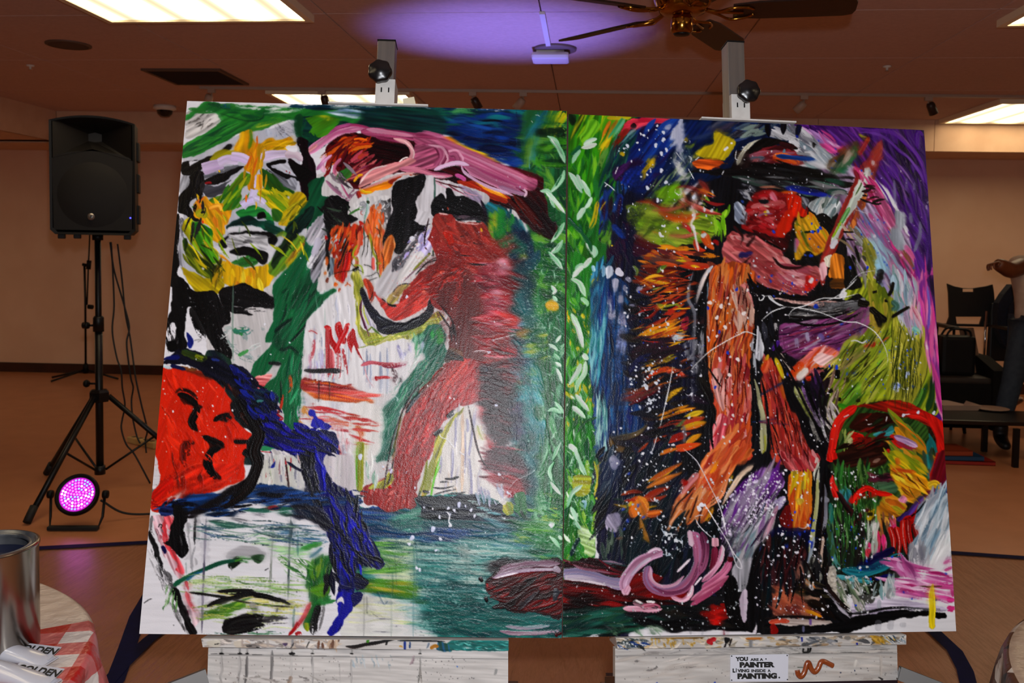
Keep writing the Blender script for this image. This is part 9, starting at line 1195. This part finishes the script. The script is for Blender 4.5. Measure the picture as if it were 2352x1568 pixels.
pl('157a74','1080,195 1755,205 1755,330 1075,325','0f5a5c',5,.25,3);fl(50,'1090,200 1750,205 1745,325 1090,320','2a9a94 0f5a5a 7ac4bc d0e0dc 1c7a74',8,90,14,10,d=.25);pl('2a6a1c','900,220 1000,230 1050,320 900,320','1c5a8a',80,.25,6);st(40,'b8801c','800,300 850,270 900,280','8a5a1c');st(30,'1c3a8a','485,215 487,320');st(20,'3a5a8a','550,220 545,300');st(24,'c8a04c','420,270 470,280',d=.1);st(26,'5a6a80','780,230 755,310','b8c0c8',d=.15);st(22,'101014','400,205 700,205 980,215','1c2a30')
tl(1360,1430,5.345)
st(6,'101010','305,312 800,308 2350,295');fl(70,'310,170 2350,165 2350,290 310,305','c8b89c b4a894 d4ccc0 8a8478 c0a06a',5,120,40,14,d=.2);fl(30,'310,175 660,170 640,300 320,300','3a4a4a 5a6468 1c3c7a 8a8e8c 2a2e30',15,110,30,14,d=.1);fl(24,'660,180 1260,190 1240,280 700,260','c0a45c b8984c a88a44 d0b87a',80,60,26,16,d=.25);st(60,'b01824','1390,225 1440,200 1500,175','d04048',h=.8);bl(26,'b8202c','1440,235');pl('141214','1610,170 1680,170 1660,220 1620,240');st(20,'1c1418','1620,240 1600,290;1690,180 1660,270');st(60,'8a8c90','1925,200 1925,290','a8a8a8',a=.9);st(30,'a0622a','1860,180 2080,175','b87a3c',d=.1);st(24,'1a1a1a','700,165 1200,170 1560,165','a8803c',d=.2);dots(60,'330,180 700,180 700,300 330,300','e0e0e0 d0d4d4',3,12,.3)
st(40,'a09c98','620,375 760,365 900,385',d=.15);st(8,'4a4848','280,397 900,393 1680,385');fl(12,'1000,330 2350,310 2350,370 1000,380','a8a5a2 b4b1ae 9c9a98',2,300,40,10,d=.2);fl(26,'300,400 1680,400 1680,720 300,730','b4aea8 bcb6b0 aca6a0 c6c0ba',172,420,44,8,d=.42);tl(0,0,1);smu('1415,1500 1675,1500 1675,1568 1415,1568',170,14,.8);tl(1360,1430,5.345);st(26,'7a7674','520,470 580,450;660,580 760,560 850,450;1060,545 1300,540','a09c9a',d=.35);dots(40,'300,320 1680,320 1680,720 300,720','2a2828 3a3a3c',2,6,.2,h=.3);bl(13,'2a4ab0','1497,728 790,735')
tl(1780,1430,5.345)
fl(70,'0,160 1560,130 1560,250 0,280','c0b09a a08a70 5a5a5c d0ccc4 8a8680',175,130,40,14,d=.2);fl(24,'1150,150 1420,140 1400,220 1180,230','b08a2c 8a6a24 c8a44c',20,90,34,14,d=.1);fl(30,'1300,140 1570,140 1560,245 1320,250','c8ccd0 8a9aa4 e0e0e0 3a4a5a',40,80,20,16,d=.2);st(22,'1c2a9a','300,160 305,220;975,230 975,255');fl(12,'400,170 800,170 780,240 420,240','5a5e64 8a8c90',10,120,30,10,d=.2);st(5,'101010','0,290 800,272 1560,256');st(8,'2a2828','150,372 800,360 1490,353')
fl(14,'100,300 1480,280 1480,345 100,360','a8a6a2 b8b5b1 908e8c',178,300,34,8,d=.25);for_=[st(24,'141414',s) for s in('340,310 330,355','400,305 390,350','430,300 415,355','330,358 420,355')];st(44,'77726e','1240,340 1300,325 1380,340','9a9692',d=.15)
fl(26,'170,370 1480,360 1480,680 180,690','bab4ae c4beb8 aea8a2',2,420,44,8,d=.42);tl(0,0,1);smu('1800,1500 2055,1495 2055,1560 1800,1560',2,14,.8);tl(1780,1430,5.345);st(30,'9a948c','1280,390 1290,480 1285,660','b0aaa4',d=.2);st(40,'d4d0ca','990,450 960,560',d=.2);dots(30,'170,400 1480,400 1480,680 170,680','1c1c1e 3a3a3c',2,6,.3,h=.3);st(9,'2a3a30','265,540 350,540');bl(9,'1c2a50','795,605 968,580');st(60,'3a3838','1290,670 1280,690',d=.2)
IMG_E,HGT_E=IMG.copy(),HGT.copy();IMG,HGT=IMG_R,HGT_R
# ---------------------------------------------------------------- easels and canvases
CW,CH=.9144,1.2192
def cframe(x,y,z,yaw,lean,roll):
    a0=Vector((math.cos(yaw),math.sin(yaw),0));n0=Vector((-math.sin(yaw),math.cos(yaw),0));up=Vector((0,0,1))*math.cos(lean)+n0*math.sin(lean)
    a=a0*math.cos(roll)+up*math.sin(roll);b=up*math.cos(roll)-a0*math.sin(roll);d=b.cross(a)
    return Matrix(((a.x,d.x,b.x,x),(a.y,d.y,b.y,y),(a.z,d.z,b.z,z+EYE),(0,0,0,1)))
FR={'L':cframe(-.4944,1.8759,-.8441,.1093,.2387,-.0096),'R':cframe(.4159,2.0443,-.8669,.1772,.2126,-.0178)}
QUAD={'L':((430,232),(1302,255),(1290,1465),(320,1455)),'R':((1306,262),(2122,299),(2196,1449),(1292,1463))}
def on_plane(M,px,py):
    o=M.translation-Vector((0,0,EYE));n=M.col[1].to_3d();d=ray(px,py);q=d*(n.dot(o)/n.dot(d))-o;return q.dot(M.col[0].to_3d()),q.dot(M.col[2].to_3d())
def homog(src,dst):
    A=[];B=[]
    for(x,y),(u,v) in zip(src,dst):A+=[[x,y,1,0,0,0,-u*x,-u*y],[0,0,0,x,y,1,-v*x,-v*y]];B+=[u,v]
    return np.append(np.linalg.solve(np.array(A,float),np.array(B,float)),1).reshape(3,3)
def painted(name,corners,quad,nu,nv,img,hgt,relief,m,parent,y0):
    """a dense sheet whose points carry the paint's colour and its real thickness; corners in the thing's x,z"""
    tl,tr_,br,bl_=[np.array(c) for c in corners];s,t=np.meshgrid(np.linspace(0,1,nu),np.linspace(0,1,nv));s=s[...,None];t=t[...,None]
    P=(tl*(1-s)+tr_*s)*(1-t)+(bl_*(1-s)+br*s)*t;Hm=homog(corners,quad);w_=Hm[2,0]*P[...,0]+Hm[2,1]*P[...,1]+Hm[2,2]
    X=np.clip((Hm[0,0]*P[...,0]+Hm[0,1]*P[...,1]+Hm[0,2])/w_-SX0,0,SW-2);Y=np.clip((Hm[1,0]*P[...,0]+Hm[1,1]*P[...,1]+Hm[1,2])/w_-SY0,0,SH-2)
    i=X.astype(int);j=Y.astype(int);fx=X-i;fy=Y-j
    def bil(A):
        f,g=(fx[...,None],fy[...,None]) if A.ndim==3 else(fx,fy);return(A[j,i]*(1-f)+A[j,i+1]*f)*(1-g)+(A[j+1,i]*(1-f)+A[j+1,i+1]*f)*g
    c=bil(img);c=np.where(c<=.04045,c/12.92,((c+.055)/1.055)**2.4)**1.2*.9;h=np.clip(bil(hgt),0,2)
    co=np.stack([P[...,0],y0-relief*h,P[...,1]],-1).reshape(-1,3).astype(np.float32);me=bpy.data.meshes.new(name);nq=(nu-1)*(nv-1);k=(np.arange(nv-1)[:,None]*nu+np.arange(nu-1)[None]).ravel()
    lp=np.stack([k,k+nu,k+nu+1,k+1],1).ravel().astype(np.int32);me.vertices.add(nu*nv);me.vertices.foreach_set('co',co.ravel());me.loops.add(nq*4);me.loops.foreach_set('vertex_index',lp)
    me.polygons.add(nq);me.polygons.foreach_set('loop_start',np.arange(0,nq*4,4,dtype=np.int32));me.polygons.foreach_set('use_smooth',np.ones(nq,bool));me.update(calc_edges=True)
    ca=me.color_attributes.new('col','FLOAT_COLOR','POINT');ca.data.foreach_set('color',np.concatenate([c.reshape(-1,3),np.ones((nu*nv,1))],1).astype(np.float32).ravel());me.materials.append(m);o=bpy.data.objects.new(name,me);COL.objects.link(o);o.parent=parent;return o
def paint_mat(name,rough,weave,coat):
    m=bpy.data.materials.new(name);m.use_nodes=True;nt=m.node_tree;b=nt.nodes['Principled BSDF'];b.inputs['Roughness'].default_value=rough;b.inputs['Specular IOR Level'].default_value=.16;b.inputs['Coat Weight'].default_value=coat;b.inputs['Coat Roughness'].default_value=.22
    a=nt.nodes.new('ShaderNodeAttribute');a.attribute_name='col';nt.links.new(a.outputs['Color'],b.inputs['Base Color']);tc=nt.nodes.new('ShaderNodeTexCoord');nz=nt.nodes.new('ShaderNodeTexNoise');nz.inputs['Scale'].default_value=420;nz.inputs['Detail'].default_value=2;bp=nt.nodes.new('ShaderNodeBump');bp.inputs['Strength'].default_value=weave;bp.inputs['Distance'].default_value=.0012
    nt.links.new(tc.outputs['Object'],nz.inputs['Vector']);nt.links.new(nz.outputs[0],bp.inputs['Height']);nt.links.new(bp.outputs[0],b.inputs['Normal']);return m
m_paint=paint_mat('acrylic_paint',.3,.35,0.);m_board=paint_mat('spattered_board',.5,.1,0.)
m_gesso=mat('gesso_canvas','cfcbd0',.8,0,'c4c0c6',20.);m_pine=mat('pine_bar','a87c50',.6,0,'94683e',8.,.05,(1,1,8));m_clampw=mat('white_enamel','c4c2be',.4,0,'b4b0ac',30.,mixlo=.45,mixhi=.8)
for sd,lb,im,hg in(('L','left hand painted canvas with a masked face, a pink boat and a red dancer',IMG_L,HGT_L),('R','right hand painted canvas with a hatted figure smoking among purple and olive strokes',IMG_R,HGT_R)):
    M=FR[sd];t=thing('canvas_painting',lb,'painting',M=M);C4=[on_plane(M,*q) for q in QUAD[sd]]
    painted('painted_surface',C4,QUAD[sd],580,775,im,hg,.0011,m_paint,t,-.0004)
    b=MB();n=4;b.add([(x,y,z) for y in(0,.034) for x,z in C4],[(0,1,5,4),(1,2,6,5),(2,3,7,6),(3,0,4,7),(0,3,2,1)]);b.build('stretched_canvas',m_gesso if sd=='L' else mat('stained_edge','8a6a6a',.7,0,'6a4a50',20.),t)
    for c,d in(((0,.019,.025),(.9,.028,.04)),((0,.019,CH-.025),(.9,.028,.04)),((-.43,.019,CH/2),(.04,.028,1.13)),((.43,.019,CH/2),(.04,.028,1.13)),((0,.019,CH/2),(.82,.024,.04))):MB().box(c,d).build('stretcher_bar',m_pine,t)
EZ={'L':dict(tray=((466,1464),(1168,1468),(1168,1491),(470,1483)),board=((480,1486),(1167,1492),(1167,1596),(476,1596)),mx=.008,mw=.044,mt=1.413,kx=.0,kz=1.315,cx=.012,lx=(-.119,.122)),'R':dict(tray=((1412,1462),(2075,1455),(2075,1477),(1416,1487)),board=((1412,1488),(2058,1480),(2060,1560),(1412,1572)),mx=-.01,mw=.044,mt=1.452,kx=.007,kz=1.305,cx=-.007,lx=(-.121,.121))}
for sd,lb in(('L','aluminium easel with a dripped white board holding the left canvas'),('R','aluminium easel with a lettered sticker holding the right canvas')):
    M=FR[sd];e=EZ[sd];t=thing('easel',lb,'easel',M=M,group='painters easels');q=[on_plane(M,*p) for p in e['tray']];r=[on_plane(M,*p) for p in e['board']]
    b=MB();b.add([(x,y,z) for y in(-.012,.075) for x,z in q],[(0,1,5,4),(1,2,6,5),(2,3,7,6),(3,0,4,7),(4,5,6,7),(0,1,2,3)]);tray=b.build('tray',m_clampw,t);painted('paint_crust',q,e['tray'],470,18,IMG_E,HGT_E,.0012,m_board,tray,-.0124)
    b=MB();b.add([(x,y,z) for y in(-.004,.02) for x,z in r],[(0,1,5,4),(1,2,6,5),(2,3,7,6),(3,0,4,7),(4,5,6,7),(0,1,2,3)]);brd=b.build('front_board',m_clampw,t);painted('paint_film',r,e['board'],460,66,IMG_E,HGT_E,.0006,m_board,brd,-.0044)
    zt=(r[0][1]+r[1][1])/2;L_,R_=r[0][0],r[1][0]
    MB().box(((L_+R_)/2,-.0025,zt-.0165),(R_-L_,.006,.0015)).build('board_seam',mat('seam_grey','8a8784',.6),t)
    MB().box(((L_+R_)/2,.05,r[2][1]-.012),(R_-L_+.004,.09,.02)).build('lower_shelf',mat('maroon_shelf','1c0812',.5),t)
    sg=1 if sd=='R' else-1;xe=R_ if sg>0 else L_
    A=Matrix.Translation((xe+sg*.04,-.03,-.098))@Matrix.Rotation(sg*.34,4,'Y')@Matrix.Rotation(sg*-.35,4,'Z');arm=MB().box((0,0,.014),(.1,.03,.003),A).box((0,-.014,0),(.1,.003,.028),A).box((0,.014,0),(.1,.003,.028),A).box((0,0,-.013),(.1,.03,.003),A);arm.build('arm',mat('dull_channel','5c5a58',.5,.3),t)
    if sd=='L':MB().box((R_+.012,.0,-.097),(.022,.004,.02)).tube([(R_+.033,-.004,-.101),(R_+.033,-.004,-.118)],.0045,8).build('bracket',m_chrome,t)
    else:MB().box((L_-.012,.0,-.097),(.022,.004,.022)).tube([(L_-.028,-.004,-.097),(L_-.028,-.004,-.118)],.006,8).build('bracket',m_chrome,t)
    MB().box((e['mx'],.072,(e['mt']-.55)/2),(e['mw'],.05,e['mt']+.55),bev=.002).build('mast',m_alu,t);MB().box((e['mx'],.072,e['mt']+.0015),(e['mw']+.002,.052,.003)).build('mast_cap',m_black,t)
    MB().box((e['cx'],.038,1.262),(.048,.012,.084),bev=.0015).box((e['cx']-.0225,.07,1.262),(.003,.06,.084)).box((e['cx']+.0225,.07,1.262),(.003,.06,.084)).build('top_clamp',m_clampw,t)
    MB().box(((e['lx'][0]+e['lx'][1])/2,.018,1.2235),(e['lx'][1]-e['lx'][0],.046,.004)).build('clamp_ledge',m_clampw,t)
    for dx in(-.009,.009):MB().box((e['cx']+dx,.0312,1.275),(.003,.0012,.012)).build('slot',m_black,t)
    K_=Matrix.Translation((e['kx'],.02,e['kz']))@Matrix.Rotation(math.pi/2,4,'X');kb=MB();pr=[(0,.022),(.012,.0215),(.016,.018),(.0245,.018),(.0285,.012),(.0285,.002),(.024,-.002),(0,-.002)]
    kb.grid(lambda u,v:K_@Vector(((lambda rz:(rz[0]*(1+.045*math.cos(7*2*math.pi*u)*(rz[0]>.02))*math.cos(2*math.pi*u),rz[0]*(1+.045*math.cos(7*2*math.pi*u)*(rz[0]>.02))*math.sin(2*math.pi*u),rz[1]))(pr[round(v*7)]))),56,8,close_u=True);kb.build('knob',mat('knob_black','0a0a0c',.3),t);MB().tube([(e['kx'],.02,e['kz']),(e['kx'],.06,e['kz'])],.006,8).build('knob_bolt',m_chrome,t)
    if sd=='L':MB().prism([(.062,1.226),(.092,1.226),(.087,1.246),(.06,1.24)],.0,.022).build('wedge',mat('cream_wedge','c8c0a4',.6),t)
    Li=M.inverted()
    zf=M.translation.z
    for sx in(-.3,.3):
        p0=Li@Vector((*(M@Vector((sx*.85,.09,-.2))).xy,M.translation.z-.2));p1=Li@Vector((*(M@Vector((sx,.1,-.2))).xy,.03));MB().tube([p0,p1],.016,8).build('leg',m_alu,t)
        f0=Vector((*(M@Vector((sx,-.02,-.2))).xy,.032));f1=f0+Vector((0,.75,0));MB().tube([Li@f0,Li@f1],.02,8).build('foot',m_alu,t)
    MB().box((0,.095,-.19),(.6,.03,.03)).build('cross_bar',m_alu,t)
    bk=M@Vector((e['mx'],.1,1.));MB().tube([(e['mx'],.1,1.),Li@Vector((bk.x,bk.y+.55,.03))],.014,8).build('rear_leg',m_alu,t)
M=FR['R'];st_t=thing('sticker','white sticker with bold black words about being a painter','sticker',M=M)
c4=[on_plane(M,*p) for p in((1675,1502),(1808,1500),(1807,1562),(1675,1563))]
b=MB();b.add([(x,y,z) for y in(-.0072,-.0046) for x,z in c4],[(0,1,5,4),(1,2,6,5),(2,3,7,6),(3,0,4,7),(4,5,6,7),(0,1,2,3)]);b.build('plate',mat('sticker_white','c4c6d0',.45),st_t)
def words(txt,x0,x1,y0,y1,fat):
    (a,z1),(c,z0)=on_plane(M,x0,y0),on_plane(M,x1,y1);cu=bpy.data.curves.new('lettering','FONT');cu.body=txt;cu.size=1;cu.offset=fat*1.9;cu.extrude=.01;o=bpy.data.objects.new('lettering',cu);COL.objects.link(o)
    me=bpy.data.meshes.new_from_object(o.evaluated_get(bpy.context.evaluated_depsgraph_get()));bpy.data.objects.remove(o);v=np.empty(len(me.vertices)*3,np.float32);me.vertices.foreach_get('co',v);v=v.reshape(-1,3);lo,hi=v.min(0),v.max(0)
    q=np.stack([a+(v[:,0]-lo[0])/(hi[0]-lo[0])*(c-a),-.0074-v[:,2]*.01,z0+(v[:,1]-lo[1])/(hi[1]-lo[1])*(z1-z0)],1);me.vertices.foreach_set('co',q.ravel().astype(np.float32));me.materials.clear();me.materials.append(m_ink);o=bpy.data.objects.new('lettering',me);COL.objects.link(o);o.parent=st_t
for a in(('YOU',1686.5,1715.5,1506.3,1516,.035),('ARE A',1720.5,1750.5,1509.4,1515.6,.025),('PAINTER',1696,1777,1518.2,1530.2,.04),('L',1680,1686.5,1532.8,1542.2,.035),('I',1687.6,1689.6,1532.4,1541.8,.02),('VING',1691,1718.5,1534.2,1541.6,.03),('INSIDE',1723,1756,1534.6,1541.4,.025),('A',1760,1767.5,1534.6,1541.2,.025),('PAINTING',1691,1782,1543.8,1556.2,.04),('.',1785,1789,1551.6,1555.6,.05)):words(*a)
dt=MB()
for p in((1678,1504.5),(1805,1503),(1678,1559.5),(1805.5,1558),(1756.5,1511)):x,z=on_plane(M,*p);dt.lathe([(0,.0012),(.0014,.001),(.0015,0)],8,Matrix.Translation((x,-.0072,z))@Matrix.Rotation(math.pi/2,4,'X'))
dt.build('rivet',m_ink,st_t)
P=[on_plane(M,1780+x/5.345,1430+y/5.345) for x,y in((262,570),(275,630),(310,650),(350,600),(380,500),(405,485),(435,560),(475,595),(520,550),(550,480),(590,468),(650,495),(700,520))]
sq=MB();sq.tube([(v.x,-.0045,v.z) for v in curve_pts([(x,0,z) for x,z in P],6)],.0062,10)
sqo=sq.build('paint_squiggle',mat('sienna_paint','7a3414',.25,0,'8a4420',60.,coat=.5));tag(sqo,'wavy squeezed line of sienna paint on the right easel board','paint');sqo.matrix_world=M
